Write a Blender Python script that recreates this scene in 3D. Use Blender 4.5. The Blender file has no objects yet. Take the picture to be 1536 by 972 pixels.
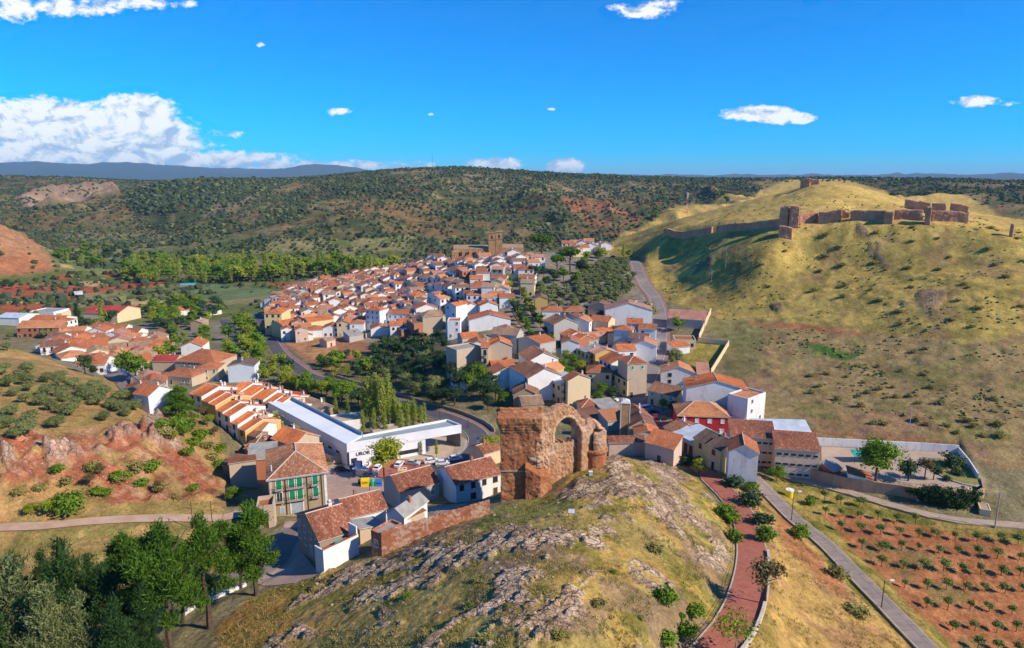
import bpy, bmesh, math, random, time
import numpy as np
from mathutils import Vector, Matrix, noise as mnoise
T0 = time.time()
random.seed(7); RNG = np.random.default_rng(11)
SC = bpy.context.scene
COL = SC.collection
R = math.radians
# ------------------------------------------------------------------ camera
CAMZ = 100.0; PITCH = 11.9; F = 1025.0
cam_d = bpy.data.cameras.new('camera'); cam = bpy.data.objects.new('camera', cam_d); COL.objects.link(cam)
cam.location = (0, 0, CAMZ); cam.rotation_euler = (R(90 - PITCH), 0, 0)
cam_d.sensor_width = 36; cam_d.lens = 36 * F / 1536; cam_d.clip_start = 1; cam_d.clip_end = 80000
SC.camera = cam
# ------------------------------------------------------------------ light
SUN_EL, SUN_AZ = 35.0, -22.0          # azimuth counted from +X towards +Y
sv = Vector((math.cos(R(SUN_EL)) * math.cos(R(SUN_AZ)), math.cos(R(SUN_EL)) * math.sin(R(SUN_AZ)), math.sin(R(SUN_EL))))
sl = bpy.data.lights.new('sun', 'SUN'); sl.energy = 4.3; sl.angle = R(0.6); sl.color = (1.0, 0.88, 0.71)
so = bpy.data.objects.new('sun', sl); COL.objects.link(so); so.location = (200, -50, 300)
so.rotation_euler = sv.to_track_quat('Z', 'Y').to_euler()
SC.view_settings.view_transform = 'Standard'; SC.view_settings.look = 'None'
SC.view_settings.exposure = 0.52; SC.view_settings.gamma = 1.0
SC.cycles.max_bounces = 5; SC.cycles.diffuse_bounces = 2; SC.cycles.glossy_bounces = 2
SC.cycles.transparent_max_bounces = 6; SC.cycles.volume_bounces = 0; SC.cycles.transmission_bounces = 2

# ------------------------------------------------------------------ node helpers
class NT:
    def __init__(s, tree): s.t = tree; s.n = tree.nodes; s.l = tree.links
    def new(s, typ, **kw):
        nd = s.n.new(typ)
        for k, v in kw.items(): setattr(nd, k, v)
        return nd
    def put(s, sock, v):
        if v is None: return
        if isinstance(v, bpy.types.NodeSocket): s.l.new(v, sock)
        elif isinstance(v, (tuple, list)) and len(v) == 3 and sock.type == 'RGBA': sock.default_value = (*v, 1)
        else: sock.default_value = v
    def math(s, op, a, b=None, c=None, clamp=False):
        nd = s.new('ShaderNodeMath', operation=op, use_clamp=clamp)
        s.put(nd.inputs[0], a); s.put(nd.inputs[1], b); s.put(nd.inputs[2], c)
        return nd.outputs[0]
    def vmath(s, op, a, b=None):
        nd = s.new('ShaderNodeVectorMath', operation=op); s.put(nd.inputs[0], a); s.put(nd.inputs[1], b); return nd.outputs[0]
    def mix(s, f, a, b, blend='MIX'):
        nd = s.new('ShaderNodeMix', data_type='RGBA', blend_type=blend)
        s.put(nd.inputs[0], f); s.put(nd.inputs[6], a); s.put(nd.inputs[7], b); return nd.outputs[2]
    def noise(s, vec, scale, detail=4, rough=0.55, col=False, dist=0.0):
        nd = s.new('ShaderNodeTexNoise'); s.put(nd.inputs['Vector'], vec)
        nd.inputs['Scale'].default_value = scale; nd.inputs['Detail'].default_value = detail
        nd.inputs['Roughness'].default_value = rough; nd.inputs['Distortion'].default_value = dist
        return nd.outputs['Color' if col else 'Fac']
    def ramp(s, f, stops, interp='LINEAR'):
        nd = s.new('ShaderNodeValToRGB'); nd.color_ramp.interpolation = interp
        e = nd.color_ramp.elements
        while len(e) < len(stops): e.new(0.5)
        for i, (p, c) in enumerate(stops):
            e[i].position = p; e[i].color = (*c, 1) if len(c) == 3 else c
        s.put(nd.inputs[0], f); return nd.outputs[0]
    def mapr(s, v, a, b, c=0.0, d=1.0, smooth=False):
        nd = s.new('ShaderNodeMapRange', interpolation_type='SMOOTHSTEP' if smooth else 'LINEAR')
        for i, x in enumerate((v, a, b, c, d)): s.put(nd.inputs[i], x)
        return nd.outputs[0]
    def bump(s, h, strength=0.5, dist=0.1):
        nd = s.new('ShaderNodeBump'); nd.inputs['Strength'].default_value = strength; nd.inputs['Distance'].default_value = dist
        s.put(nd.inputs['Height'], h); return nd.outputs[0]

def px_uv(px, py):                       # picture position -> tangent of the world direction (x/y, z/y)
    p = R(PITCH); u = (px - 768) / F; v = (486 - py) / F
    y = math.cos(p) + v * math.sin(p); z = -math.sin(p) + v * math.cos(p)
    return u / y, z / y

# ------------------------------------------------------------------ world: Nishita sky and clouds
W = bpy.data.worlds.new('World'); SC.world = W; W.use_nodes = True
w = NT(W.node_tree); w.n.clear()
sky = w.new('ShaderNodeTexSky', sky_type='NISHITA', sun_disc=False)
sky.sun_elevation = R(SUN_EL); sky.sun_rotation = R(90 - SUN_AZ)
sky.altitude = 900; sky.air_density = 1.0; sky.dust_density = 0.0; sky.ozone_density = 2.0
hs = w.new('ShaderNodeHueSaturation'); hs.inputs['Saturation'].default_value = 1.15; hs.inputs['Hue'].default_value = 0.50
hs.inputs['Value'].default_value = 1.0
w.put(hs.inputs['Color'], w.mix(1.0, sky.outputs[0], (0.12, 0.46, 0.86), 'MULTIPLY'))
tc = w.new('ShaderNodeTexCoord'); sep = w.new('ShaderNodeSeparateXYZ'); w.put(sep.inputs[0], tc.outputs['Generated'])
yy = w.math('MAXIMUM', sep.outputs[1], 0.05)
U = w.math('DIVIDE', sep.outputs[0], yy); V = w.math('DIVIDE', sep.outputs[2], yy)
uv = w.new('ShaderNodeCombineXYZ'); w.put(uv.inputs[0], U); w.put(uv.inputs[1], V)
UV = uv.outputs[0]
CLOUDS = [  # px, py, half width, half height, weight : cumulus and wisps
 (60,192,130,42,1.6), (205,178,66,38,1.8), (170,210,140,44,1.6), (90,235,200,24,1.5), (265,205,45,22,1.0), (20,235,75,18,1.1), (330,200,40,7,.75),
 (350,238,75,11,1.1), (260,240,220,16,1.1), (420,248,260,9,.95), (560,250,160,5,.8), (742,247,46,12,1.5), (850,249,30,12,1.5),
 (1140,170,58,12,1.25), (1185,177,40,10,1.15), (1105,174,30,6,.9), (1462,152,40,9,1.0), (1510,154,20,6,.8), (510,168,20,6,.95), (960,16,50,12,.95), (992,4,30,10,.8),
 (115,10,85,14,1.0), (20,14,40,20,1.0), (210,4,50,12,.9), (828,164,9,3,.9), (646,172,7,3,.8), (390,68,8,4,.7), (1216,2,10,5,.7), (275,5,26,7,.8)]
def cloud_field(U_, V_):
    acc = None
    for (px, py, a, b, wt) in CLOUDS:
        u0, v0 = px_uv(px, py); a /= F * 0.97; b /= F * 0.97
        du = w.math('MULTIPLY', w.math('SUBTRACT', U_, u0), 1 / a)
        dv = w.math('MULTIPLY', w.math('SUBTRACT', V_, v0), 1 / b)
        s_ = w.math('ADD', w.math('MULTIPLY', du, du), w.math('MULTIPLY', dv, dv))
        m = w.math('MULTIPLY', w.math('MAXIMUM', w.math('SUBTRACT', 1.35, s_), 0.0), wt)
        acc = m if acc is None else w.math('MAXIMUM', acc, m)
    return acc
def stretched(dx, dy):
    c = w.new('ShaderNodeCombineXYZ'); w.put(c.inputs[0], w.math('ADD', U, dx)); w.put(c.inputs[1], w.math('MULTIPLY', w.math('ADD', V, dy), 1.7)); c.inputs[2].default_value = 3.3
    return c.outputs[0]
base = cloud_field(U, V)
n1 = w.noise(stretched(0, 0), 19, 9, 0.64, dist=0.5)
n2 = w.noise(stretched(0.009, -0.008), 19, 5, 0.64, dist=0.5)
nh = w.noise(stretched(.3, .1), 70, 5, 0.6)
edge = w.math('ADD', w.math('MULTIPLY', w.math('SUBTRACT', n1, 0.5), 2.6), w.math('MULTIPLY', w.math('SUBTRACT', nh, 0.5), 2.6))
dens = w.math('ADD', w.math('MULTIPLY', base, 1.0), w.math('SUBTRACT', edge, 0.48))
dens = w.math('MULTIPLY', dens, w.mapr(base, 0.0, 0.12))
alpha = w.mapr(dens, -0.10, 0.85, smooth=True)
alpha = w.math('POWER', alpha, 1.25)
relief = w.math('MULTIPLY', w.math('SUBTRACT', n1, n2), 6.5)
u0, vlow = px_uv(0, 262); u1, vhi = px_uv(0, 165)
lit = w.math('ADD', w.mapr(V, vlow, vhi, 0.42, 1.0), relief, clamp=True)
ccol = w.mix(lit, (2.1, 2.8, 3.8), (5.2, 5.2, 5.1))
alpha = w.math('MULTIPLY', alpha, w.mapr(sep.outputs[1], 0.05, 0.2))
alpha = w.math('MULTIPLY', alpha, 0.93)
skyc = w.mix(alpha, hs.outputs[0], ccol)
bg = w.new('ShaderNodeBackground'); w.put(bg.inputs[0], skyc); bg.inputs[1].default_value = 0.15
wo = w.new('ShaderNodeOutputWorld'); w.l.new(bg.outputs[0], wo.inputs[0])

# ------------------------------------------------------------------ projection
p_ = R(PITCH)
def raydir(px, py):
    u = (px - 768) / F; v = (486 - py) / F
    return np.array([u, math.cos(p_) + v * math.sin(p_), -math.sin(p_) + v * math.cos(p_)])
def at_z(px, py, z):
    d = raydir(px, py); t = (z - CAMZ) / d[2]; return Vector((d[0] * t, d[1] * t, z))
def project(x, y, z):
    rz = z - CAMZ
    dep = y * math.cos(p_) - rz * math.sin(p_); up = y * math.sin(p_) + rz * math.cos(p_)
    dep = np.maximum(dep, 1e-3)
    return 768 + F * x / dep, 486 - F * up / dep

# ------------------------------------------------------------------ numpy noise
def _hash(ix, iy, seed):
    h = (ix.astype(np.int64) * 374761393 + iy.astype(np.int64) * 668265263 + seed * 1274126177) & 0xffffffff
    h = ((h ^ (h >> 13)) * 1274126177) & 0xffffffff
    return ((h ^ (h >> 16)) & 0xffff) / 65535.0
def vnoise(x, y, seed=0):
    ix = np.floor(x); iy = np.floor(y); fx = x - ix; fy = y - iy
    fx = fx * fx * fx * (fx * (fx * 6 - 15) + 10); fy = fy * fy * fy * (fy * (fy * 6 - 15) + 10)
    a = _hash(ix, iy, seed); b = _hash(ix + 1, iy, seed); c = _hash(ix, iy + 1, seed); d = _hash(ix + 1, iy + 1, seed)
    return (a + (b - a) * fx) * (1 - fy) + (c + (d - c) * fx) * fy
def fbm(x, y, scale, octv=4, seed=0, gain=0.5, ridged=False):
    s = 0; amp = 1; tot = 0; f = 1.0 / scale
    for o in range(octv):
        n = vnoise(x * f + 17.3 * o, y * f - 9.1 * o, seed + o)
        if ridged: n = 1 - np.abs(2 * n - 1)
        s = s + amp * n; tot += amp; amp *= gain; f *= 2.03
    return s / tot
def sstep(a, b, x):
    t = np.clip((x - a) / (b - a), 0, 1); return t * t * (3 - 2 * t)

# ------------------------------------------------------------------ terrain control points: picture position and height
CP = [
 # foreground hill
 (857,773,47),(760,800,46),(700,800,43),(640,830,41),(800,870,48.5),(768,972,50),(880,960,49),(600,972,44.5),(520,920,38.5),(450,972,37),(430,925,34.5),(500,862,34),(560,838,35),
 (650,800,38.5),(735,768,39.5),(760,752,38),(815,748,39.5),(870,704,41),(905,700,42),(940,684,42),(905,690,42),(980,700,38.5),(1000,800,42.5),(930,800,46),(1000,900,44),(1060,850,38),(1040,960,42.5),
 (930,880,47),(700,900,46),(660,760,31),(1050,800,36.5),(950,740,43.5),(1010,720,34),(1045,735,29.5),(1075,775,31),(850,720,41.5),(800,770,43.5),
 # red road and slope to the right
 (1000,655,22),(1040,690,24.5),(1080,725,27),(1105,760,29.5),(1125,830,34),(1125,900,38),(1070,965,41),(1150,735,24),(1150,770,27),(1160,850,31.5),(1180,900,33),(1190,960,35),(1160,930,37),
 (1160,750,23.5),(1230,820,24),(1310,900,24.5),(1390,972,25),(1280,960,29),(1240,890,28.5),(1200,830,27),(1330,972,27),
 # orchard and lane
 (1260,790,23),(1300,800,22.7),(1400,900,21.5),(1500,960,20.5),(1500,850,21),(1536,790,22),(1190,715,22.5),(1300,750,22.5),(1400,775,22.3),(1500,793,22.3),(1560,900,20),(1620,972,19),(1640,820,21),
 # compound, field
 (1350,690,25),(1250,670,25),(1450,690,25.5),(1510,750,23),(1536,720,24.5),(1450,640,29),(1300,640,27.5),(1200,620,26),(1150,600,25),(1100,560,25.5),(1300,560,30),(1200,520,32),(1100,500,31.5),(1420,560,33),(1536,620,31),(1536,540,37),(1640,600,33),
 # castle hill
 (1300,490,38),(1180,475,37),(1090,468,36),(1450,480,44),(1536,480,45),(1300,440,48),(1180,430,46.5),(1080,430,43),(1020,430,39),(1450,430,54),(1300,395,58),(1200,380,61),(1100,385,58),(1020,380,53),(970,385,47),(1450,390,62),(1536,420,57),(1536,370,67),(1300,355,70.5),(1100,352,67.5),(1060,360,62.5),(1020,362,59.5),(1060,385,56),(1150,352,69.8),(1150,385,60),
 (1000,345,65),(940,362,53),(1400,332,75.5),(1500,334,75),(1300,322,79),(1536,336,74),(1640,420,56),(1640,350,70),
 
 # road up, olive block, upper town
 (945,392,46),(960,425,40),(985,455,35),(990,485,31.5),(985,540,25.5),(965,600,21.5),(890,400,44),(890,440,37),(860,460,33),(930,500,29),(860,380,46),(800,380,46),(743,378,45),(690,382,42),(640,400,34),
 (735,505,30),(690,520,29),(665,500,24),(740,440,37),(780,440,36),(700,420,38),(640,440,27),(700,560,27),(760,580,25),(790,600,23),(830,520,27),(850,570,23),(900,600,21),(820,470,31),(640,480,21),(660,570,21),(690,600,22),(740,610,22),
 # lower old town
 (560,430,19),(500,440,15),(430,470,11),(420,450,9),(560,480,16.5),(500,500,14),(430,500,11),(480,530,13.5),(550,540,15),(600,560,17),(620,520,17),(600,450,21),(560,410,13),(480,425,6),
 # lower road and station
 (350,500,9),(400,540,12.5),(480,580,16),(560,600,18),(600,612,18.5),(680,642,20),(722,680,20),(620,690,20),(560,700,20.5),(520,720,21.5),(500,640,19.5),(450,620,18.5),(400,600,18),(350,590,17.5),(300,600,17.5),(370,560,16),(540,640,19.5),(640,610,19),
 (600,720,20.5),(690,740,25),(720,750,27),(640,745,25),(580,765,27),(520,790,29),(560,720,22),(500,745,23.5),(440,775,25),(400,785,26.5),(360,740,24),(350,700,22),(430,690,20.5),(430,830,29),(487,859,32.5),(400,880,30),(440,810,28),
 # left valley town
 (150,530,12),(60,500,9.5),(0,480,9),(200,540,13),(250,560,15),(300,540,13),(250,500,9),(300,480,7),(150,480,7),(230,590,17),(320,560,15),(180,556,14),
 # left olive hill and cliff
 (0,520,36),(60,545,38),(130,570,37),(200,592,36),(270,620,32),(320,650,28),(0,600,42),(100,620,40),(200,640,36),(0,660,43),(100,680,39),(180,660,37),(240,650,34.5),(290,660,29),(0,700,40),(60,700,38.5),(150,690,37),(230,690,33),(300,700,27),(335,730,25),
 (100,740,33.5),(200,740,31),(280,750,28),(60,760,33.5),(100,797,30.5),(200,787,29.5),(330,778,27.5),(0,805,31),(0,760,34),(-60,700,42),(-60,600,43),(-60,540,36),
 (100,840,29.5),(0,860,29.5),(100,960,28),(0,972,28),(200,900,28.5),(300,880,29),(300,960,31),(390,890,30.5),(200,972,29.5),(350,950,32.5),(-80,900,28),
 # valley floor
 (200,440,2),(300,430,2),(100,440,3),(0,440,4),(400,420,2),(200,410,1),(300,390,0),(400,400,1),(120,400,2),(500,408,3),(0,415,8),(350,450,4),(-80,430,6),
 (0,350,38),(30,365,33),(60,385,16),(-80,360,38),(200,375,-2),(260,360,-2),(180,350,3),(110,375,4),
]
def cp_from_px(px, py, z):
    d = raydir(px, py); t = (z - CAMZ) / d[2]
    x, y = d[0] * t, d[1] * t
    return math.atan2(x, y), math.log(math.hypot(x, y)), z
ctrl = [cp_from_px(*c) for c in CP]
def cd(px, dist, z): ctrl.append((math.atan((px - 768) / F), math.log(dist), z))
def crest(px):
    return float(np.interp(px, [180,215,250,300,430,500,560,600,650,700,760,880,1000,1100,1200,1350,1536], [302,287,277,275,270,265,258,254,249.5,253,257,264,268,271,268,268,274]))
for px in range(440, 1640, 120):
    zc = CAMZ + (270 - crest(px)) / F * 2000
    for d_, f_ in ((760, 0.0), (1000, .19), (1250, .38), (1500, .57), (1750, .77), (2000, 1.0), (2600, .9)):
        if px > 1150 and d_ < 1000: continue
        cd(px, d_, 2 + (zc - 2) * f_)
for px, d_, z in [(180,1500,10),(215,1650,60),(250,1750,95),(300,1850,100),(360,1900,104),(230,1500,22),(300,1500,48),(360,1500,58),(300,1250,26),(360,1250,34),(300,1000,6),(360,1000,12),(200,1200,3),(150,1300,2),
                  (60,1500,12),(0,1500,25),(-80,1500,30),(100,1900,22),(40,2000,38),(-60,2000,50),(150,2000,25),(180,2100,30),(60,2350,75),(110,2350,80),(0,2350,78),(-60,2350,85),(60,2550,107),(0,2550,108),(120,2550,106),(180,2600,100),(-60,2550,108),(250,2600,85),(350,2600,90),
                  (100,1100,2),(0,1000,20),(-80,1000,35),(60,1000,8),(0,3200,104),(180,3200,98),(360,3200,96)]:
    cd(px, d_, z)
for px in range(-100, 1700, 130):
    cd(px, 5000, 70); cd(px, 9000, 60); cd(px, 30000, 60)
for px, py in [(-100,256),(0,257),(60,255),(130,257),(200,253),(260,256),(310,260),(350,262),(400,268),(440,259),(490,253),(530,258),(580,266),(640,268),(700,268),(850,269),(1000,269),(1200,269),(1400,269),(1600,269)]:
    cd(px, 17000, CAMZ + (274 - py) / F * 17000)
    cd(px, 14000, 80 + (270 - py) / F * 4000)
for px in range(-100, 1750, 200): cd(px, 60, 46 if 400 < px < 1100 else 34)
for px, d_, py in [(1215,545,273),(1250,545,274),(1275,540,278),(1290,535,284),(1320,530,296),(1380,520,311),(1190,540,283),(1160,540,292),(1130,540,298),(1100,545,305),(1060,550,317),(1020,555,326),(1250,485,300),(1300,480,306),(1200,485,300),(1150,490,309),(1100,500,318),(1350,485,308),(1225,515,286),(1060,505,328)]:
    cd(px, d_, CAMZ + (270 - py) / F * d_)
for px, d_, py in [(995,486,338),(1030,470,340),(1068,455,341),(1112,440,339),(1150,428,336),(1172,420,332),(1196,420,331),(1180,408,345),(1227,430,323),(1245,426,322),(1275,426,320),(1305,426,321),(1335,426,322),(1384,428,322),(1425,430,322),(1453,434,323),(1365,490,305),(1405,490,306),(1437,490,314),(1520,420,334)]:
    cd(px, d_, CAMZ + (270 - py) / F * d_)
# behind the castle hill and its far side
for px, d_, z in [(1000,640,60),(1100,640,70),(1200,640,84),(1300,650,80),(1450,650,68),(1000,760,25),(1100,800,30),(1250,850,35),(1450,850,30),(1600,640,66),(930,650,42),(880,640,30),(800,650,26),(740,660,24),(680,620,20),(640,560,15),(740,900,18)]:
    cd(px, d_, z)
ctrl = np.array(ctrl)
def rbf_fit(P, smooth=1e-3):
    n = len(P); A = np.zeros((n + 3, n + 3))
    D = np.hypot(P[:, None, 0] - P[None, :, 0], P[:, None, 1] - P[None, :, 1])
    A[:n, :n] = -np.sqrt(D * D + 0.0004) - 0.0 + np.eye(n) * smooth
    A[:n, n] = 1; A[:n, n + 1:] = P[:, :2]; A[n, :n] = 1; A[n + 1:, :n] = P[:, :2].T
    b = np.zeros(n + 3); b[:n] = P[:, 2]
    return np.linalg.solve(A, b)
sol = rbf_fit(ctrl, 1.5e-3)
def rbf_eval(a, l):
    out = np.empty(a.shape).ravel(); a_ = a.ravel(); l_ = l.ravel(); n = len(ctrl)
    for s_ in range(0, len(a_), 20000):
        aa = a_[s_:s_ + 20000, None]; ll = l_[s_:s_ + 20000, None]
        Dm = np.sqrt((aa - ctrl[None, :, 0]) ** 2 + (ll - ctrl[None, :, 1]) ** 2 + 0.0004)
        out[s_:s_ + 20000] = -Dm @ sol[:n] + sol[n] + a_[s_:s_ + 20000] * sol[n + 1] + l_[s_:s_ + 20000] * sol[n + 2]
    return out.reshape(a.shape)
# the sheet: a fan of cells that grow with distance
AZ = np.radians(np.linspace(-47, 47, 720)); rr = [44.0]
while rr[-1] < 2700: rr.append(rr[-1] + 0.36 * (rr[-1] / 110) ** 1.45)
while rr[-1] < 34000: rr.append(rr[-1] * 1.035)
RR = np.array(rr); NA, NR = len(AZ), len(RR)
ca = np.linspace(AZ[0], AZ[-1], 220); cl = np.linspace(math.log(44), math.log(34500), 420)
cg = rbf_eval(*np.meshgrid(ca, cl, indexing='ij'))
k = np.array([1, 2, 1]) / 4.0
for _ in range(2):
    cg = np.apply_along_axis(lambda v: np.convolve(np.pad(v, 1, 'edge'), k, 'valid'), 0, cg)
    cg = np.apply_along_axis(lambda v: np.convolve(np.pad(v, 1, 'edge'), k, 'valid'), 1, cg)
def cub(G, q, axis):                      # Catmull-Rom resample along one axis
    n = G.shape[axis]; i = np.clip(np.floor(q).astype(int), 1, n - 3); f = np.clip(q - i, 0, 1)
    g = [np.take(G, i + o, axis) for o in (-1, 0, 1, 2)]
    sh = [1, 1]; sh[axis] = len(q); f = f.reshape(sh)
    return 0.5 * ((2 * g[1]) + (-g[0] + g[2]) * f + (2 * g[0] - 5 * g[1] + 4 * g[2] - g[3]) * f ** 2 + (-g[0] + 3 * g[1] - 3 * g[2] + g[3]) * f ** 3)
Z = cub(cub(cg, (AZ - ca[0]) / (ca[1] - ca[0]), 0), (np.log(RR) - cl[0]) / (cl[1] - cl[0]), 1)
AG, RG = np.meshgrid(AZ, RR, indexing='ij')
X = np.sin(AG) * RG; Y = np.cos(AG) * RG
lnR = np.log(RR)
def hz(x, y, G=None):
    G = Z if G is None else G
    x = np.asarray(x, float); y = np.asarray(y, float)
    a = (np.arctan2(x, y) - AZ[0]) / (AZ[1] - AZ[0]); l = np.interp(np.hypot(x, y), RR, np.arange(NR))
    i = np.clip(np.floor(a).astype(int), 0, NA - 2); j = np.clip(np.floor(l).astype(int), 0, NR - 2)
    f = np.clip(a - i, 0, 1); g = np.clip(l - j, 0, 1)
    return (G[i, j] * (1 - f) + G[i + 1, j] * f) * (1 - g) + (G[i, j + 1] * (1 - f) + G[i + 1, j + 1] * f) * g
_rs = np.exp(np.linspace(math.log(46), math.log(6000), 2600))
def at(px, py, above=0.0, rmin=46, rmax=6000):
    d = raydir(px, py); h = math.hypot(d[0], d[1]); t = _rs / h
    m = (_rs >= rmin) & (_rs <= rmax)
    xs, ys, zs = d[0] * t[m], d[1] * t[m], CAMZ + d[2] * t[m]
    df = zs - hz(xs, ys) - above; k_ = np.nonzero(df <= 0)[0]
    if len(k_) == 0: k_ = len(df) - 1; return Vector((xs[k_], ys[k_], zs[k_]))
    k_ = k_[0]
    if k_ == 0: return Vector((xs[0], ys[0], zs[0]))
    f = df[k_ - 1] / (df[k_ - 1] - df[k_]); return Vector((xs[k_ - 1] + f * (xs[k_] - xs[k_ - 1]), ys[k_ - 1] + f * (ys[k_] - ys[k_ - 1]), zs[k_ - 1] + f * (zs[k_] - zs[k_ - 1])))
def inpoly(x, y, poly):
    res = np.zeros(x.shape, bool); n = len(poly)
    xs = [q[0] for q in poly]; ys = [q[1] for q in poly]
    bb = (x >= min(xs)) & (x <= max(xs)) & (y >= min(ys)) & (y <= max(ys))
    xb, yb = x[bb], y[bb]; r = np.zeros(xb.shape, bool)
    for i in range(n):
        x0, y0 = poly[i]; x1, y1 = poly[(i + 1) % n]
        if y0 == y1: continue
        c = ((y0 > yb) != (y1 > yb)) & (xb < (x1 - x0) * (yb - y0) / (y1 - y0) + x0)
        r ^= c
    res[bb] = r; return res
def blur(M, n=1):
    M = M.astype(float)
    for _ in range(n):
        P_ = np.pad(M, 1, 'edge'); M = (P_[1:-1, 1:-1] * 4 + P_[:-2, 1:-1] + P_[2:, 1:-1] + P_[1:-1, :-2] + P_[1:-1, 2:]) / 8
    return M
# ------------------------------------------------------------------ roads: centre lines in picture positions, width in metres
ROADS = {
 'red_walkway': ([(975,632),(1000,658),(1035,690),(1067,718),(1099,750),(1119,787),(1128,826),(1124,878),(1107,926),(1075,972),(1035,1015)], 4.9),
 'concrete_lane': ([(1128,714),(1143,728),(1190,775),(1243,822),(1320,900),(1392,972),(1450,1025)], 3.3),
 'gravel_lane': ([(1172,711),(1187,716),(1230,727),(1270,737),(1350,761),(1430,779),(1536,789),(1620,795)], 3.0),
 'dirt_road': ([(-60,800),(0,794),(60,788),(120,783),(200,778),(280,777),(335,776),(375,768)], 3.4),
 'main_road': ([(383,470),(395,485),(401,500),(415,525),(433,543),(460,562),(500,575),(560,593),(619,612),(654,621),(688,633),(711,646),(719,661),(712,678),(690,693),(640,706)], 6.5),
 'hill_road': ([(948,388),(957,405),(966,425),(981,445),(989,470),(990,500),(987,530),(976,560),(962,588),(940,608),(915,612)], 6.0),
 'avenue': ([(772,420),(776,450),(790,480),(812,510),(838,540),(868,575),(895,600),(925,612),(950,624),(975,632)], 6.5),
 'park_promenade': ([(440,795),(425,815),(408,842),(375,860),(340,875),(305,890),(262,912),(225,945),(190,975)], 5.0),
 'valley_street': ([(160,548),(172,562),(190,575),(215,590)], 7.0),
 'field_track': ([(337,480),(345,495),(355,508),(362,518)], 6.0),
}
def catmull(pts, step):
    P = [pts[0] * 2 - pts[1]] + list(pts) + [pts[-1] * 2 - pts[-2]]; out = []
    for i in range(1, len(P) - 2):
        a, b, c, d = P[i - 1], P[i], P[i + 1], P[i + 2]; n = max(1, int((c - b).length / step))
        for k_ in range(n):
            t = k_ / n
            out.append(0.5 * ((2 * b) + (c - a) * t + (2 * a - 5 * b + 4 * c - d) * t * t + (3 * b - a - 3 * c + d) * t ** 3))
    out.append(P[-2]); return out
ROADLINES = {}
ROADMASK = np.zeros_like(Z)
def flatten(polyw, z, margin=2.0):
    """level a patch of ground given by a world polygon"""
    global Z
    m = inpoly(X, Y, [(q[0], q[1]) for q in polyw]).astype(float)
    m = np.clip(blur(m, 3) * 1.6, 0, 1)
    Z = Z * (1 - m) + z * m
    np.maximum(ROADMASK, m, out=ROADMASK)
def pxpoly(pts): return [at(*p) for p in pts]
COMP = [at_z(px, py, 25.0) for px, py in [(1175,655),(1230,662),(1330,672),(1438,676),(1474,715),(1455,734),(1400,733),(1350,725),(1290,718),(1225,700),(1175,688)]]
flatten(COMP, 25.0)
STATION = [at_z(px, py, 19.3) for px, py in [(395,622),(440,612),(560,655),(680,645),(715,670),(690,692),(560,712),(505,700)]]
flatten(STATION, 19.3)
SHEETS = {
 'plaza': ([(488,700),(520,694),(545,700),(560,716),(585,727),(575,740),(545,752),(497,767),(476,790),(452,800),(440,812),(425,800),(428,782),(455,778),(488,768)], 'plaza_paving'),
 'car_park': ([(520,697),(545,699),(600,689),(700,690),(742,700),(700,716),(640,712),(585,727),(560,716),(545,700)], 'car_park_red'),
 'forecourt': ([(520,694),(585,672),(655,656),(690,655),(706,668),(708,682),(690,690),(600,689),(545,699),(520,697)], 'forecourt_beige'),
 'ramp': ([(405,645),(432,640),(500,680),(520,690),(505,697),(470,688),(430,662)], 'forecourt_beige'),
 'street_square': ([(905,585),(925,590),(962,585),(985,590),(1012,615),(1018,632),(1000,655),(975,645),(940,625),(915,612)], 'pale_road'),
 'little_square': ([(975,628),(1010,616),(1030,634),(1040,660),(1012,665),(985,645)], 'red_paving_plain'),
 'yard_floor': ([(1232,670),(1330,675),(1436,680),(1468,716),(1452,732),(1400,731),(1350,723),(1290,716),(1232,702)], 'yard_concrete'),
 'promenade_forecourt': ([(440,795),(455,830),(480,862),(440,875),(395,880),(380,868),(405,845),(420,815)], 'plaza_paving'),
}
_SHW = {}
for _n, (_p, _m) in SHEETS.items():
    _SHW[_n] = [at(*q) for q in _p]
    ROADMASK[:] = np.maximum(ROADMASK, np.clip(blur(inpoly(X, Y, [(q.x, q.y) for q in _SHW[_n]]).astype(float), 2) * 1.5, 0, 1))
for name, (pp, wd) in ROADS.items():
    w3 = [at(*q) for q in pp]
    line = catmull(w3, 1.5)
    zs = np.array([float(hz(q.x, q.y)) for q in line])
    kk = min(15, len(zs) // 2 * 2 - 1); zs = np.convolve(np.pad(zs, kk // 2, 'edge'), np.ones(kk) / kk, 'valid')[:len(line)]
    line = [Vector((q.x, q.y, z)) for q, z in zip(line, zs)]
    ROADLINES[name] = (line, wd)
    best = np.full(Z.shape, 1e9); zz = np.zeros(Z.shape)
    xs = np.array([q.x for q in line]); ys = np.array([q.y for q in line])
    bb = (X > xs.min() - 8) & (X < xs.max() + 8) & (Y > ys.min() - 8) & (Y < ys.max() + 8)
    xb, yb = X[bb], Y[bb]; bd = np.full(xb.shape, 1e9); bz = np.zeros(xb.shape)
    for i in range(len(line) - 1):
        p, q = line[i], line[i + 1]; dx, dy = q.x - p.x, q.y - p.y; L2 = dx * dx + dy * dy + 1e-9
        t = np.clip(((xb - p.x) * dx + (yb - p.y) * dy) / L2, 0, 1)
        dd = np.hypot(xb - p.x - dx * t, yb - p.y - dy * t); u_ = dd < bd
        bd[u_] = dd[u_]; bz[u_] = (p.z + (q.z - p.z) * t)[u_]
    m = 1 - sstep(wd / 2 + 0.6, wd / 2 + 4.0, bd)
    Z[bb] = Z[bb] * (1 - m) + (bz - 0.06) * m
    ROADMASK[bb] = np.maximum(ROADMASK[bb], 1 - sstep(wd / 2 + 0.3, wd / 2 + 2.0, bd))

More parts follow.
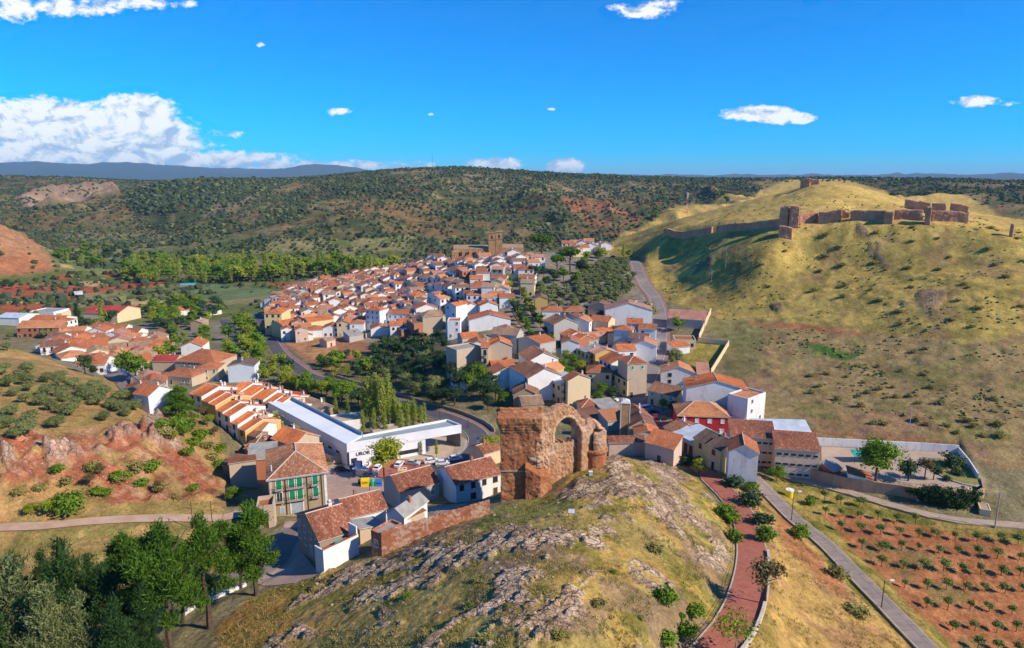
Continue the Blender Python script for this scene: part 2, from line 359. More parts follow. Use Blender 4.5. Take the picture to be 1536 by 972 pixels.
# ------------------------------------------------------------------ relief
PX, PY = project(X, Y, Z)
wx = (fbm(X, Y, 14, 3, 5) - .5); wy = (fbm(X, Y, 14, 3, 9) - .5)
sc = 900 / np.maximum(RG, 60)                      # picture units per metre, roughly
def zone(poly, warp=3.0, n=1):
    m = inpoly(PX + wx * warp * sc * .8, PY + wy * warp * sc * .4, poly).astype(float)
    return blur(m, n)
z_fore = zone([(380,1000),(415,930),(480,860),(570,832),(735,768),(830,740),(880,690),(950,678),(1010,690),(1050,722),(1100,790),(1112,830),(1085,910),(1040,990),(1040,1200),(380,1200)], 1)
rockpoly = [
 [(470,885),(520,850),(600,832),(700,812),(760,795),(850,782),(905,800),(915,850),(880,880),(850,862),(800,872),(740,850),(690,858),(620,850),(560,862),(510,885),(440,920)],
 [(835,745),(880,706),(930,684),(990,690),(1035,712),(1000,740),(960,735),(935,760),(890,745),(860,750)],
 [(960,735),(1020,730),(1085,800),(1105,840),(1090,862),(1040,850),(1000,800),(950,775)],
 [(395,972),(410,935),(450,935),(475,960),(470,985),(395,1000)],
 [(740,850),(800,860),(830,900),(800,930),(760,960),(700,985),(620,980),(690,935),(760,905)],
 [(840,870),(885,890),(890,935),(850,950),(820,985),(770,985),(800,940),(830,910)],
 [(930,820),(990,860),(1020,880),(1000,900),(950,870)],
 [(560,905),(600,925),(560,985),(500,985)]]
rock = np.zeros_like(Z)
for q in rockpoly: rock = np.maximum(rock, zone(q, 6, 2))
rn = fbm(X, Y, 5.5, 5, 31); rock = rock * sstep(.495, .58, rn + .16 * fbm(X, Y, 1.2, 2, 3)) * z_fore * (1 - ROADMASK)
extra = z_fore * sstep(.64, .70, fbm(X, Y, 7, 5, 77)) * (1 - ROADMASK); rock = np.maximum(rock, extra * .8)
cliff = zone([(0,655),(60,648),(100,650),(150,640),(200,650),(240,628),(262,660),(300,695),(340,725),(335,748),(290,750),(230,752),(165,758),(150,735),(100,720),(60,725),(0,730)], 5, 2) * (1 - ROADMASK)
cliff2 = np.maximum(zone([(10,672),(60,672),(130,660),(165,655),(175,668),(130,690),(60,702),(10,700)], 4, 1), zone([(165,645),(215,640),(240,625),(262,650),(270,680),(235,672),(200,660),(170,665)], 4, 1)) * sstep(.38,.5,fbm(X,Y,6,4,88))
# strata: tilted beds make ledges
def ledges(x, y, ang, wl):
    s_ = (x * math.cos(ang) + y * math.sin(ang)) / wl + 2.2 * fbm(x, y, 9, 3, 41)
    f_ = s_ - np.floor(s_); return sstep(0.0, .85, f_) * (1 - sstep(.86, 1.0, f_))
near = 1 - sstep(260, 420, RG)
h_rock = 0.85 * ledges(X, Y, 2.3, 3.1) + 0.55 * fbm(X, Y, 2.3, 4, 51, ridged=True) + 0.35 * ledges(X, Y, 0.9, 1.3) + 0.4 * fbm(X, Y, 1.1, 3, 55) * fbm(X, Y, 4.0, 2, 59) - .5
Z = Z + rock * h_rock * .62
Z = Z + np.maximum(cliff * (3.6 * fbm(X, Y * .5, 5.5, 5, 61, ridged=True) + 1.4 * fbm(X, Y, 1.8, 3, 63) - 2.6), 0) + cliff2 * (2.0 * ledges(X, Y, 1.5, 3.4) + 1.6 * fbm(X, Y, 2.6, 4, 65, ridged=True))
tuft = near * (1 - ROADMASK) * (1 - rock)
Z = Z + tuft * (0.26 * (fbm(X, Y, 0.9, 2, 71) - .5) + 0.7 * (fbm(X, Y, 6, 3, 73) - .5))
castle = zone([(900,400),(930,345),(990,328),(1100,300),(1180,270),(1260,268),(1350,290),(1500,318),(1700,330),(1700,700),(1440,650),(1200,600),(1150,560),(1120,500),(1060,470),(1000,450),(960,400)], 1)
Z = Z + castle * (1 - ROADMASK) * ((fbm(X, Y, 30, 4, 81) - .5) * 1.7 + (fbm(X, Y, 5, 3, 83) - .5) * 1.1)
castlerock = castle * sstep(.71, .74, fbm(X, Y * .6, 16, 4, 85)) * sstep(320, 345, RG) * (1 - sstep(430, 450, RG))
Z = Z + castlerock * (1.0 * fbm(X, Y, 4, 3, 87, ridged=True))
far = sstep(700, 1000, RG) * (1 - sstep(2500, 2900, RG))
gully = fbm(X + 120 * fbm(X, Y, 260, 2, 93), Y * 0.42, 210, 5, 91, ridged=True)
Z = Z + far * (gully - .60) * 66 * sstep(4, 40, Z) * (1 - .92 * sstep(1600, 1950, RG)) * (1 - .7 * zone([(170,310),(215,275),(250,262),(440,255),(430,290),(300,320)], 2, 3))
leftcliff = zone([(20,300),(60,285),(110,278),(175,280),(180,300),(150,315),(60,325)], 1) * (RG > 1700)
Z = Z + leftcliff * 40 * (fbm(X, Y, 90, 4, 97, ridged=True) - .35)
mtn = sstep(9000, 14000, RG); Z = Z + mtn * (fbm(X, Y, 1500, 5, 99, ridged=True) - .55) * 190 * (1 - sstep(18000, 26000, RG))

# ------------------------------------------------------------------ ground colours (soil and cover; the left escarpment's shade is painted in too)
def C(*c): return np.array(c)
col = np.zeros(Z.shape + (3,)) + C(.20, .165, .085)
def paint(m, c, a=1.0):
    global col
    m = np.clip(m * a, 0, 1)[..., None]; col = col * (1 - m) + np.asarray(c) * m
n_a = fbm(X, Y, 11, 5, 101); n_b = fbm(X, Y, 2.2, 3, 103); n_c = fbm(X, Y, 38, 4, 105); n_d = fbm(X, Y, 5, 4, 107)
STRAW = (.40,.25,.065); DRYG = (.33,.238,.075); GREEN = (.125,.135,.020); RED = (.31,.095,.045); SOIL = (.26,.135,.075); ROCKC = (.30,.245,.20)
farz = sstep(640, 760, RG)
# foreground
paint(z_fore, DRYG); paint(z_fore * sstep(.5, .62, n_a), STRAW, .75); paint(z_fore * sstep(.56, .66, n_d), GREEN, .6); paint(z_fore * sstep(.56, .66, fbm(X, Y, 8, 4, 109)), (.26,.165,.10), .75)
straw_r = zone([(1085,716),(1140,735),(1250,850),(1380,972),(1420,1100),(1050,1100),(1100,940),(1140,900),(1150,840),(1120,760)], 4, 2)
paint(straw_r, (.40,.245,.075)); paint(straw_r * sstep(.52,.62,n_d), (.33,.17,.085), .7); paint(straw_r * sstep(.58,.68,n_a), GREEN, .45)
paint(zone([(1165,765),(1190,790),(1260,870),(1270,900),(1230,880),(1180,820)], 4, 2), (.34,.135,.06), .8)
lowl = zone([(330,1100),(330,940),(380,900),(430,880),(500,860),(440,930),(400,1000),(400,1100)], 3, 2)
paint(lowl, (.30,.175,.05)); paint(lowl * sstep(.5,.6,n_d), GREEN, .7)
orch = zone([(1195,732),(1300,752),(1420,778),(1560,798),(1700,830),(1700,1200),(1460,1040),(1350,925),(1270,840)], 1.5, 1)
paint(orch, (.34,.135,.056)); paint(orch * sstep(.55,.62,n_b), (.40,.18,.075), .6); paint(orch * sstep(.62,.7,n_a), (.17,.14,.05), .7)
edge_o = zone([(1150,712),(1200,725),(1300,750),(1420,778),(1560,795),(1560,822),(1440,800),(1300,772),(1230,770),(1290,840),(1400,940),(1500,1060),(1430,1040),(1300,905),(1190,785)], 4, 2)
paint(edge_o, (.30,.215,.06)); paint(edge_o * sstep(.5,.58,n_d), GREEN, .75)
# castle hill and its field
paint(castle, (.36,.26,.07)); paint(castle * sstep(.5,.62,n_c), (.46,.32,.085), .7); paint(castle * sstep(.55,.66,n_a), (.19,.165,.045), .7); paint(castle * sstep(.60,.7,fbm(X,Y,14,4,111)), (.27,.16,.08), .6)
top = zone([(990,330),(1060,318),(1190,270),(1270,270),(1400,300),(1536,325),(1536,345),(1300,335),(1190,350),(1120,345)], 4, 2)
paint(top, (.50,.34,.10), .85)
fld = zone([(1060,478),(1150,480),(1250,490),(1350,503),(1450,516),(1600,530),(1700,720),(1480,700),(1440,668),(1240,655),(1150,640),(1100,560)], 2, 1)
paint(fld, (.275,.195,.085)); paint(fld * sstep(.5,.6,n_c), (.27,.15,.085), .8); paint(fld * sstep(.56,.66,n_a), (.17,.165,.05), .7); paint(fld * sstep(.55,.65,n_b), (.32,.21,.08), .5)
paint(zone([(1060,478),(1150,480),(1140,560),(1100,570)],3,2), (.15,.165,.055), .6)
paint(zone([(1200,513),(1240,518),(1280,530),(1300,522),(1290,535),(1265,540),(1225,527)], 2, 1), (.08,.16,.03))
paint(zone([(1120,483),(1200,487),(1310,500),(1300,503),(1190,493),(1120,487)], 1, 1), (.36,.12,.05), .8)
paint(zone([(1150,632),(1240,648),(1330,655),(1440,664),(1440,670),(1330,662),(1150,642)], 3, 1), (.27,.12,.05), .8)
paint(zone([(1001,525),(1040,512),(1092,518),(1066,555),(1040,548)], 0, 1), (.32,.25,.06))
# compound yard
paint(inpoly(PX, PY, [(1230,672),(1438,678),(1470,722),(1452,750),(1380,735),(1240,705)]).astype(float), (.42,.32,.24))
# left hill
lh = zone([(-200,500),(0,515),(60,535),(130,560),(200,582),(270,615),(330,645),(342,740),(330,772),(0,800),(-200,800)], 2, 1)
paint(lh, (.37,.215,.085)); paint(lh * sstep(.5,.6,n_a), (.27,.185,.07), .8); paint(lh * sstep(.55,.64,n_d), (.24,.20,.055), .7)
band = zone([(-100,735),(150,745),(340,730),(345,785),(200,792),(0,800),(-100,800)], 3, 2); paint(band * sstep(.42,.55,n_d), (.30,.21,.07), .8)
lowg = zone([(-200,800),(0,800),(200,785),(330,783),(380,800),(330,880),(150,980),(-200,1100)], 2, 2)
paint(lowg, (.36,.235,.085)); paint(lowg * sstep(.5,.6,n_d), (.20,.18,.05), .7)
# valley floor
val = sstep(470, 520, RG) * (1 - sstep(.0, 1, castle)) * (PX < 620) * (1 - sstep(1000, 1400, RG)) * (Z < 22)
paint(val, (.15,.16,.055)); paint(val * sstep(.5,.6,fbm(X,Y,60,4,115)), (.27,.215,.10), .8); paint(val * sstep(.56,.63,fbm(X,Y,45,3,117)), (.09,.12,.03), .8)
RF = [[(0,428),(60,424),(130,430),(200,424),(210,432),(130,440),(60,438),(0,440)],[(110,432),(160,425),(250,422),(245,430),(180,432),(120,434)],[(0,456),(60,455),(110,462),(110,470),(0,468)],
      [(190,455),(255,452),(258,458),(210,465),(190,462)],[(155,408),(180,408),(178,416),(158,415)],[(0,433),(75,433),(40,447),(0,447)],[(90,440),(130,435),(115,450),(85,455)],[(400,424),(445,425),(470,431),(450,436),(420,432)],[(238,400),(260,402),(255,407),(238,406)],
      [(80,415),(105,410),(108,420),(82,422)],[(475,428),(500,424),(500,430),(478,434)],[(386,400),(410,402),(408,407),(388,406)],[(130,460),(165,462),(160,468),(130,466)]]
for q in RF: paint(zone(q, 2, 1), (.36,.09,.045), .9)
for q in [[(100,425),(150,421),(180,426),(140,430),(90,428)],[(180,450),(250,448),(255,454),(200,458)],[(0,447),(60,448),(60,455),(0,454)],[(60,395),(110,398),(110,402),(60,400)]]: paint(zone(q, 2, 1), (.46,.33,.15), .9)
paint(zone([(280,418),(400,434),(420,442),(330,452),(260,440)], 2, 1), (.13,.175,.075), .9)
paint(zone([(400,440),(460,428),(470,432),(420,450)], 2, 1), (.13,.175,.075), .9)
paint(zone([(-100,335),(0,335),(40,350),(85,395),(60,410),(-100,412)], 3, 2), (.35,.175,.085), .95); paint(zone([(-100,385),(60,385),(85,405),(40,412),(-100,415)],3,1), (.36,.13,.06), .7)
# town ground
town = zone([(395,500),(395,470),(450,430),(540,405),(690,370),(860,370),(940,388),(985,455),(1000,600),(1050,690),(1000,680),(900,640),(860,600),(690,575),(640,560),(560,520),(440,520)], 2, 1)
paint(town, (.24,.20,.16)); paint(town * sstep(.56,.64,n_a), (.16,.15,.06), .6)
paint(zone([(40,520),(120,490),(330,480),(400,540),(400,600),(240,590),(130,560)], 2, 1), (.20,.18,.12))
paint(zone([(428,515),(470,505),(545,508),(560,530),(545,560),(500,560),(450,535)], 2, 1), (.34,.16,.085)); paint(zone([(430,515),(500,508),(510,535),(470,540)],2,1), (.42,.22,.10), .8)
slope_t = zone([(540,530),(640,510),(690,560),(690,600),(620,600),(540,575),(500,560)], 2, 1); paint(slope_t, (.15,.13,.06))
# station forecourt, plaza, car park
def hard(poly, c): paint(inpoly(PX, PY, poly).astype(float), c)
0 and hard([(488,700),(520,694),(560,706),(575,722),(592,728),(560,745),(497,765),(480,800),(430,880),(370,885),(395,850),(430,800),(440,778),(488,768)], (.37,.27,.225))
hard([(520,700),(545,700),(600,688),(700,690),(740,700),(700,716),(640,712),(585,726),(560,716)], (.36,.13,.09))
hard([(585,672),(690,655),(705,676),(690,690),(600,689),(540,700),(520,694)], (.47,.37,.27))
hard([(415,640),(500,680),(505,690),(470,690),(420,655)], (.30,.26,.22))
hard([(560,740),(640,758),(700,755),(660,775),(600,790),(540,800),(530,785)], (.34,.25,.18))
hard([(975,628),(1010,618),(1030,640),(1040,665),(1012,665),(985,645)], (.33,.14,.11))
paint(zone([(735,768),(760,756),(830,752),(880,715),(860,760),(780,785),(700,795)], 2, 2), (.15,.155,.04), .8)
# far hills
hs_ = farz * (Z > 4); hs_ = np.where(RG > 4200, 0, hs_) * (1 - sstep(.0,.3,castle))
fa = fbm(X, Y, 90, 5, 121); fb = fbm(X, Y, 30, 4, 123); fc = fbm(X, Y, 170, 4, 125)
keep = 1 - zone([(-100,335),(0,335),(40,350),(85,395),(60,410),(-100,412)], 3, 2) - np.clip(val, 0, 1)
hs_ = hs_ * np.clip(keep, 0, 1)
paint(hs_, (.125,.115,.048)); paint(hs_ * sstep(.48,.58,fa), (.055,.070,.030), .9); paint(hs_ * sstep(.57,.66,fb), (.18,.14,.065), .7); paint(hs_ * sstep(.60,.68,fc), (.27,.19,.095), .55); paint(hs_ * sstep(.60,.66,fbm(X,Y,48,3,129)), (.34,.12,.06), .3)
scarp_shade = zone([(180,300),(215,283),(250,274),(330,270),(440,266),(430,278),(350,300),(300,312),(250,332),(200,325)], 3, 2) * (RG > 1200) * (RG < 2300); paint(scarp_shade, (.045,.05,.04), .85)  # left escarpment: dark scrub cover and its shade, both painted into the ground colour
redp = zone([(830,300),(860,285),(960,290),(1010,300),(1000,345),(930,350),(860,335)], 3, 1) + zone([(560,285),(610,280),(640,290),(600,300)], 3, 1)*.8 + zone([(750,280),(830,280),(830,290),(760,290)], 3, 1)*.8 + zone([(440,290),(490,288),(500,296),(460,300)],3,1)*.7 + zone([(500,310),(560,315),(540,330),(500,330)],3,1)*.5 + zone([(600,300),(700,330),(640,360),(560,340)],3,1)*.35
paint(hs_ * np.clip(redp, 0, 1) * sstep(.44,.56,fbm(X,Y,22,3,127)), (.36,.12,.065), .7)
paint(hs_ * zone([(590,262),(650,252),(720,258),(900,275),(960,290),(900,298),(760,285),(640,290),(600,280)],3,2) * sstep(.42,.55,fa), (.30,.23,.13), .7)
paint(leftcliff, (.36,.23,.15), .8)
paint(hs_ * zone([(330,290),(400,285),(370,305),(300,330),(320,305)],3,2), (.28,.20,.16), .6)
plateau = sstep(2600, 3000, RG) * (1 - sstep(9000, 12000, RG)); paint(plateau, (.10,.11,.06))
paint(mtn, (.035,.055,.05))
# rocks over all
paint(castlerock, (.30,.20,.15), .7)
rockcol = np.where(fbm(X, Y, 3, 3, 131)[..., None] > .5, C(.54,.385,.26), C(.37,.25,.16))
rm = np.clip(rock, 0, 1)[..., None]; col = col * (1 - rm) + rockcol * rm
paint(cliff * sstep(.44,.56, n_d), (.36,.115,.06), .95); paint(cliff * sstep(.52,.62, fbm(X, Y, 2.6, 4, 66)), (.22,.085,.045), .8); paint(cliff * sstep(.58,.64,n_b) , (.45,.24,.15), .6)
paint(cliff2, (.44,.25,.17), .9); paint(cliff2 * sstep(.5,.6,n_b), (.47,.37,.29), .6)
mott = (0.80 + 0.40 * fbm(X, Y, 3.0, 3, 141))[..., None]; col = col * mott

def make_grid_mesh(name):
    me = bpy.data.meshes.new(name)
    V_ = np.stack([X, Y, Z], -1).reshape(-1, 3).astype(np.float32)
    i = np.arange(NA * NR).reshape(NA, NR)
    q = np.stack([i[:-1, :-1], i[:-1, 1:], i[1:, 1:], i[1:, :-1]], -1).reshape(-1, 4)[:, ::-1].astype(np.int32)
    me.vertices.add(len(V_)); me.vertices.foreach_set('co', V_.ravel())
    me.loops.add(q.size); me.loops.foreach_set('vertex_index', q.ravel())
    me.polygons.add(len(q)); me.polygons.foreach_set('loop_start', np.arange(0, q.size, 4, dtype=np.int32))
    me.polygons.foreach_set('use_smooth', np.ones(len(q), bool))
    me.update(calc_edges=True)
    a = me.color_attributes.new('ground', 'FLOAT_COLOR', 'POINT')
    c4 = np.ones((NA * NR, 4), np.float32); c4[:, :3] = col.reshape(-1, 3); c4[:, 3] = np.clip(rock + cliff * .3 + cliff2 * .4 + castlerock, 0, 1).ravel()
    a.data.foreach_set('color', c4.ravel())
    a = me.attributes.new('hills', 'FLOAT', 'POINT'); a.data.foreach_set('value', np.clip(hs_ * (1 - leftcliff) * (RG < 9000) * (1 - .6 * np.clip(redp, 0, 1)), 0, 1).astype(np.float32).ravel()); return me
M = {}
def mat(name):
    m = bpy.data.materials.new(name); m.use_nodes = True; t = NT(m.node_tree); t.n.clear()
    o = t.new('ShaderNodeOutputMaterial'); b = t.new('ShaderNodeBsdfPrincipled'); t.l.new(b.outputs[0], o.inputs[0])
    b.inputs['Roughness'].default_value = 0.9; b.inputs['Specular IOR Level'].default_value = 0.2; M[name] = m
    return t, b
t, b = mat('ground')
g = t.new('ShaderNodeVertexColor', layer_name='ground'); pos = t.new('ShaderNodeNewGeometry').outputs['Position']
nA = t.noise(pos, 1.6, 5, .7); nB = t.noise(pos, 0.22, 5, .6); nC = t.noise(pos, 0.03, 6, .65)
f1 = t.mapr(nA, .28, .72, .58, 1.42); f2 = t.mapr(nB, .3, .7, .72, 1.28); f3 = t.mapr(nC, .3, .7, .8, 1.2)
ff = t.math('MULTIPLY', t.math('MULTIPLY', f1, f2), f3)
cc = t.vmath('SCALE', g.outputs['Color']); cc.node.inputs['Scale'].default_value = 1; t.put(cc.node.inputs['Scale'], ff)
tint = t.mix(t.mapr(t.noise(pos, .55, 4, .6),   .52, .68, 0, .20), cc, t.mix(1.0, cc, (.70, .95, .55), 'MULTIPLY'))
rk = g.outputs['Alpha']
def cracks(sc_, w_):
    v = t.new('ShaderNodeTexVoronoi', feature='DISTANCE_TO_EDGE'); mp_ = t.new('ShaderNodeMapping'); mp_.inputs['Rotation'].default_value = (0, 0, .7); mp_.inputs['Scale'].default_value = (1.0, 2.2, 1.2); t.put(mp_.inputs[0], t.vmath('ADD', pos, t.vmath('SCALE', t.noise(pos, .9, 3, .6, col=True)))); v.inputs['Scale'].default_value = sc_; t.put(v.inputs['Vector'], mp_.outputs[0]); return t.mapr(v.outputs['Distance'], 0.0, w_)
ck = t.math('MULTIPLY', cracks(.55, .10), t.mapr(cracks(1.5, .10), 0, 1, .6, 1))
ckf = t.math('MULTIPLY', t.math('SUBTRACT', 1.0, ck), rk)
fa_ = t.new('ShaderNodeAttribute', attribute_name='hills').outputs['Fac']
vg = t.math('MULTIPLY', t.mapr(t.noise(pos, .045, 7, .72), .46, .60), fa_)
tint = t.mix(t.math('MULTIPLY', vg, .8), tint, (.040,.058,.022))
tint = t.mix(t.math('MULTIPLY', ckf, .75), tint, (.055,.04,.03))
t.put(b.inputs['Base Color'], tint)
h = t.math('SUBTRACT', t.math('ADD', t.math('MULTIPLY', nA, .35), t.math('MULTIPLY', t.noise(pos, .5, 4, .6), .8)), t.math('MULTIPLY', ckf, .5))
t.put(b.inputs['Normal'], t.bump(h, .75, .7)); b.inputs['Roughness'].default_value = 1.0; b.inputs['Specular IOR Level'].default_value = 0.05

# ------------------------------------------------------------------ object helpers
def tag(o, label=None, cat=None, group=None, kind=None):
    if label: o['label'] = label
    if cat: o['category'] = cat
    if group: o['group'] = group
    if kind: o['kind'] = kind
    return o
def link(name, me, parent=None, m=None, loc=None):
    o = bpy.data.objects.new(name, me); COL.objects.link(o)
    if m is not None and me is not None and len(me.materials) == 0:
        for mm in (m if isinstance(m, (list, tuple)) else [m]): me.materials.append(M[mm] if isinstance(mm, str) else mm)
    if parent: o.parent = parent
    if loc is not None: o.location = loc
    return o
def empty(name, loc, rz=0.0):
    o = bpy.data.objects.new(name, None); COL.objects.link(o); o.location = loc; o.rotation_euler = (0, 0, rz); o.empty_display_size = .5; return o
class MB:
    def __init__(s): s.v = []; s.f = []; s.mi = []; s.uv = []
    def face(s, pts, mi=0, uv=None):
        n = len(s.v); s.v += [tuple(p) for p in pts]; s.f.append(tuple(range(n, n + len(pts)))); s.mi.append(mi)
        s.uv += list(uv) if uv else [(0, 0)] * len(pts)
    def box(s, x0, y0, z0, x1, y1, z1, mi=0, skip=()):
        a = [(x0,y0,z0),(x1,y0,z0),(x1,y1,z0),(x0,y1,z0),(x0,y0,z1),(x1,y0,z1),(x1,y1,z1),(x0,y1,z1)]
        for k_, q in {'b':(3,2,1,0),'t':(4,5,6,7),'f':(0,1,5,4),'r':(1,2,6,5),'k':(2,3,7,6),'l':(3,0,4,7)}.items():
            if k_ not in skip: s.face([a[i] for i in q], mi)
    def prism(s, poly, z0, z1, mi=0, top=True, bottom=False, mt=None):
        n = len(poly); zz0 = z0 if isinstance(z0, (list, tuple)) else [z0] * n; zz1 = z1 if isinstance(z1, (list, tuple)) else [z1] * n
        for i in range(n):
            j = (i + 1) % n
            s.face([(*poly[i][:2], zz0[i]), (*poly[j][:2], zz0[j]), (*poly[j][:2], zz1[j]), (*poly[i][:2], zz1[i])], mi)
        if top: s.face([(*poly[i][:2], zz1[i]) for i in range(n)], mi if mt is None else mt)
        if bottom: s.face([(*poly[i][:2], zz0[i]) for i in range(n)][::-1], mi)
    def tube(s, p, q, r0, r1=None, n=6, mi=0, cap=True):
        p = Vector(p); q = Vector(q); r1 = r0 if r1 is None else r1; d = (q - p).normalized()
        a = d.orthogonal().normalized(); b_ = d.cross(a)
        A = [p + (a * math.cos(2*math.pi*i/n) + b_ * math.sin(2*math.pi*i/n)) * r0 for i in range(n)]
        B = [q + (a * math.cos(2*math.pi*i/n) + b_ * math.sin(2*math.pi*i/n)) * r1 for i in range(n)]
        for i in range(n): j = (i + 1) % n; s.face([A[i], A[j], B[j], B[i]], mi)
        if cap: s.face(B, mi); s.face(A[::-1], mi)
    def mesh(s, name, smooth=False):
        me = bpy.data.meshes.new(name); me.from_pydata(s.v, [], s.f)
        me.polygons.foreach_set('material_index', s.mi)
        if smooth: me.polygons.foreach_set('use_smooth', [True] * len(s.f))
        if any(u != (0, 0) for u in s.uv):
            l = me.uv_layers.new(name='uv'); l.data.foreach_set('uv', [c for u in s.uv for c in u])
        me.update(); return me
    def build(s, name, m, parent=None, smooth=False, loc=None):
        me = s.mesh(name, smooth)
        for mm in (m if isinstance(m, (list, tuple)) else [m]): me.materials.append(M[mm])
        return link(name, me, parent, None, loc)
ground = link('ground', make_grid_mesh('ground'), None, 'ground'); tag(ground, kind='structure')
print('terrain', NA, NR, time.time() - T0)
def G(x, y): return float(hz(x, y))

# ------------------------------------------------------------------ simple materials
def simple(name, c, rough=.85, var=.18, scale=.8, bump=.15, spec=.2, metal=0.0, c2=None, bscale=None, coord='obj'):
    t, b = mat(name)
    tc_ = t.new('ShaderNodeTexCoord'); p = tc_.outputs['Object'] if coord == 'obj' else t.new('ShaderNodeNewGeometry').outputs['Position']
    n = t.noise(p, scale, 5, .65)
    c2 = c2 or tuple(x * (1 - var * 1.6) for x in c)
    t.put(b.inputs['Base Color'], t.mix(t.mapr(n, .3, .7), c2, tuple(min(.95, x * (1 + var * .6)) for x in c)))
    b.inputs['Roughness'].default_value = rough; b.inputs['Specular IOR Level'].default_value = spec; b.inputs['Metallic'].default_value = metal
    if bump: t.put(b.inputs['Normal'], t.bump(t.noise(p, bscale or scale * 5, 4, .6), bump, .08))
    return M[name]
def paving(name, c, c2, sx, sy, mortar, mcol):
    t, b = mat(name); u = t.new('ShaderNodeUVMap'); br = t.new('ShaderNodeTexBrick')
    t.put(br.inputs['Vector'], u.outputs[0]); t.put(br.inputs['Color1'], c); t.put(br.inputs['Color2'], c2); t.put(br.inputs['Mortar'], mcol)
    br.inputs['Scale'].default_value = 1; br.inputs['Mortar Size'].default_value = mortar; br.inputs['Brick Width'].default_value = sx; br.inputs['Row Height'].default_value = sy
    p = t.new('ShaderNodeNewGeometry').outputs['Position']; n = t.noise(p, .5, 5, .7)
    t.put(b.inputs['Base Color'], t.mix(1.0, br.outputs[0], t.mix(t.mapr(n,.3,.7), (.72,.72,.72), (1.1,1.08,1.05)), 'MULTIPLY'))
    t.put(b.inputs['Normal'], t.bump(t.noise(p, 3, 3), .2, .05))
paving('red_paving', (.47,.15,.09), (.40,.125,.08), .6, .3, .02, (.30,.14,.09))
paving('concrete_slab', (.33,.26,.22), (.30,.24,.205), 3.3, 2.4, .05, (.16,.13,.11))
simple('asphalt', (.105,.10,.105), c2=(.075,.07,.075), scale=.25, coord='pos', bump=.1)
simple('asphalt_warm', (.22,.175,.15), c2=(.15,.12,.105), scale=.25, coord='pos', bump=.1)
simple('dirt', (.48,.33,.235), c2=(.38,.24,.16), scale=.3, coord='pos', bump=.3)
simple('gravel', (.43,.33,.25), c2=(.33,.24,.17), scale=.35, coord='pos', bump=.3)
simple('road_white', (.72,.70,.66), scale=1, coord='pos', bump=0)
simple('kerb_stone', (.50,.44,.36), scale=.8, coord='pos')
simple('pale_road', (.27,.225,.20), c2=(.17,.14,.125), scale=.08, coord='pos', bump=.1)
def strip(name, line, wd, m, off=.02, side=0.0, parent=None, t0=0, t1=None, nlat=2, z_lift=0.0):
    mb = MB(); L = line[t0:t1]; acc = 0; prev = None
    for i, q in enumerate(L):
        d = (L[min(i+1, len(L)-1)] - L[max(i-1, 0)]); d.z = 0; d.normalize(); nrm = Vector((-d.y, d.x, 0))
        if i: acc += (q - L[i-1]).length
        row = [Vector((*(q + nrm * (side + wd * (k_ / nlat - .5))).xy, q.z + off + z_lift)) for k_ in range(nlat + 1)]
        uvs = [(acc, wd * k_ / nlat) for k_ in range(nlat + 1)]
        if prev:
            for k_ in range(nlat): mb.face([prev[0][k_], row[k_], row[k_+1], prev[0][k_+1]][::-1], 0, [prev[1][k_], uvs[k_], uvs[k_+1], prev[1][k_+1]][::-1])
        prev = (row, uvs)
    o = mb.build(name, m, parent); return o
def ribwall(name, line, wd, h, m, side=0.0, below=.5, parent=None, t0=0, t1=None, hvar=0.0, use_ground=False, capm=None, seed=3):
    """a low wall that follows a line"""
    mb = MB(); L = line[t0:t1]; rows = []; rnd = random.Random(seed)
    for i, q in enumerate(L):
        d = (L[min(i+1, len(L)-1)] - L[max(i-1, 0)]); d.z = 0; d.normalize(); nrm = Vector((-d.y, d.x, 0))
        c = q + nrm * side; zb = G(c.x, c.y) if use_ground else q.z; hh = h + rnd.uniform(-hvar, hvar)
        a, b_ = c + nrm * wd/2, c - nrm * wd/2
        rows.append([Vector((a.x, a.y, zb - below)), Vector((a.x, a.y, zb + hh)), Vector((b_.x, b_.y, zb + hh)), Vector((b_.x, b_.y, zb - below))])
    for i in range(len(rows) - 1):
        r, s_ = rows[i], rows[i+1]
        for k_ in range(3): mb.face([r[k_], s_[k_], s_[k_+1], r[k_+1]], 1 if (k_ == 1 and capm) else 0)
    mb.face(rows[0][::-1]); mb.face(rows[-1])
    return mb.build(name, [m, capm] if capm else m, parent)
RM = {'red_walkway':'red_paving','concrete_lane':'concrete_slab','gravel_lane':'gravel','dirt_road':'dirt','main_road':'asphalt','hill_road':'pale_road','avenue':'asphalt_warm','park_promenade':'asphalt_warm','valley_street':'pale_road','field_track':'asphalt'}
simple('plaza_paving', (.42,.295,.235), c2=(.34,.235,.185), scale=.35, coord='pos', bump=.12); simple('car_park_red', (.40,.125,.085), c2=(.33,.10,.07), scale=.6, coord='pos', bump=.1); simple('forecourt_beige', (.50,.385,.27), c2=(.42,.32,.23), scale=.3, coord='pos', bump=.1)
simple('red_paving_plain', (.34,.13,.10), scale=.5, coord='pos', bump=.1); simple('yard_concrete', (.46,.34,.25), c2=(.36,.265,.195), scale=.18, coord='pos', bump=.12)
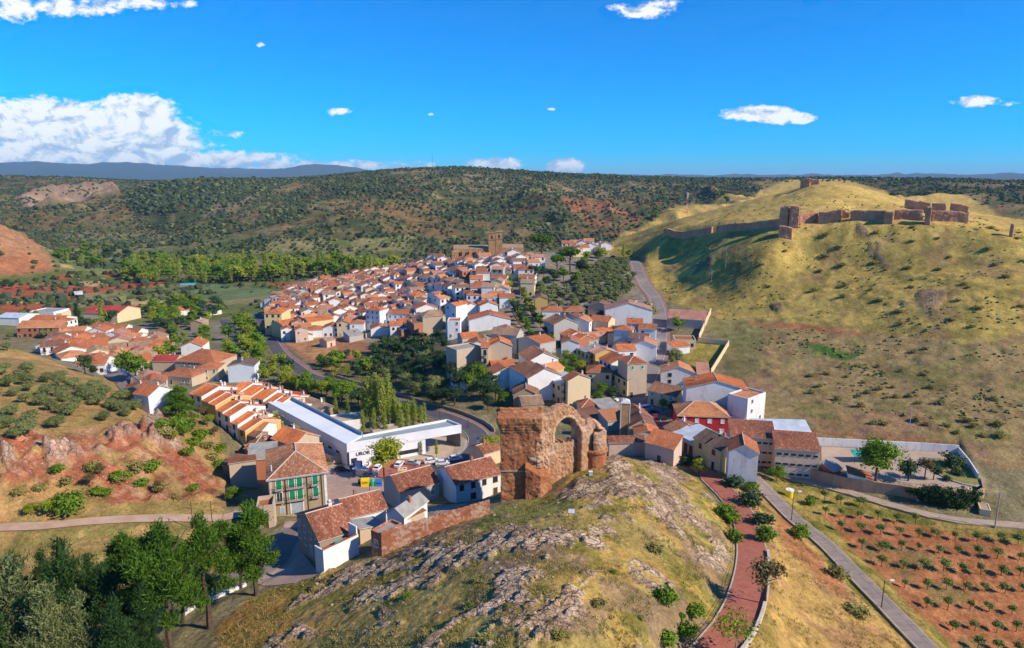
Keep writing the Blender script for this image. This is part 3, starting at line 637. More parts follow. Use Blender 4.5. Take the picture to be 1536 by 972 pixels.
def sheet(name, W3, m, off=.02, cell=1.6):
    bm = bmesh.new(); f = bm.faces.new([bm.verts.new((q.x, q.y, 0)) for q in W3])
    xs = [q.x for q in W3]; ys = [q.y for q in W3]
    for ax_, lo, hi in ((0, min(xs), max(xs)), (1, min(ys), max(ys))):
        c_ = lo + cell
        while c_ < hi:
            co = [0, 0, 0]; co[ax_] = c_; no = [0, 0, 0]; no[ax_] = 1
            bmesh.ops.bisect_plane(bm, geom=bm.verts[:] + bm.edges[:] + bm.faces[:], plane_co=co, plane_no=no); c_ += cell
    bmesh.ops.triangulate(bm, faces=bm.faces)
    for v in bm.verts: v.co.z = G(v.co.x, v.co.y) + off
    bmesh.ops.recalc_face_normals(bm, faces=bm.faces)
    if bm.faces and sum(f.normal.z for f in bm.faces) < 0: bmesh.ops.reverse_faces(bm, faces=bm.faces)
    me = bpy.data.meshes.new(name); bm.to_mesh(me); bm.free(); return link(name, me, None, m)
for _i, (_n, (_p, _m)) in enumerate(SHEETS.items()): tag(sheet(_n, _SHW[_n], _m, .05 + .006 * _i), kind='structure')
for name, (line, wd) in ROADLINES.items():
    tag(strip(name, line, wd, RM[name], .11 if name != 'avenue' else .106), kind='structure')
# ------------------------------------------------------------------ vegetation: materials
def leafmat(name, c1, c2, trans=.25, rough=.75):
    t, b = mat(name); o = [n for n in t.n if n.type == 'OUTPUT_MATERIAL'][0]
    oi = t.new('ShaderNodeObjectInfo'); vc = t.new('ShaderNodeVertexColor', layer_name='clump')
    f = t.math('ADD', t.math('MULTIPLY', vc.outputs['Color'], .75), t.math('MULTIPLY', oi.outputs['Random'], .35), clamp=True)
    c = t.mix(f, c1, c2); t.put(b.inputs['Base Color'], c); b.inputs['Roughness'].default_value = rough
    tr = t.new('ShaderNodeBsdfTranslucent'); t.put(tr.inputs[0], c)
    mx = t.new('ShaderNodeMixShader'); mx.inputs[0].default_value = trans
    t.l.new(b.outputs[0], mx.inputs[1]); t.l.new(tr.outputs[0], mx.inputs[2]); t.l.new(mx.outputs[0], o.inputs[0])
leafmat('leaf_pine', (.022,.062,.006), (.13,.24,.018))
leafmat('leaf_dark', (.016,.045,.012), (.05,.11,.022))
leafmat('leaf_dusk', (.022,.055,.022), (.07,.12,.04))
leafmat('leaf_pale', (.10,.13,.045), (.24,.26,.09))
leafmat('leaf_olive', (.085,.115,.028), (.28,.31,.11))
leafmat('leaf_grove', (.030,.055,.028), (.125,.165,.080))
leafmat('leaf_green', (.065,.135,.010), (.21,.33,.022), .3)
leafmat('leaf_yellow', (.15,.21,.012), (.42,.46,.035), .35)
leafmat('leaf_poplar', (.16,.21,.025), (.44,.50,.08), .4)
leafmat('leaf_orchard', (.085,.13,.025), (.23,.29,.06))
leafmat('leaf_shrub', (.18,.165,.045), (.38,.33,.10))
leafmat('leaf_scrub', (.025,.045,.016), (.085,.105,.038))
leafmat('leaf_grass', (.30,.23,.06), (.50,.38,.13), .1)
leafmat('leaf_rust', (.10,.085,.03), (.22,.17,.06))
simple('bark', (.12,.075,.05), var=.3, scale=2, bump=.4)
simple('bark_pale', (.30,.25,.20), var=.3, scale=2, bump=.3)
def crown_mesh(name, m, lobes, ncl, nleaf, ls, cr, seed=0, core=.62, flat=1.0, needle=False):
    rg = np.random.default_rng(seed); L = np.array([[*c, *r] for c, r in lobes], float)
    w_ = (L[:, 3] * L[:, 4] + L[:, 5] * L[:, 3]); w_ /= w_.sum()
    li = rg.choice(len(L), ncl, p=w_); d = rg.normal(size=(ncl, 3)); d /= np.linalg.norm(d, axis=1)[:, None]
    d[:, 2] = np.where(d[:, 2] < -.55, -d[:, 2] * .6, d[:, 2])
    rad = rg.uniform(.60, 1.04, ncl)[:, None]
    cc_ = L[li, :3] + d * L[li, 3:] * rad
    cv = rg.uniform(0, 1, ncl) * .8
    P = np.repeat(cc_, nleaf, 0) + rg.normal(size=(ncl * nleaf, 3)) * cr * np.array([1, 1, .65 * flat])
    D = np.repeat(d, nleaf, 0) * .8 + rg.normal(size=(len(P), 3)) * .55 + np.array([0, 0, .35]); D /= np.linalg.norm(D, axis=1)[:, None]
    A = np.cross(D, rg.normal(size=D.shape)); A /= np.linalg.norm(A, axis=1)[:, None]; B = np.cross(D, A)
    s_ = (ls * rg.uniform(.6, 1.35, len(P)))[:, None]
    if needle:
        Dn = np.repeat(d, nleaf, 0) * .7 + rg.normal(size=D.shape) * .5 + np.array([0, 0, .45]); Dn /= np.linalg.norm(Dn, axis=1)[:, None]; A = Dn * 1.0; B = np.cross(A, rg.normal(size=D.shape)); B /= np.linalg.norm(B, axis=1)[:, None]; B = B * .34
    V_ = np.stack([P - A * s_ - B * s_ * .45, P + A * s_ * .2 - B * s_ * .7, P + A * s_ * 1.1 + B * s_ * .1, P - A * s_ * .1 + B * s_ * .75], 1).reshape(-1, 3)
    n = len(P); verts = [V_]; clump = [np.repeat(np.repeat(cv, nleaf) + rg.uniform(0, .3, n), 4)]
    quads = np.arange(4 * n).reshape(n, 4); lv = [quads.ravel()]; ls_ = [4] * n; off = 4 * n
    if core > 0:
        for q in L:
            bm = bmesh.new(); bmesh.ops.create_icosphere(bm, subdivisions=2, radius=1)
            co = np.array([v.co[:] for v in bm.verts]); nn = 1 + .25 * (rg.uniform(size=len(co)) - .5)
            verts.append(co * nn[:, None] * q[3:] * core + q[:3]); fs = np.array([[v.index for v in f.verts] for f in bm.faces])
            lv.append((fs + off).ravel()); ls_ += [3] * len(fs); off += len(co); clump.append(np.full(len(co), .1)); bm.free()
    V_ = np.concatenate(verts); lv = np.concatenate(lv); ls_ = np.array(ls_)
    me = bpy.data.meshes.new(name); me.vertices.add(len(V_)); me.vertices.foreach_set('co', V_.astype(np.float32).ravel())
    me.loops.add(len(lv)); me.loops.foreach_set('vertex_index', lv.astype(np.int32))
    me.polygons.add(len(ls_)); me.polygons.foreach_set('loop_start', np.concatenate([[0], np.cumsum(ls_)[:-1]]).astype(np.int32))
    me.update(calc_edges=True)
    a = me.color_attributes.new('clump', 'FLOAT_COLOR', 'POINT'); c4 = np.repeat(np.concatenate(clump)[:, None], 4, 1); c4[:, 3] = 1
    a.data.foreach_set('color', c4.astype(np.float32).ravel()); me.materials.append(M[m]); return me
def trunk_mesh(name, h, r, m='bark', limbs=3, spread=1.0, lean=0.0, seed=0, n=6, top=.8):
    rg = random.Random(seed); mb = MB(); pts = [Vector((0, 0, -1.0))]
    for i in range(1, 5): pts.append(Vector((lean * i / 4 + rg.uniform(-.04, .04) * h * .4, rg.uniform(-.04, .04) * h * .4, h * top * i / 4)))
    rs = [r * 1.2, r, r * .85, r * .65, r * .35]
    for i in range(4): mb.tube(pts[i], pts[i+1], rs[i], rs[i+1], n, cap=(i == 3))
    for k_ in range(limbs):
        b_ = pts[2].lerp(pts[4], rg.uniform(0, .8)); a = rg.uniform(0, 6.28)
        e = b_ + Vector((math.cos(a) * spread, math.sin(a) * spread, spread * rg.uniform(.3, .9))); mb.tube(b_, e, r * .42, r * .12, 5, cap=False)
    me = mb.mesh(name, True); me.materials.append(M[m]); return me
# unit designs: every design is built at its natural size in metres and scaled by tree height
DES = {}
def design(kind, H, crown, trunk): DES.setdefault(kind, []).append((H, crown, trunk))
def lobes_random(n, c, R_, r, seed, zs=1.0):
    g_ = random.Random(seed); out = []
    for _ in range(n):
        a = g_.uniform(0, 6.28); q = g_.uniform(.25, 1); out.append(((c[0] + math.cos(a) * R_ * q, c[1] + math.sin(a) * R_ * q, c[2] + g_.uniform(-1, 1) * R_ * .55 * zs), (r * g_.uniform(.75, 1.2), r * g_.uniform(.75, 1.2), r * g_.uniform(.55, .85))))
    return out
for s_ in range(3):
    design('pine', 15, crown_mesh('crown', 'leaf_pine', [((0,0,13.9),(.9,.9,1.2)),((.7,.3,12.4),(1.5,1.5,1.1)),((-1.0,.6,11.4),(1.7,1.6,1.1))] + lobes_random(17, (0,0,8.4), 3.3, 1.22, s_+2, 2.1), 620, 26, .26, .40, s_, .55, 1, True), trunk_mesh('trunk', 15, .32, 'bark', 7, 2.9, .8*(s_-1), s_))
    design('grove_tree', 15, crown_mesh('crown', 'leaf_dark', [((0,0,14),(.8,.8,1.8)),((0,0,11.5),(1.6,1.6,2)),((0,0,8.5),(2.4,2.4,2.4)),((0,0,5.5),(2.9,2.9,2.6))] + lobes_random(9, (0,0,7.5), 2.3, 1.2, s_+9, 2.4), 460, 26, .26, .42, s_+10, .6, 1, True), trunk_mesh('trunk', 15, .28, 'bark', 3, 2, 0, s_))
    design('pale_tree', 14, crown_mesh('crown', 'leaf_pale', [((0,0,13),(.7,.7,1.6)),((.4,0,10.5),(1.4,1.4,2)),((0,.3,7.5),(2.1,2.1,2.4)),((0,0,4.5),(2.4,2.4,2.2))] + lobes_random(9, (0,0,7), 2.0, 1.0, s_+9, 2.4), 460, 26, .24, .40, s_+15, .5, 1, True), trunk_mesh('trunk', 14, .25, 'bark_pale', 5, 2, 0, s_))
    design('olive', 4.6, crown_mesh('crown', 'leaf_olive', lobes_random(7, (0,0,1.95), 1.25, 1.35, s_+20), 170, 15, .115, .30, s_+20, .7), trunk_mesh('trunk', 4.6, .22, 'bark', 4, 1.1, .2, s_+3, 6, .6))
    design('round', 7, crown_mesh('crown', 'leaf_green', lobes_random(8, (0,0,4.3), 1.5, 1.45, s_+30, 1.7), 170, 14, .165, .36, s_+30), trunk_mesh('trunk', 7, .17, 'bark', 3, 1.2, .1, s_+3))
    design('yellow', 7, crown_mesh('crown', 'leaf_yellow', lobes_random(8, (0,0,4.2), 1.5, 1.35, s_+40, 1.7), 170, 14, .155, .36, s_+40, .5), trunk_mesh('trunk', 7, .16, 'bark', 4, 1.2, .1, s_+3))
    design('dark', 7, crown_mesh('crown', 'leaf_dusk', lobes_random(8, (0,0,3.8), 1.6, 1.5, s_+50, 1.7), 160, 14, .165, .36, s_+50), trunk_mesh('trunk', 7, .2, 'bark', 3, 1.2, .1, s_+3))
    design('poplar', 12, crown_mesh('crown', 'leaf_poplar', [((0,0,10.8),(.55,.55,1.6)),((.1,0,8.6),(.9,.9,2)),((0,.1,6.2),(1.15,1.15,2.2)),((0,0,3.6),(1.1,1.1,2))], 170, 14, .15, .32, s_+60, .5), trunk_mesh('trunk', 12, .16, 'bark_pale', 2, .6, 0, s_+3))
    design('orchard', 2.6, crown_mesh('crown', 'leaf_orchard', lobes_random(4, (0,0,1.6), .55, .68, s_+70), 42, 9, .13, .2, s_+70, .5), trunk_mesh('trunk', 2.6, .07, 'bark', 3, .6, .05, s_+3, 5, .6))
    design('shrub', 1.6, crown_mesh('crown', 'leaf_shrub', lobes_random(4, (0,0,.55), .6, .68, s_+80), 50, 9, .13, .24, s_+80, .55), trunk_mesh('trunk', 1, .05, 'bark', 3, .5, 0, s_, 5, .6))
    design('greenshrub', 1.8, crown_mesh('crown', 'leaf_green', lobes_random(4, (0,0,.7), .5, .75, s_+90), 60, 9, .14, .24, s_+90, .6), trunk_mesh('trunk', 1, .05, 'bark', 3, .5, 0, s_, 5, .6))
    design('darkshrub', 1.8, crown_mesh('crown', 'leaf_dusk', lobes_random(4, (0,0,.8), .5, .8, s_+95), 60, 9, .14, .24, s_+95, .6), trunk_mesh('trunk', 1, .05, 'bark', 3, .5, 0, s_, 5, .6))
    design('rust', 6.5, crown_mesh('crown', 'leaf_rust', lobes_random(7, (0,0,4.2), 1.6, 1.0, s_+97), 90, 10, .2, .45, s_+97, .3), trunk_mesh('trunk', 6.5, .15, 'bark', 6, 1.5, .1, s_+3))
    design('sparse', 5.5, crown_mesh('crown', 'leaf_yellow', lobes_random(7, (0,0,3.4), 1.7, .9, s_+98), 60, 9, .15, .5, s_+98, 0), trunk_mesh('trunk', 5.5, .10, 'bark_pale', 8, 1.9, .1, s_+3))
design('umbrella', 12, crown_mesh('crown', 'leaf_pine', [((0,0,10),(4.2,4.2,1.4))] + lobes_random(9, (0,0,9.4), 4.2, 1.9, 5, .35), 260, 12, .36, .6, 5, .7), trunk_mesh('trunk', 12, .4, 'bark', 8, 4, .3, 5))
design('cypress', 10, crown_mesh('crown', 'leaf_dark', [((0,0,8.4),(.5,.5,1.6)),((0,0,6),(.9,.9,2)),((0,0,3.4),(1.1,1.1,2.2))], 110, 10, .22, .3, 3, .8), trunk_mesh('trunk', 10, .15, 'bark', 0, 1, 0, 5))
LITE = {}
for s_ in range(2):
    for kd, mt, H0_, lob in (('round','leaf_green',7,lobes_random(6,(0,0,4.3),1.5,1.45,s_+30,1.7)),('yellow','leaf_yellow',7,lobes_random(6,(0,0,4.2),1.5,1.35,s_+40,1.7)),('dark','leaf_dusk',7,lobes_random(6,(0,0,3.8),1.6,1.5,s_+50,1.7)),('poplar','leaf_poplar',12,[((0,0,10.8),(.55,.55,1.6)),((.1,0,8.6),(.9,.9,2)),((0,.1,6.2),(1.15,1.15,2.2)),((0,0,3.6),(1.1,1.1,2))]),('olive','leaf_olive',4.6,lobes_random(5,(0,0,1.95),1.25,1.35,s_+20))):
        LITE.setdefault(kd, []).append((H0_, crown_mesh('crown', mt, lob, 65, 8, .26 if kd != 'olive' else .17, .4 if kd != 'olive' else .3, s_+130, .66), trunk_mesh('trunk', H0_, .16, 'bark', 1, .8, .1, s_+3, 4)))
def dz_for(P, toppy):
    v = (486 - toppy) / F; z_ = CAMZ + P.y * (v * math.cos(p_) - math.sin(p_)) / (math.cos(p_) + v * math.sin(p_)); return z_ - P.z
NAMES = {'pine':('pine_tree','pine'),'grove_tree':('fir_tree','tree'),'pale_tree':('cedar_tree','tree'),'olive':('olive_tree','olive tree'),'round':('leafy_tree','tree'),'yellow':('leafy_tree','tree'),'dark':('evergreen_tree','tree'),'poplar':('poplar_tree','poplar'),
 'orchard':('fruit_tree','fruit tree'),'shrub':('dry_shrub','shrub'),'greenshrub':('green_shrub','shrub'),'darkshrub':('dark_shrub','shrub'),'rust':('leafy_tree','tree'),'sparse':('sparse_tree','tree'),'umbrella':('umbrella_pine','pine'),'cypress':('cypress_tree','cypress')}
TREES = []
def tree(kind, P, h, label=None, group=None, wide=1.0, parts=True):
    D_ = LITE[kind] if (kind in LITE and math.hypot(P.x, P.y) > 290) else DES[kind]; H0, cm, tm = D_[random.randrange(len(D_))]; s_ = h / H0
    nm, cat = NAMES[kind]
    z_ = min(P.z, G(P.x, P.y))
    e = empty(nm, (P.x, P.y, z_ - .03), random.uniform(0, 6.28))
    c = bpy.data.objects.new('crown', cm); COL.objects.link(c); c.parent = e; c.scale = (s_ * wide, s_ * wide, s_)
    tr = bpy.data.objects.new('trunk' if 'shrub' not in kind else 'stem', tm); COL.objects.link(tr); tr.parent = e; tr.scale = (s_, s_, s_)
    tag(e, label, cat, group); TREES.append(e); return e
ONES = ['','first','second','third','fourth','fifth','sixth','seventh','eighth','ninth','tenth','eleventh','twelfth','thirteenth','fourteenth','fifteenth','sixteenth','seventeenth','eighteenth','nineteenth']
TENS = {2:'twent',3:'thirt',4:'fort',5:'fift',6:'sixt',7:'sevent',8:'eight',9:'ninet'}
def ordinal(n):
    if n < 20: return ONES[n]
    if n >= 100: return 'hundredth' if n == 100 else 'hundred-and-' + ordinal(n - 100)
    t, o = divmod(n, 10); return TENS[t] + ('ieth' if o == 0 else 'y-' + ONES[o])
def scatter(poly, spacing, jitter=.35, rmin=46, rmax=3000, maxn=9999, seed=1, avoid_road=True):
    """world points inside a picture polygon laid on the ground"""
    g_ = random.Random(seed); w3 = [at(*q) for q in poly]; xs = [q.x for q in w3]; ys = [q.y for q in w3]; out = []
    y = min(ys); row = 0
    while y < max(ys):
        x = min(xs) + (spacing / 2 if row % 2 else 0)
        while x < max(xs):
            a, b_ = x + g_.uniform(-1, 1) * jitter * spacing, y + g_.uniform(-1, 1) * jitter * spacing
            z_ = G(a, b_); q = project(a, b_, z_)
            if inpoly(np.array([float(q[0])]), np.array([float(q[1])]), poly)[0] and rmin < math.hypot(a, b_) < rmax:
                if not (avoid_road and float(hz(a, b_, ROADMASK)) > .5): out.append(Vector((a, b_, z_)))
            x += spacing
        y += spacing * .87; row += 1
    g_.shuffle(out); return out[:maxn]
def tree_field(items, text, group, colour=None, wide=1.0):
    """items: (kind, point, height); labels run from the left of the picture"""
    items = sorted(items, key=lambda q: float(project(q[1].x, q[1].y, q[1].z)[0]))
    cnt = {}
    word = {'pine':'pine','olive':'olive tree','round':'green leafy tree','yellow':'yellow-green tree','dark':'dark evergreen tree','poplar':'slim poplar','orchard':'fruit tree','shrub':'dry shrub','greenshrub':'green shrub','darkshrub':'dark shrub','rust':'rusty-brown tree','sparse':'sparse tree','cypress':'narrow cypress','grove_tree':'dark fir','pale_tree':'pale cedar','umbrella':'umbrella pine'}
    for k_, P, h in items:
        cnt[k_] = cnt.get(k_, 0) + 1
        tree(k_, P, h, f'{word[k_]}, {ordinal(cnt[k_])} from the left {text}', group, wide)
# ------------------------------------------------------------------ stuff spread with geometry nodes
def spread(name, pts, scales, sources, label=None, cat=None):
    me = bpy.data.meshes.new(name); me.vertices.add(len(pts)); me.vertices.foreach_set('co', np.asarray(pts, np.float32).ravel())
    a = me.attributes.new('sc', 'FLOAT', 'POINT'); a.data.foreach_set('value', np.asarray(scales, np.float32))
    o = link(name, me); cl_ = bpy.data.collections.new(name + '_kinds')
    for i, sm in enumerate(sources):
        so_ = bpy.data.objects.new(name + '_piece', sm); cl_.objects.link(so_)
    ng = bpy.data.node_groups.new(name, 'GeometryNodeTree'); ng.interface.new_socket('Geometry', in_out='INPUT', socket_type='NodeSocketGeometry'); ng.interface.new_socket('Geometry', in_out='OUTPUT', socket_type='NodeSocketGeometry')
    n = ng.nodes; l = ng.links; gi = n.new('NodeGroupInput'); go = n.new('NodeGroupOutput'); ip = n.new('GeometryNodeInstanceOnPoints'); ci = n.new('GeometryNodeCollectionInfo')
    ci.inputs['Collection'].default_value = cl_; ci.inputs['Separate Children'].default_value = True; ci.inputs['Reset Children'].default_value = True
    at_ = n.new('GeometryNodeInputNamedAttribute'); at_.data_type = 'FLOAT'; at_.inputs['Name'].default_value = 'sc'
    rv = n.new('FunctionNodeRandomValue'); rv.data_type = 'FLOAT_VECTOR'; rv.inputs['Min'].default_value = (0, 0, 0); rv.inputs['Max'].default_value = (0, 0, 6.283)
    ri = n.new('FunctionNodeRandomValue'); ri.data_type = 'INT'; ri.inputs['Min'].default_value = 0; ri.inputs['Max'].default_value = len(sources) - 1 if len(sources) > 1 else 0
    l.new(gi.outputs[0], ip.inputs['Points']); l.new(ci.outputs[0], ip.inputs['Instance']); ip.inputs['Pick Instance'].default_value = True
    l.new([q for q in ri.outputs if q.type == 'INT'][0], ip.inputs['Instance Index']); l.new([q for q in rv.outputs if q.type == 'VECTOR'][0], ip.inputs['Rotation']); l.new([q for q in at_.outputs if q.enabled][0], ip.inputs['Scale'])
    l.new(ip.outputs[0], go.inputs[0]); md = o.modifiers.new('spread', 'NODES'); md.node_group = ng
    tag(o, label, cat, kind='stuff'); return o
def blob_mesh(name, m, seed, r=(1, 1, .8), sub=1, z0=.55, rough=.35):
    bm = bmesh.new(); bmesh.ops.create_icosphere(bm, subdivisions=sub, radius=1); g_ = random.Random(seed)
    for v in bm.verts: v.co = Vector((v.co.x * r[0], v.co.y * r[1], v.co.z * r[2] + z0)) * (1 + g_.uniform(-rough, rough))
    me = bpy.data.meshes.new(name); bm.to_mesh(me); bm.free()
    a = me.color_attributes.new('clump', 'FLOAT_COLOR', 'POINT')
    for i, d in enumerate(a.data): q = g_.random() * .7; d.color = (q, q, q, 1)
    me.materials.append(M[m]); return me

# ================================================================== TREES IN PLACE
def T(kind, px, py, top, label, group=None, wide=1.0):
    P = at(px, py); tree(kind, P, dz_for(P, top), label, group, wide)
T('pine', 385, 893, 754, 'tall bright pine with straight bare trunk beside the beige corner house', wide=.98)
T('pine', 361, 883, 792, 'smaller pine tucked behind the tall pine nearest the corner house')
T('pine', 314, 942, 772, 'pine with crooked forked trunk on straw slope below the promenade', wide=.78)
T('pine', 258, 985, 782, 'broadest pine of the grove, its leaning trunk at bottom edge', wide=.88)
T('pine', 275, 934, 815, 'slender pine hidden behind the crooked pine by the promenade kerb', wide=.8)
T('pine', 205, 945, 800, 'pine on far side of the promenade, left of the broadest pine')
GROVE = [(150,985,835,'grove_tree',1.0),(118,1010,812,'grove_tree',1.0),(175,1010,850,'grove_tree',1.0),(58,1060,838,'pale_tree',1.15),(95,1075,880,'pale_tree',1.0),(22,1050,850,'grove_tree',1.1),(-5,1000,820,'grove_tree',1.0),(35,960,835,'grove_tree',.9),(80,960,830,'grove_tree',1.0),(190,1060,905,'grove_tree',1.0),(140,1060,890,'pale_tree',.85),(5,1100,905,'grove_tree',1.0),(225,1020,880,'grove_tree',.8)]
GROVE.sort(); GROVE_LABELS = [f"{'dark fir' if q[3] == 'grove_tree' else 'pale cedar'}, {ordinal(i+1)} crown from the left in the bottom left grove" for i, q in enumerate(GROVE)]
for i, (a, b_, c, k_, wd) in enumerate(GROVE):
    P = at(a, b_); tree(k_, P, dz_for(P, c), GROVE_LABELS[i], 'trees of the bottom left grove', wd * .85)
OL = [(12,571),(40,568),(68,565),(94,562),(19,586),(39,595),(44,577),(66,585),(74,606),(94,585),(110,574),(99,593),(115,602),(128,586),(141,578),(16,614),(48,625),(83,633),(103,614),(4,634),(23,650),(38,645),(154,622),(146,599),(158,586),(166,603),(175,608),(188,615),(181,592),(134,593),(11,517),(40,551),(29,561),(15,500),(200,606),(60,600),(88,571),(3,553),(-12,590),(-14,640)]
tree_field([('olive', at(a, b_ + 9), 4.3 * random.uniform(.8, 1.2)) for a, b_ in OL], 'on the ochre slope at left', 'olive trees on the left slope', wide=1.12)
orch_rows = [[(335,215),(415,238),(510,243)],[(340,292),(422,300),(515,308),(603,315),(695,325),(790,335)],[(418,370),(515,380),(613,390),(708,395),(805,405),(893,407),(988,420),(1095,425),(1213,425),(1300,440)],
 [(522,460),(622,468),(720,470),(805,470),(905,483),(997,490),(1105,500),(1198,510),(1310,515)],[(620,550),(730,560),(832,568),(930,572),(1030,583),(1115,590),(1218,595),(1310,597)],[(735,655),(848,665),(943,665),(1040,665),(1138,675),(1235,685),(1325,675)],
 [(845,755),(950,765),(1060,765),(1157,775),(1270,790)],[(975,865),(1085,870),(1195,880),(1292,875)],[(1100,965),(1200,970),(1300,975),(1400,980)]]
for r_, row in enumerate(orch_rows):
    for i, (a, b_) in enumerate(row):
        px_, py_ = 1136 + a / 3.33, 680 + b_ / 3.33 + 5
        tree('orchard', at(px_, py_), 2.7 * random.uniform(.75, 1.15), f"small fruit tree, {ordinal(i+1)} from the left in the {ordinal(r_+1)} row of the red orchard", 'fruit trees in the red orchard', random.uniform(.85, 1.2))
T('yellow', 577, 718, 652, 'big yellow-green tree standing in the car park by the bins', wide=1.15)
T('yellow', 735, 690, 648, 'bright yellow-green tree at the road bend behind the low roofs', wide=1.2)
T('shrub', 407, 650, 612, 'round olive-brown bush tree at the far end of the concrete wall', wide=.75)
T('round', 1313, 722, 652, 'largest dark green tree in the walled yard', wide=1.15)
T('dark', 1362, 722, 688, 'dark tree right of the largest yard tree', wide=1.1)
T('rust', 1386, 720, 684, 'grey-green loose tree standing on the yard edge above the ivy', wide=1.0)
T('dark', 1400, 720, 692, 'rounded grey-green tree beside the yard flower bed', wide=.9)
T('darkshrub', 1427, 700, 677, 'clipped dark bush at the top of the oval flower bed', wide=1.1)
T('darkshrub', 1440, 714, 702, 'low bush at the bottom of the oval flower bed', wide=1.2)
T('darkshrub', 1422, 722, 712, 'small round hedge ball beside the oval flower bed', wide=1)
T('darkshrub', 1026, 697, 678, 'round dark bush beside red walkway opposite the garage row', wide=1.2)
T('yellow', 1048, 713, 686, 'small lime green tree at the edge of red walkway near cream house', wide=1.1)
T('darkshrub', 1102, 730, 711, 'dark flowering bush at the foot of the white gable end', wide=1.3)
T('greenshrub', 1126, 738, 719, 'grey-green bush against the tall white gable end', wide=.9)
T('darkshrub', 1124, 755, 734, 'dark bush beside railing, first below the white gable end', wide=1.3)
T('darkshrub', 1138, 786, 766, 'dark bush beside railing, second below the white gable end', wide=1.2)
T('greenshrub', 1150, 812, 786, 'grey-green bush beside railing, third below the white gable end', wide=.9)
T('greenshrub', 1090, 780, 753, 'grey-green bush on left edge of the red walkway', wide=1.0)
T('greenshrub', 1101, 811, 789, 'smaller grey-green bush on left edge of the red walkway', wide=.9)
T('rust', 1148, 907, 832, 'olive-brown tree with dark trunk at right kerb of the red walkway', wide=.95)
T('sparse', 1102, 985, 918, 'thin yellow-green tree over the red walkway at the bottom edge', wide=1.1)
T('round', 1165, 722, 700, 'spreading shrubby tree where the two lanes meet', wide=1.7)
T('greenshrub', 1216, 757, 742, 'tall dry bush beside the yellow sign post', wide=.8)
T('greenshrub', 1198, 806, 783, 'grey-green bush by left kerb of the concrete lane', wide=.9)
T('pine', 272, 628, 578, 'dense dark green pine at the crest of the red cliff', wide=1.5)
T('greenshrub', 98, 668+100, 730, 'upright lime shrub below the red cliff, left of its pair', wide=.9)
T('yellow', 76, 772, 744, 'bright lime bush on the verge of the dirt road', wide=1.2)
T('yellow', 47, 773, 752, 'smaller lime bush left of its twin by the dirt road', wide=1.1)
T('yellow', 378, 667, 645, 'small round tree in the gap behind orange roofs', wide=1.3)
T('round', 352, 752, 728, 'bright green shrub tree behind the brick terrace', wide=1.4)
T('greenshrub', 1000, 905, 880, 'green-brown bush on rocky hill near the walkway wall', wide=1.1)
T('greenshrub', 1042, 925, 903, 'vivid green bush on the hill beside walkway wall', wide=1.0)
T('greenshrub', 1030, 955, 930, 'vivid green bush near the bottom of the rocky hill', wide=1.0)
T('greenshrub', 1002, 965, 945, 'vivid green bush at the bottom centre-right of the hill', wide=1.2)
T('shrub', 1255, 865, 845, 'round ochre shrub on straw slope above the concrete lane', wide=1.1)
T('shrub', 1285, 922, 905, 'wide ochre shrub on straw slope above the concrete lane', wide=1.4)
T('shrub', 985, 830, 815, 'dry bush on the rocky hill above the walkway', wide=1.2)
T('umbrella', 812, 388, 351, 'umbrella pine with flat crown right of the church', wide=1.0)
T('umbrella', 855, 408, 370, 'umbrella pine on the slope above the olive grove', wide=1.0)
T('umbrella', 835, 412, 382, 'lower umbrella pine left of the one above the olive grove', wide=.9)
for i,(a,b_,c,k_) in enumerate([(800,420,395,'dark'),(815,415,400,'dark'),(830,425,400,'dark'),(845,422,398,'round'),(805,405,388,'round'),(870,412,385,'dark'),(880,398,375,'yellow'),(903,388,368,'yellow'),(897,392,372,'round'),(820,430,412,'dark'),(865,425,405,'round'),(935,388,366,'poplar'),(942,386,374,'round'),(790,412,398,'dark'),(882,410,392,'round')]): PARK = globals().get('PARK', []) + [(k_, at(a, b_), dz_for(at(a, b_), c))]
tree_field(PARK, 'in the park above the olive grove', 'trees of the hilltop park', wide=1.2)
T('dark', 773, 478, 449, 'big round dark tree at the top of the avenue', wide=1.0)
T('shrub', 972, 472, 449, 'round grey-green bush at the bend of hill road', wide=.9)
T('olive', 1013, 548, 515, 'yellow-green willow-like tree right of the hill road', wide=.85)
T('round', 1018, 496, 475, 'dense green tree in front of pink-roofed barn', wide=1.5)
T('dark', 1008, 624, 598, 'dark tree in the little square by the parked van', wide=1.0)
T('round', 995, 617, 597, 'green tree in the little square near turquoise shutters', wide=1.1)
T('dark', 1090, 306, 292, 'lone dark conifer on castle hill crest', wide=1)
T('round', 983, 332, 316, 'dark green tree at left end of the castle wall', wide=1.3)
T('yellow', 963, 341, 332, 'yellow-green bush below the left end of the castle wall', wide=1.4)
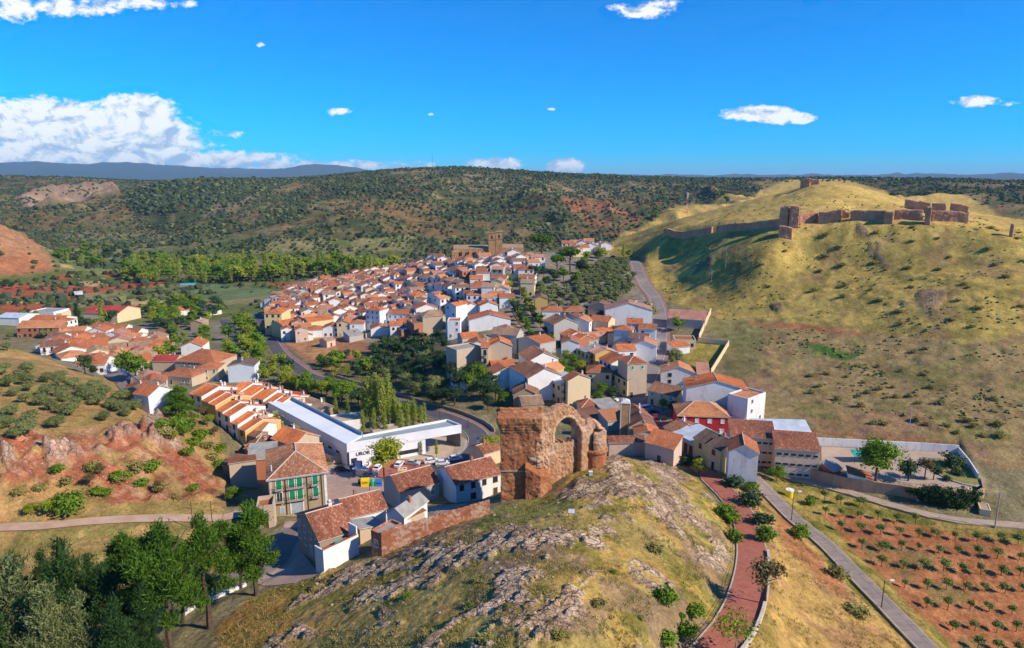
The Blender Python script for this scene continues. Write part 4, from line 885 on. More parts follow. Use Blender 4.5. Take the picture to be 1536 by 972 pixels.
# avenue trees, both sides
L_, wd_ = ROADLINES['avenue']; items = []
for i in range(6, len(L_) - 14, 5):
    d = (L_[i+1] - L_[i-1]).normalized(); nn = Vector((-d.y, d.x, 0))
    for s_ in (-1, 1):
        q = L_[i] + nn * s_ * (wd_/2 + .6); pxx = float(project(q.x, q.y, q.z)[0])
        if random.random() < .8: items.append((random.choice(['yellow','round','round','dark']), q, random.uniform(5.0, 7.5)))
tree_field(items, 'along the avenue', 'avenue trees in the upper town', wide=1.15)
POP = [(487,622,596,'poplar'),(505,630,597,'poplar'),(522,630,596,'poplar'),(548,640,573,'poplar'),(556,642,562,'poplar'),(566,642,560,'poplar'),(575,645,566,'poplar'),(584,640,562,'poplar'),(592,646,585,'poplar'),(600,648,598,'poplar'),(612,650,605,'poplar'),(622,648,598,'poplar'),(637,640,604,'poplar'),(562,655,612,'poplar'),(578,655,610,'poplar'),(545,655,615,'poplar'),(534,600,570,'poplar'),(528,605,578,'poplar'),(630,690-22,640,'poplar'),(655,686,660,'poplar'),(603,672,618,'poplar'),(632,683,661,'poplar')]
tree_field([(k_, (lambda P: P)(at(a, b_)), dz_for(at(a, b_), c)) for a, b_, c, k_ in POP], 'behind and before the long white station', 'poplars around the bus station', wide=.85)
def field(poly, sp, kinds, hr, text, group, seed, maxn=999, wide=1.15, rmin=46, rmax=3000, far=False):
    pts = scatter(poly, sp, seed=seed, maxn=maxn, rmin=rmin, rmax=rmax); g_ = random.Random(seed)
    tree_field([(g_.choice(kinds), P, g_.uniform(*hr)) for P in pts], text, group, wide=wide)
field([(850,448),(845,432),(870,412),(905,395),(942,392),(950,410),(955,430),(945,447),(925,455),(880,468),(862,470)], 5.6, ['olive'], (4.4,5.6), 'in the dense grove beside the hill road', 'olive trees in the grove beside the hill road', 3, wide=1.2)
field([(886,478),(905,470),(908,492),(888,492)], 5, ['olive','dark'], (4.5,6), 'behind the dark gable house', 'trees behind the dark gable house', 4)
field([(365,545),(400,530),(415,560),(440,580),(460,590),(440,600),(400,575),(380,575)], 8.5, ['round','yellow','yellow'], (6,9), 'below the main road bend', 'trees below the main road', 5)
field([(330,480),(350,475),(395,500),(400,545),(370,545),(330,540),(345,520)], 9, ['round','round','yellow'], (7,11), 'beside the valley track', 'trees beside the valley track', 6)
field([(215,470),(250,458),(330,462),(335,480),(300,490),(268,500),(255,520),(230,500)], 10.5, ['round','yellow','round','dark'], (7,11), 'in the valley town', 'trees in the valley town', 7)
field([(255,520),(300,500),(330,505),(335,525),(300,530),(265,525)], 11, ['round','yellow'], (6,9), 'beside the valley lawn', 'trees beside the valley lawn', 8)
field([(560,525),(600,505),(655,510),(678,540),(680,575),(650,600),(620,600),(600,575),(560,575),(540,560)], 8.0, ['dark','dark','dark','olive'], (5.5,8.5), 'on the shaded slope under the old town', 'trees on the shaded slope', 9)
field([(690,590),(700,570),(720,562),(738,580),(768,600),(760,610),(735,600),(730,625),(700,615)], 7.0, ['dark','dark','round'], (5.5,9), 'under the white terrace with a pool', 'trees under the pool terrace', 10)
field([(620,600),(690,585),(700,615),(660,615),(630,605)], 7.5, ['dark'], (6,9), 'above the main road wall', 'trees above the main road wall', 11)
field([(420,520),(435,535),(470,560),(530,580),(560,590),(560,600),(500,575),(440,545)], 9, ['round','yellow','dark','darkshrub'], (4,7), 'along the verge of the main road', 'trees along the main road verge', 12)
field([(440,590),(480,588),(520,600),(560,612),(600,628),(640,636),(660,640),(640,648),(560,625),(500,605),(450,600)], 8, ['round','yellow','dark','poplar'], (6,9), 'on the inner verge above the station', 'trees on the inner verge above the station', 22)
field([(420,560),(450,575),(480,590),(470,600),(430,588),(400,575)], 7, ['yellow','shrub','greenshrub'], (2,5), 'on the dry bank above the terraces', 'bushes on the dry bank', 23)
field([(470,540),(520,535),(560,545),(560,575),(520,572),(480,558)], 8.5, ['dark','yellow','round','greenshrub'], (4,7), 'below the ploughed brown field', 'trees below the ploughed brown field', 24)
field([(415,548),(450,577),(500,592),(560,606),(600,620),(590,630),(540,618),(480,604),(425,582)], 7.5, ['round','yellow','dark','round'], (7,10.5), 'below the long bend of main road', 'trees below the long bend of main road', 25)
field([(798,425),(845,430),(852,470),(838,482),(815,462)], 7, ['olive','dark','olive'], (4.5,6.5), 'between the avenue and the olive grove', 'trees between the avenue and the olive grove', 26)
field([(240,590),(262,600),(300,640),(330,670),(335,690),(300,680),(262,640),(240,620)], 6.5, ['rust','greenshrub','greenshrub','round','shrub'], (2.5,5.5), 'in the thicket on the cliff edge', 'shrubs on the cliff edge', 13)
field([(100,700),(150,700),(240,700),(250,740),(200,752),(130,750)], 7.5, ['greenshrub','shrub','rust'], (1.6,3.6), 'under the red cliff', 'shrubs under the red cliff', 14)
field([(180,425),(255,428),(330,430),(400,424),(470,418),(560,412),(600,405),(560,402),(480,400),(400,400),(330,398),(200,400),(190,415)], 16, ['poplar','poplar','poplar','round','yellow'], (12,21), 'in the belt across the valley floor', 'trees in the valley belt', 15, rmax=1300, maxn=200, wide=1.3)
field([(60,395),(130,370),(200,380),(330,395),(330,402),(200,400),(100,402)], 26, ['round','dark','poplar'], (9,15), 'on the far valley floor', 'trees on the far valley floor', 16, rmax=1800, maxn=60, wide=1.4)
for i,(a,b_,c,k_) in enumerate([(155,492,448,'poplar'),(118,492,454,'cypress'),(165,490,462,'dark'),(130,500,475,'dark'),(145,497,478,'round'),(112,500,480,'dark'),(36,484,463,'round'),(57,478,464,'round'),(72,478,466,'round'),(50,505,486,'round'),(66,508,490,'olive'),(265,462,440,'round'),(272,455,438,'yellow'),(290,455,440,'dark'),(205,572,524,'round'),(222,560,540,'round'),(10,430,418,'dark'),(5,432,420,'dark'),(18,434,421,'dark'),(33,432,422,'round'),(53,432,424,'round'),(80,430,424,'round'),(105,510,497,'dark'),(128,560,530,'dark'),(140,565,545,'dark'),(183,560,533,'round'),(240,545,515,'yellow'),(258,540,510,'round')]): VT = globals().get('VT', []) + [(k_, at(a, b_), dz_for(at(a, b_), c))]
tree_field(VT, 'scattered round the left valley town', 'scattered trees in the left valley town', wide=1.15)
# shrubs on the castle hill, the nearest ones singly
castle_sh = [(1217,565),(1240,562),(1262,551),(1270,566),(1285,550),(1317,551),(1325,560),(1351,557),(1387,563),(1295,575),(1300,590),(1320,585),(1340,582),(1230,580),(1218,590),(1288,595),(1345,597),(1290,610),(1365,595),(1378,606),(1395,583),(1388,560),(1310,636),(1325,637),(1375,632),(1390,638),(1436,650),(1462,640),(1475,655),(1497,638),(1450,632),(1500,655),(1410,606),(1255,600),(1300,553),(1420,640),(1490,600),(1372,529),(1388,524)]
tree_field([('shrub', at(a, b_), random.uniform(1.1, 1.9)) for a, b_ in castle_sh], 'in the brown field above the yard', 'dry shrubs in the brown field', wide=1.25)
field([(1180,370),(1300,335),(1536,345),(1536,520),(1350,495),(1180,450),(1060,400)], 17, ['shrub'], (1.2,2.3), 'on the castle slope', 'dry shrubs on the castle slope', 17, maxn=85, wide=1.5)
field([(760,860),(1000,850),(1060,900),(1040,972),(700,972),(560,900)], 8.5, ['shrub','greenshrub'], (.5,1.3), 'on the near rocky hill', 'low shrubs on the near rocky hill', 18, maxn=34, wide=1.2)
TH = [('rust',240,614,3.6),('round',255,628,4.6),('greenshrub',262,642,3.2),('rust',286,640,4.4),('greenshrub',300,655,3.0),('yellow',312,640,4.2),('greenshrub',292,668,2.8),('round',276,656,3.6),('shrub',318,690,2.6),('greenshrub',330,702,2.8),('shrub',250,652,2.6),('round',236,602,4.0),('rust',302,628,4.0),('yellow',268,616,4.2),('greenshrub',244,640,2.6),('shrub',310,672,2.4),('rust',322,655,3.4),('greenshrub',282,682,2.4),('round',225,600,4.2),('yellow',260,662,3.0)]
tree_field([(k_, at(a, b_), h_) for k_, a, b_, h_ in TH], 'in the thicket between olive slope and terraces', 'thicket between the olive slope and the terraces', wide=1.25)
UC = [('shrub',120,748,2.2),('greenshrub',140,704,2.0),('rust',135,730,3.2),('greenshrub',160,742,1.8),('shrub',205,704,2.4),('greenshrub',228,706,2.6),('shrub',182,722,2.0),('greenshrub',84,708,2.0),('shrub',60,735,1.8),('rust',150,715,3.0),('shrub',240,735,1.8),('greenshrub',290,735,1.8),('shrub',262,748,1.6),('shrub',28,742,1.8),('greenshrub',215,728,2.0),('shrub',100,725,1.8)]
tree_field([(k_, at(a, b_), h_) for k_, a, b_, h_ in UC], 'on the red bank above the dirt road', 'scrub on the red bank', wide=1.3)
# ---------- stuff: groves and scrub on the far hills, tufts of grass
def far_points():
    out = []; sc_ = []
    # regular olive plots in patches, looser scrub elsewhere
    gx = np.arange(-1500, 1900, 8.2); gy = np.arange(430, 2150, 8.2); A, B = np.meshgrid(gx, gy); A = A.ravel(); B = B.ravel()
    th = .35; A2 = A * math.cos(th) - B * math.sin(th) * .2; B2 = B
    x_ = A + RNG.uniform(-1.2, 1.2, len(A)); y_ = B + RNG.uniform(-1.2, 1.2, len(A))
    rad = np.hypot(x_, y_); az = np.abs(np.arctan2(x_, y_)); ok = (az < R(44)) & (rad > 480) & (rad < 2350)
    x_, y_ = x_[ok], y_[ok]; z_ = hz(x_, y_); px_, py_ = project(x_, y_, z_)
    val_ = (z_ < 6) & (px_ < 560); kind_n = fbm(x_, y_, 90, 5, 121); patch = fbm(x_, y_, 130, 3, 201); bare = fbm(x_, y_, 170, 4, 125)
    dens = np.where(patch > .5, .86, .62) + (kind_n > .53) * .35 - (bare > .60) * .5
    dens = np.where(val_, np.where(fbm(x_, y_, 70, 3, 203) > .50, .75, .12), dens)
    nearv = rad[ok] < 690; rd_ = np.hypot(x_, y_); nearv = rd_ < 690; dens = np.where(nearv, np.where((px_ < 430) & (z_ < 8) & (py_ < 472), np.where(fbm(x_, y_, 60, 3, 209) > .45, .75, .1), 0), dens); castle_m = hz(x_, y_, castle); dens = dens * (.35 + 1.3 * sstep(.36, .60, fbm(x_, y_, 38, 4, 207))); dens = np.maximum(dens, hz(x_, y_, scarp_shade) * 1.0); dens = dens * (castle_m < .3) * (hz(x_, y_, leftcliff) < .3)  # escarpment packed with scrub, which also stands in for its shade
    redhill = inpoly(px_, py_, [(-100,335),(0,335),(40,350),(85,395),(60,410),(-100,412)]); dens = np.where(redhill, .12, dens)
    k_ = RNG.uniform(size=len(x_)) < dens; x_, y_, z_ = x_[k_], y_[k_], z_[k_]
    jit = np.where((fbm(x_, y_, 130, 3, 201) > .5), .8, 4.5); x_ = x_ + RNG.uniform(-1, 1, len(x_)) * jit; y_ = y_ + RNG.uniform(-1, 1, len(x_)) * jit
    s_ = .9 + 2.4 * RNG.uniform(0, 1, len(x_)) ** 1.6 + (RNG.uniform(size=len(x_)) < .10) * 1.8 + (kind_n[k_] > .55) * .7 + hz(x_, y_, scarp_shade) * 1.6; return np.stack([x_, y_, hz(x_, y_) - .3], -1), s_
pts, ss = far_points(); print('far trees', len(pts))
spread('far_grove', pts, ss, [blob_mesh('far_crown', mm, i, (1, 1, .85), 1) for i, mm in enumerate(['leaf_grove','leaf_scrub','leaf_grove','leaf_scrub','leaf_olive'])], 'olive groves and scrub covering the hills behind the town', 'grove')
def plateau_points():
    n = 16000; r_ = RNG.uniform(1900, 4200, n); a = RNG.uniform(-R(42), R(42), n); x_ = np.sin(a) * r_; y_ = np.cos(a) * r_
    return np.stack([x_, y_, hz(x_, y_) - .3], -1), RNG.uniform(2.2, 4.2, n)
pts, ss = plateau_points()
spread('plateau_scrub', pts, ss, [blob_mesh('scrub_crown', mm, i + 9, (1, 1, .75), 1) for i, mm in enumerate(['leaf_scrub','leaf_dusk'])], 'dark holm oak scrub on the plateau skyline', 'scrub')
def tuft_mesh(name, m, seed, n=12, h=.35, w_=.05, sp=.22):
    g_ = random.Random(seed); mb = MB()
    for _ in range(n):
        a = g_.uniform(0, 6.28); x_, y_ = g_.gauss(0, sp), g_.gauss(0, sp); lx, ly = math.cos(a) * w_, math.sin(a) * w_; tx, ty = g_.gauss(0, .12), g_.gauss(0, .12)
        mb.face([(x_ - lx, y_ - ly, -.05), (x_ + lx, y_ + ly, -.05), (x_ + tx, y_ + ty, h * g_.uniform(.5, 1.1))])
    me = mb.mesh(name); a = me.color_attributes.new('clump', 'FLOAT_COLOR', 'POINT')
    for i, d in enumerate(a.data): q = (i // 3 * .37) % 1 * .8; d.color = (q, q, q, 1)
    me.materials.append(M[m]); return me
def ground_points(n, rmin, rmax, density, amax=42):
    r_ = np.exp(RNG.uniform(math.log(rmin), math.log(rmax), n)); a = RNG.uniform(-R(amax), R(amax), n); x_ = np.sin(a) * r_; y_ = np.cos(a) * r_
    i = np.clip(((a - AZ[0]) / (AZ[1] - AZ[0])).astype(int), 0, NA - 1); j = np.searchsorted(RR, r_).clip(0, NR - 1)
    k_ = RNG.uniform(size=n) < density[i, j]; x_, y_ = x_[k_], y_[k_]; return np.stack([x_, y_, hz(x_, y_)], -1)
inb = ((PY > 560) | (PX > 950)).astype(float)
soft = (1 - ROADMASK) * (1 - .9 * rock) * (1 - .7 * cliff)
D1 = np.clip(z_fore + straw_r + lh + lowg + lowl + edge_o * .7, 0, 1) * soft * sstep(.42, .6, fbm(X, Y, 4, 3, 211)); D1 = D1 * (1 - orch * .95 * (1 - edge_o))
pts = ground_points(60000, 62, 260, D1); print('tufts', len(pts))
spread('grass', pts, RNG.uniform(.45, 1.15, len(pts)), [tuft_mesh('tuft', 'leaf_grass', 1), tuft_mesh('tuft_dry', 'leaf_shrub', 2), tuft_mesh('tuft_green', 'leaf_grass', 3), tuft_mesh('tuft_low', 'leaf_pale', 4, 9, .25)], 'dry grass tufts over the near hills', 'grass')
D2 = castle * (1 - ROADMASK) * (RG > 200) * (RG < 520) * sstep(.45, .62, fbm(X, Y, 13, 4, 213)) * (1 - zone(COMPpx, 0, 1) if False else 1)
pts = ground_points(20000, 200, 520, D2, 44)
spread('low_scrub', pts, RNG.uniform(.18, .75, len(pts)) ** 1.3, [blob_mesh('low_scrub_ball', mm, i + 30, (1, 1, .6), 1, .3) for i, mm in enumerate(['leaf_shrub','leaf_shrub','leaf_pale','leaf_olive'])], 'low dry scrub dotted over the castle hill', 'scrub')
def rock_mesh(name, seed):
    bm = bmesh.new(); bmesh.ops.create_icosphere(bm, subdivisions=1, radius=1); g_ = random.Random(seed)
    for v in bm.verts: v.co = Vector((v.co.x * g_.uniform(.7, 1.2), v.co.y * g_.uniform(.6, 1.1), v.co.z * g_.uniform(.4, .75)))
    me = bpy.data.meshes.new(name); bm.to_mesh(me); bm.free(); me.materials.append(M['stone_grey']); return me
simple('stone_grey', (.44,.35,.26), c2=(.27,.205,.15), scale=1.2, bump=.5, coord='pos')
pts = ground_points(36000, 62, 240, np.clip(rock * .13 + z_fore * .02 + cliff * .12 + cliff2 * .4, 0, 1) * (1 - ROADMASK)); print('stones', len(pts))
spread('loose_stones', pts, RNG.uniform(.10, .5, len(pts)) ** 1.5 * 1.15, [rock_mesh('stone', i) for i in range(4)], 'loose grey stones strewn over the rocky hill', 'stones')
print('vegetation', time.time() - T0)
# ------------------------------------------------------------------ building materials
def plaster(name, c, dirt=(.30,.24,.18), amt=.35, rough=.9):
    t, b = mat(name); oi = t.new('ShaderNodeObjectInfo'); p = t.new('ShaderNodeNewGeometry').outputs['Position']
    mp = t.new('ShaderNodeMapping'); mp.inputs['Scale'].default_value = (1, 1, .35); t.put(mp.inputs[0], p)
    n = t.noise(mp.outputs[0], .55, 6, .68); n2 = t.noise(p, 3.0, 4, .6)
    f = t.math('MULTIPLY', t.mapr(n, .50, .78), amt); c1 = t.mix(f, c, dirt)
    c1 = t.mix(1.0, c1, t.mix(t.mapr(n2, .3, .7), (.88,.88,.88), (1.04,1.04,1.04)), 'MULTIPLY')
    t.put(b.inputs['Base Color'], c1); t.put(b.inputs['Normal'], t.bump(t.noise(p, 2.2, 4, .6), .15, .05)); b.inputs['Roughness'].default_value = rough
plaster('white', (.80,.79,.76), amt=.34); plaster('white_worn', (.76,.74,.71), amt=.65); plaster('cream', (.70,.56,.34), amt=.25); plaster('ochre', (.66,.42,.14), amt=.3)
plaster('beige', (.54,.42,.30), amt=.3); plaster('tan_dark', (.36,.27,.19), amt=.35); plaster('pinkish', (.66,.48,.38), amt=.55); plaster('crimson', (.50,.035,.05), (.3,.03,.04), .3)
plaster('greyish', (.46,.43,.39), amt=.4); plaster('yellow', (.76,.58,.28), amt=.2); plaster('brickred', (.42,.16,.085), amt=.4); plaster('redwall', (.36,.05,.035), amt=.2)
plaster('stone_tan', (.42,.31,.20), (.22,.16,.11), .7); plaster('old_stone', (.40,.235,.13), (.25,.13,.08), .8); plaster('paleblue', (.66,.72,.78), amt=.2)
simple('trim_white', (.82,.81,.79), scale=2, bump=0); simple('glass', (.03,.035,.045), rough=.15, spec=.5, bump=0, var=.1)
simple('shutter_green', (.01,.26,.11), rough=.6, bump=0); simple('shutter_teal', (.06,.42,.42), rough=.6, bump=0); simple('wood_brown', (.13,.055,.03), rough=.6, bump=.1); simple('metal_grey', (.36,.42,.48), rough=.45, bump=0, spec=.4)
simple('zinc', (.55,.60,.65), rough=.5, scale=.3, bump=0, spec=.4); simple('dark_metal', (.035,.035,.04), rough=.5, bump=0); simple('blue_metal', (.10,.20,.34), rough=.5, bump=0); simple('fibre_grey', (.34,.33,.31), c2=(.22,.21,.19), scale=.6, bump=.25)
simple('concrete', (.47,.40,.31), c2=(.36,.30,.23), scale=.5, bump=.2); simple('concrete_dark', (.25,.235,.22), scale=.4, bump=.2); simple('teal_cloth', (.03,.36,.33), bump=0); simple('chimney_plaster', (.64,.54,.44), bump=.1); simple('terrace_red', (.36,.13,.07), scale=1, bump=.1)
def tiles(name, c1, c2, c3, seed=0.0):
    t, b = mat(name); u = t.new('ShaderNodeUVMap').outputs[0]; oi = t.new('ShaderNodeObjectInfo'); pw = t.new('ShaderNodeNewGeometry').outputs['Position']
    mp = t.new('ShaderNodeMapping'); mp.inputs['Scale'].default_value = (1/.26, 1/.42, 1); t.put(mp.inputs[0], u)
    fl = t.vmath('FLOOR', mp.outputs[0]); wn = t.new('ShaderNodeTexWhiteNoise', noise_dimensions='3D')
    ad = t.vmath('ADD', fl, None); t.put(ad.node.inputs[1], (seed, 3.1, seed)); t.put(wn.inputs['Vector'], ad)
    n = t.noise(pw, .45, 5, .7); n3 = t.noise(pw, 1.7, 3, .6)
    col_ = t.ramp(t.math('ADD', t.math('MULTIPLY', wn.outputs[0], .65), t.math('MULTIPLY', n3, .45), clamp=True), [(.05, c3), (.38, c1), (.62, c1), (.95, c2)])
    dk = t.mix(t.mapr(n, .50, .72), (1,1,1), (.60,.58,.60)); col_ = t.mix(1.0, col_, dk, 'MULTIPLY')
    tn = t.mix(t.math('ADD', t.math('MULTIPLY', oi.outputs['Random'], .5), t.mapr(t.noise(pw, .11, 2, .5), .35, .65, 0, .5)), (.70,.66,.66), (1.15,1.12,1.08)); col_ = t.mix(1.0, col_, tn, 'MULTIPLY')
    t.put(b.inputs['Base Color'], col_); b.inputs['Roughness'].default_value = .85
    s1 = t.new('ShaderNodeSeparateXYZ'); t.put(s1.inputs[0], u)
    wv = t.math('ABSOLUTE', t.math('SINE', t.math('MULTIPLY', s1.outputs[0], math.pi / .26))); sv_ = t.math('FRACT', t.math('MULTIPLY', s1.outputs[1], 1/.42))
    t.put(b.inputs['Normal'], t.bump(t.math('ADD', wv, t.math('MULTIPLY', sv_, .35)), .8, .07))
tiles('tile_orange', (.54,.165,.058), (.66,.27,.11), (.38,.095,.035)); tiles('tile_terra', (.42,.145,.065), (.54,.24,.12), (.27,.095,.05)); tiles('tile_brown', (.25,.125,.08), (.38,.20,.13), (.15,.075,.05))
tiles('tile_mixed', (.36,.135,.075), (.60,.33,.21), (.17,.075,.05)); tiles('tile_pink', (.52,.25,.17), (.60,.33,.24), (.42,.18,.12)); tiles('tile_red', (.50,.07,.06), (.56,.12,.09), (.40,.05,.05)); tiles('tile_tan', (.40,.255,.15), (.50,.36,.24), (.28,.17,.10)); tiles('tile_dark', (.16,.11,.085), (.24,.17,.13), (.10,.07,.055)); tiles('tile_light_orange', (.60,.26,.11), (.68,.36,.19), (.45,.17,.08))
# ------------------------------------------------------------------ windows, doors
_wm = {}
def window_mesh(style):
    if style in _wm: return _wm[style]
    fr, pane = {'white':('trim_white','glass'),'brown':('wood_brown','glass'),'green':('trim_white','shutter_green'),'teal':('trim_white','shutter_teal'),'blank':('trim_white','trim_white'),'dark':('dark_metal','glass')}[style]
    f = MB(); t_ = .12
    for a in ((-.5-t_, -.08, .5+t_, .0), (-.5-t_, 1.0, .5+t_, 1.0+t_*.8), (-.5-t_, 0, -.5, 1.0), (.5, 0, .5+t_, 1.0)): f.box(a[0], -.07, a[1], a[2], .02, a[3], 0, ('k',))
    f.box(-.66, -.15, -.09, .66, .0, -.005, 0, ('k',))
    f.face([(-.5,-.02,0),(.5,-.02,0),(.5,-.02,1),(-.5,-.02,1)], 1)
    if style in ('white','brown','dark'): f.box(-.03, -.05, 0, .03, -.02, 1, 0, ('k',))
    if style == 'teal': f.face([(-.44,-.035,.45),(.44,-.035,.45),(.44,-.035,.97),(-.44,-.035,.97)], 1)
    me = f.mesh('window_' + style); me.materials.append(M[fr]); me.materials.append(M[pane]); _wm[style] = me; return me
def door_mesh(style='brown'):
    k_ = 'd' + style
    if k_ in _wm: return _wm[k_]
    f = MB(); f.box(-.58, -.06, 0, -.5, .02, 1.04, 0, ('k',)); f.box(.5, -.06, 0, .58, .02, 1.04, 0, ('k',)); f.box(-.58, -.06, 1.04, .58, .02, 1.1, 0, ('k',)); f.face([(-.5,-.015,0),(.5,-.015,0),(.5,-.015,1.04),(-.5,-.015,1.04)], 1)
    me = f.mesh('door'); me.materials.append(M['trim_white' if style != 'brown' else 'chimney_plaster']); me.materials.append(M[{'brown':'wood_brown','blue':'blue_metal','grey':'metal_grey','green':'shutter_green','dark':'dark_metal'}[style]]); _wm[k_] = me; return me
def opening(name, me, parent, p, rz, w_, h_):
    o = bpy.data.objects.new(name, me); COL.objects.link(o); o.parent = parent; o.location = p; o.rotation_euler = (0, 0, rz); o.scale = (w_, .9, h_); return o
def balcony(parent, p, rz, w_, dep=.7):
    mb = MB(); mb.box(-w_/2, -dep, -.12, w_/2, .02, 0, 0)
    n = int(w_ / .18)
    for i in range(n + 1): x_ = -w_/2 + w_ * i / n; mb.box(x_-.015, -dep, 0, x_+.015, -dep+.03, .95, 1)
    mb.box(-w_/2, -dep, .92, w_/2, -dep+.04, .98, 1)
    for s_ in (-1, 1):
        mb.box(s_*w_/2-.02, -dep, .92, s_*w_/2+.02, 0, .98, 1)
        for q in (.2, .45): mb.box(s_*w_/2-.015, -dep+q, 0, s_*w_/2+.015, -dep+q+.03, .92, 1)
    o = mb.build('balcony', ['concrete', 'dark_metal'], parent); o.location = p; o.rotation_euler = (0, 0, rz); return o
# ------------------------------------------------------------------ roofs
def roof_faces(w_, d, rise, typ, ridge, ov):
    """planes as (corner list); first edge is the eave"""
    hw, hd = w_/2 + ov, d/2 + ov
    if typ == 'flat': return []
    if typ == 'shed_back': k_ = rise / d; return [[(-hw,-hd,-k_*ov),(hw,-hd,-k_*ov),(hw,hd,rise+k_*ov),(-hw,hd,rise+k_*ov)]]
    if typ == 'shed_left': k_ = rise / w_; return [[(hw,-hd,-k_*ov),(hw,hd,-k_*ov),(-hw,hd,rise+k_*ov),(-hw,-hd,rise+k_*ov)]]
    if typ == 'shed_right': k_ = rise / w_; return [[(-hw,hd,-k_*ov),(-hw,-hd,-k_*ov),(hw,-hd,rise+k_*ov),(hw,hd,rise+k_*ov)]]
    if typ == 'shed_front': k_ = rise / d; return [[(hw,hd,-k_*ov),(-hw,hd,-k_*ov),(-hw,-hd,rise+k_*ov),(hw,-hd,rise+k_*ov)]]
    if typ == 'gable' and ridge == 'x':
        e = -rise / (d/2) * ov; return [[(-hw,-hd,e),(hw,-hd,e),(hw,0,rise),(-hw,0,rise)], [(hw,hd,e),(-hw,hd,e),(-hw,0,rise),(hw,0,rise)]]
    if typ == 'gable':
        e = -rise / (w_/2) * ov; return [[(hw,-hd,e),(hw,hd,e),(0,hd,rise),(0,-hd,rise)], [(-hw,hd,e),(-hw,-hd,e),(0,-hd,rise),(0,hd,rise)]]
    if typ == 'hip':
        if w_ >= d: e = -rise/(d/2)*ov; r_ = max(.2, (w_ - d)/2); a, b_ = (-r_, 0, rise), (r_, 0, rise)
        else: e = -rise/(w_/2)*ov; r_ = max(.2, (d - w_)/2); a, b_ = (0, -r_, rise), (0, r_, rise)
        c = [(-hw,-hd,e),(hw,-hd,e),(hw,hd,e),(-hw,hd,e)]
        if w_ >= d: return [[c[0],c[1],b_,a],[c[1],c[2],b_],[c[2],c[3],a,b_],[c[3],c[0],a]]
        return [[c[0],c[1],a],[c[1],c[2],b_,a],[c[2],c[3],b_],[c[3],c[0],a,b_]]
def add_plane(mb, P, near, th=.16, uo=0.0):
    P = [Vector(q) for q in P]; U_ = (P[1] - P[0]); L = U_.length; U_.normalize(); Nn = U_.cross(P[-1] - P[0]).normalized(); Vv = Nn.cross(U_)
    uv = [((q - P[0]).dot(U_) + uo, (q - P[0]).dot(Vv) + uo) for q in P]
    if near:
        wv = .26; n = max(2, int(L / wv)); n2 = n * 4; pl = [((q - P[0]).dot(U_), (q - P[0]).dot(Vv)) for q in P]
        def span(u_):
            vs = []
            for i in range(len(pl)):
                (u0, v0), (u1, v1) = pl[i], pl[(i+1) % len(pl)]
                if abs(u1 - u0) > 1e-6 and min(u0, u1) - 1e-6 <= u_ <= max(u0, u1) + 1e-6: vs.append(v0 + (v1 - v0) * (u_ - u0) / (u1 - u0))
            return (min(vs), max(vs)) if vs else (0, 0)
        prev = None
        for i in range(n2 + 1):
            u_ = L * i / n2; u_c = min(max(u_, 1e-4), L - 1e-4); lo, hi = span(u_c); off = Nn * (.075 * abs(math.sin(math.pi * i / 4)))
            cur = (P[0] + U_ * u_ + Vv * lo + off, P[0] + U_ * u_ + Vv * hi + off, (u_ + uo, lo + uo), (u_ + uo, hi + uo))
            if prev and (cur[0] - cur[1]).length + (prev[0] - prev[1]).length > .05:
                mb.face([prev[0], cur[0], cur[1], prev[1]], 0, [prev[2], cur[2], cur[3], prev[3]])
            prev = cur
    else: mb.face(P, 0, uv)
    Q = [q - Vector((0, 0, th)) for q in P]
    mb.face(Q[::-1], 1)
    for i in range(len(P)):
        j = (i + 1) % len(P); mb.face([Q[i], Q[j], P[j], P[i]], 1)
LAST = []
HOUSES = []          # footprints, kept for spacing
def fit_rect(A, B, h, zb=None):
    z_ = (zb if zb is not None else 20) + h
    for _ in range(14):
        a = at_z(*A, z_); b_ = at_z(*B, z_)
        if zb is not None: break
        m = (a + b_) / 2; z_ += .7 * ((G(m.x, m.y) + h) - z_)
        z_ = min(z_, 97)
    return a, b_, z_ - h
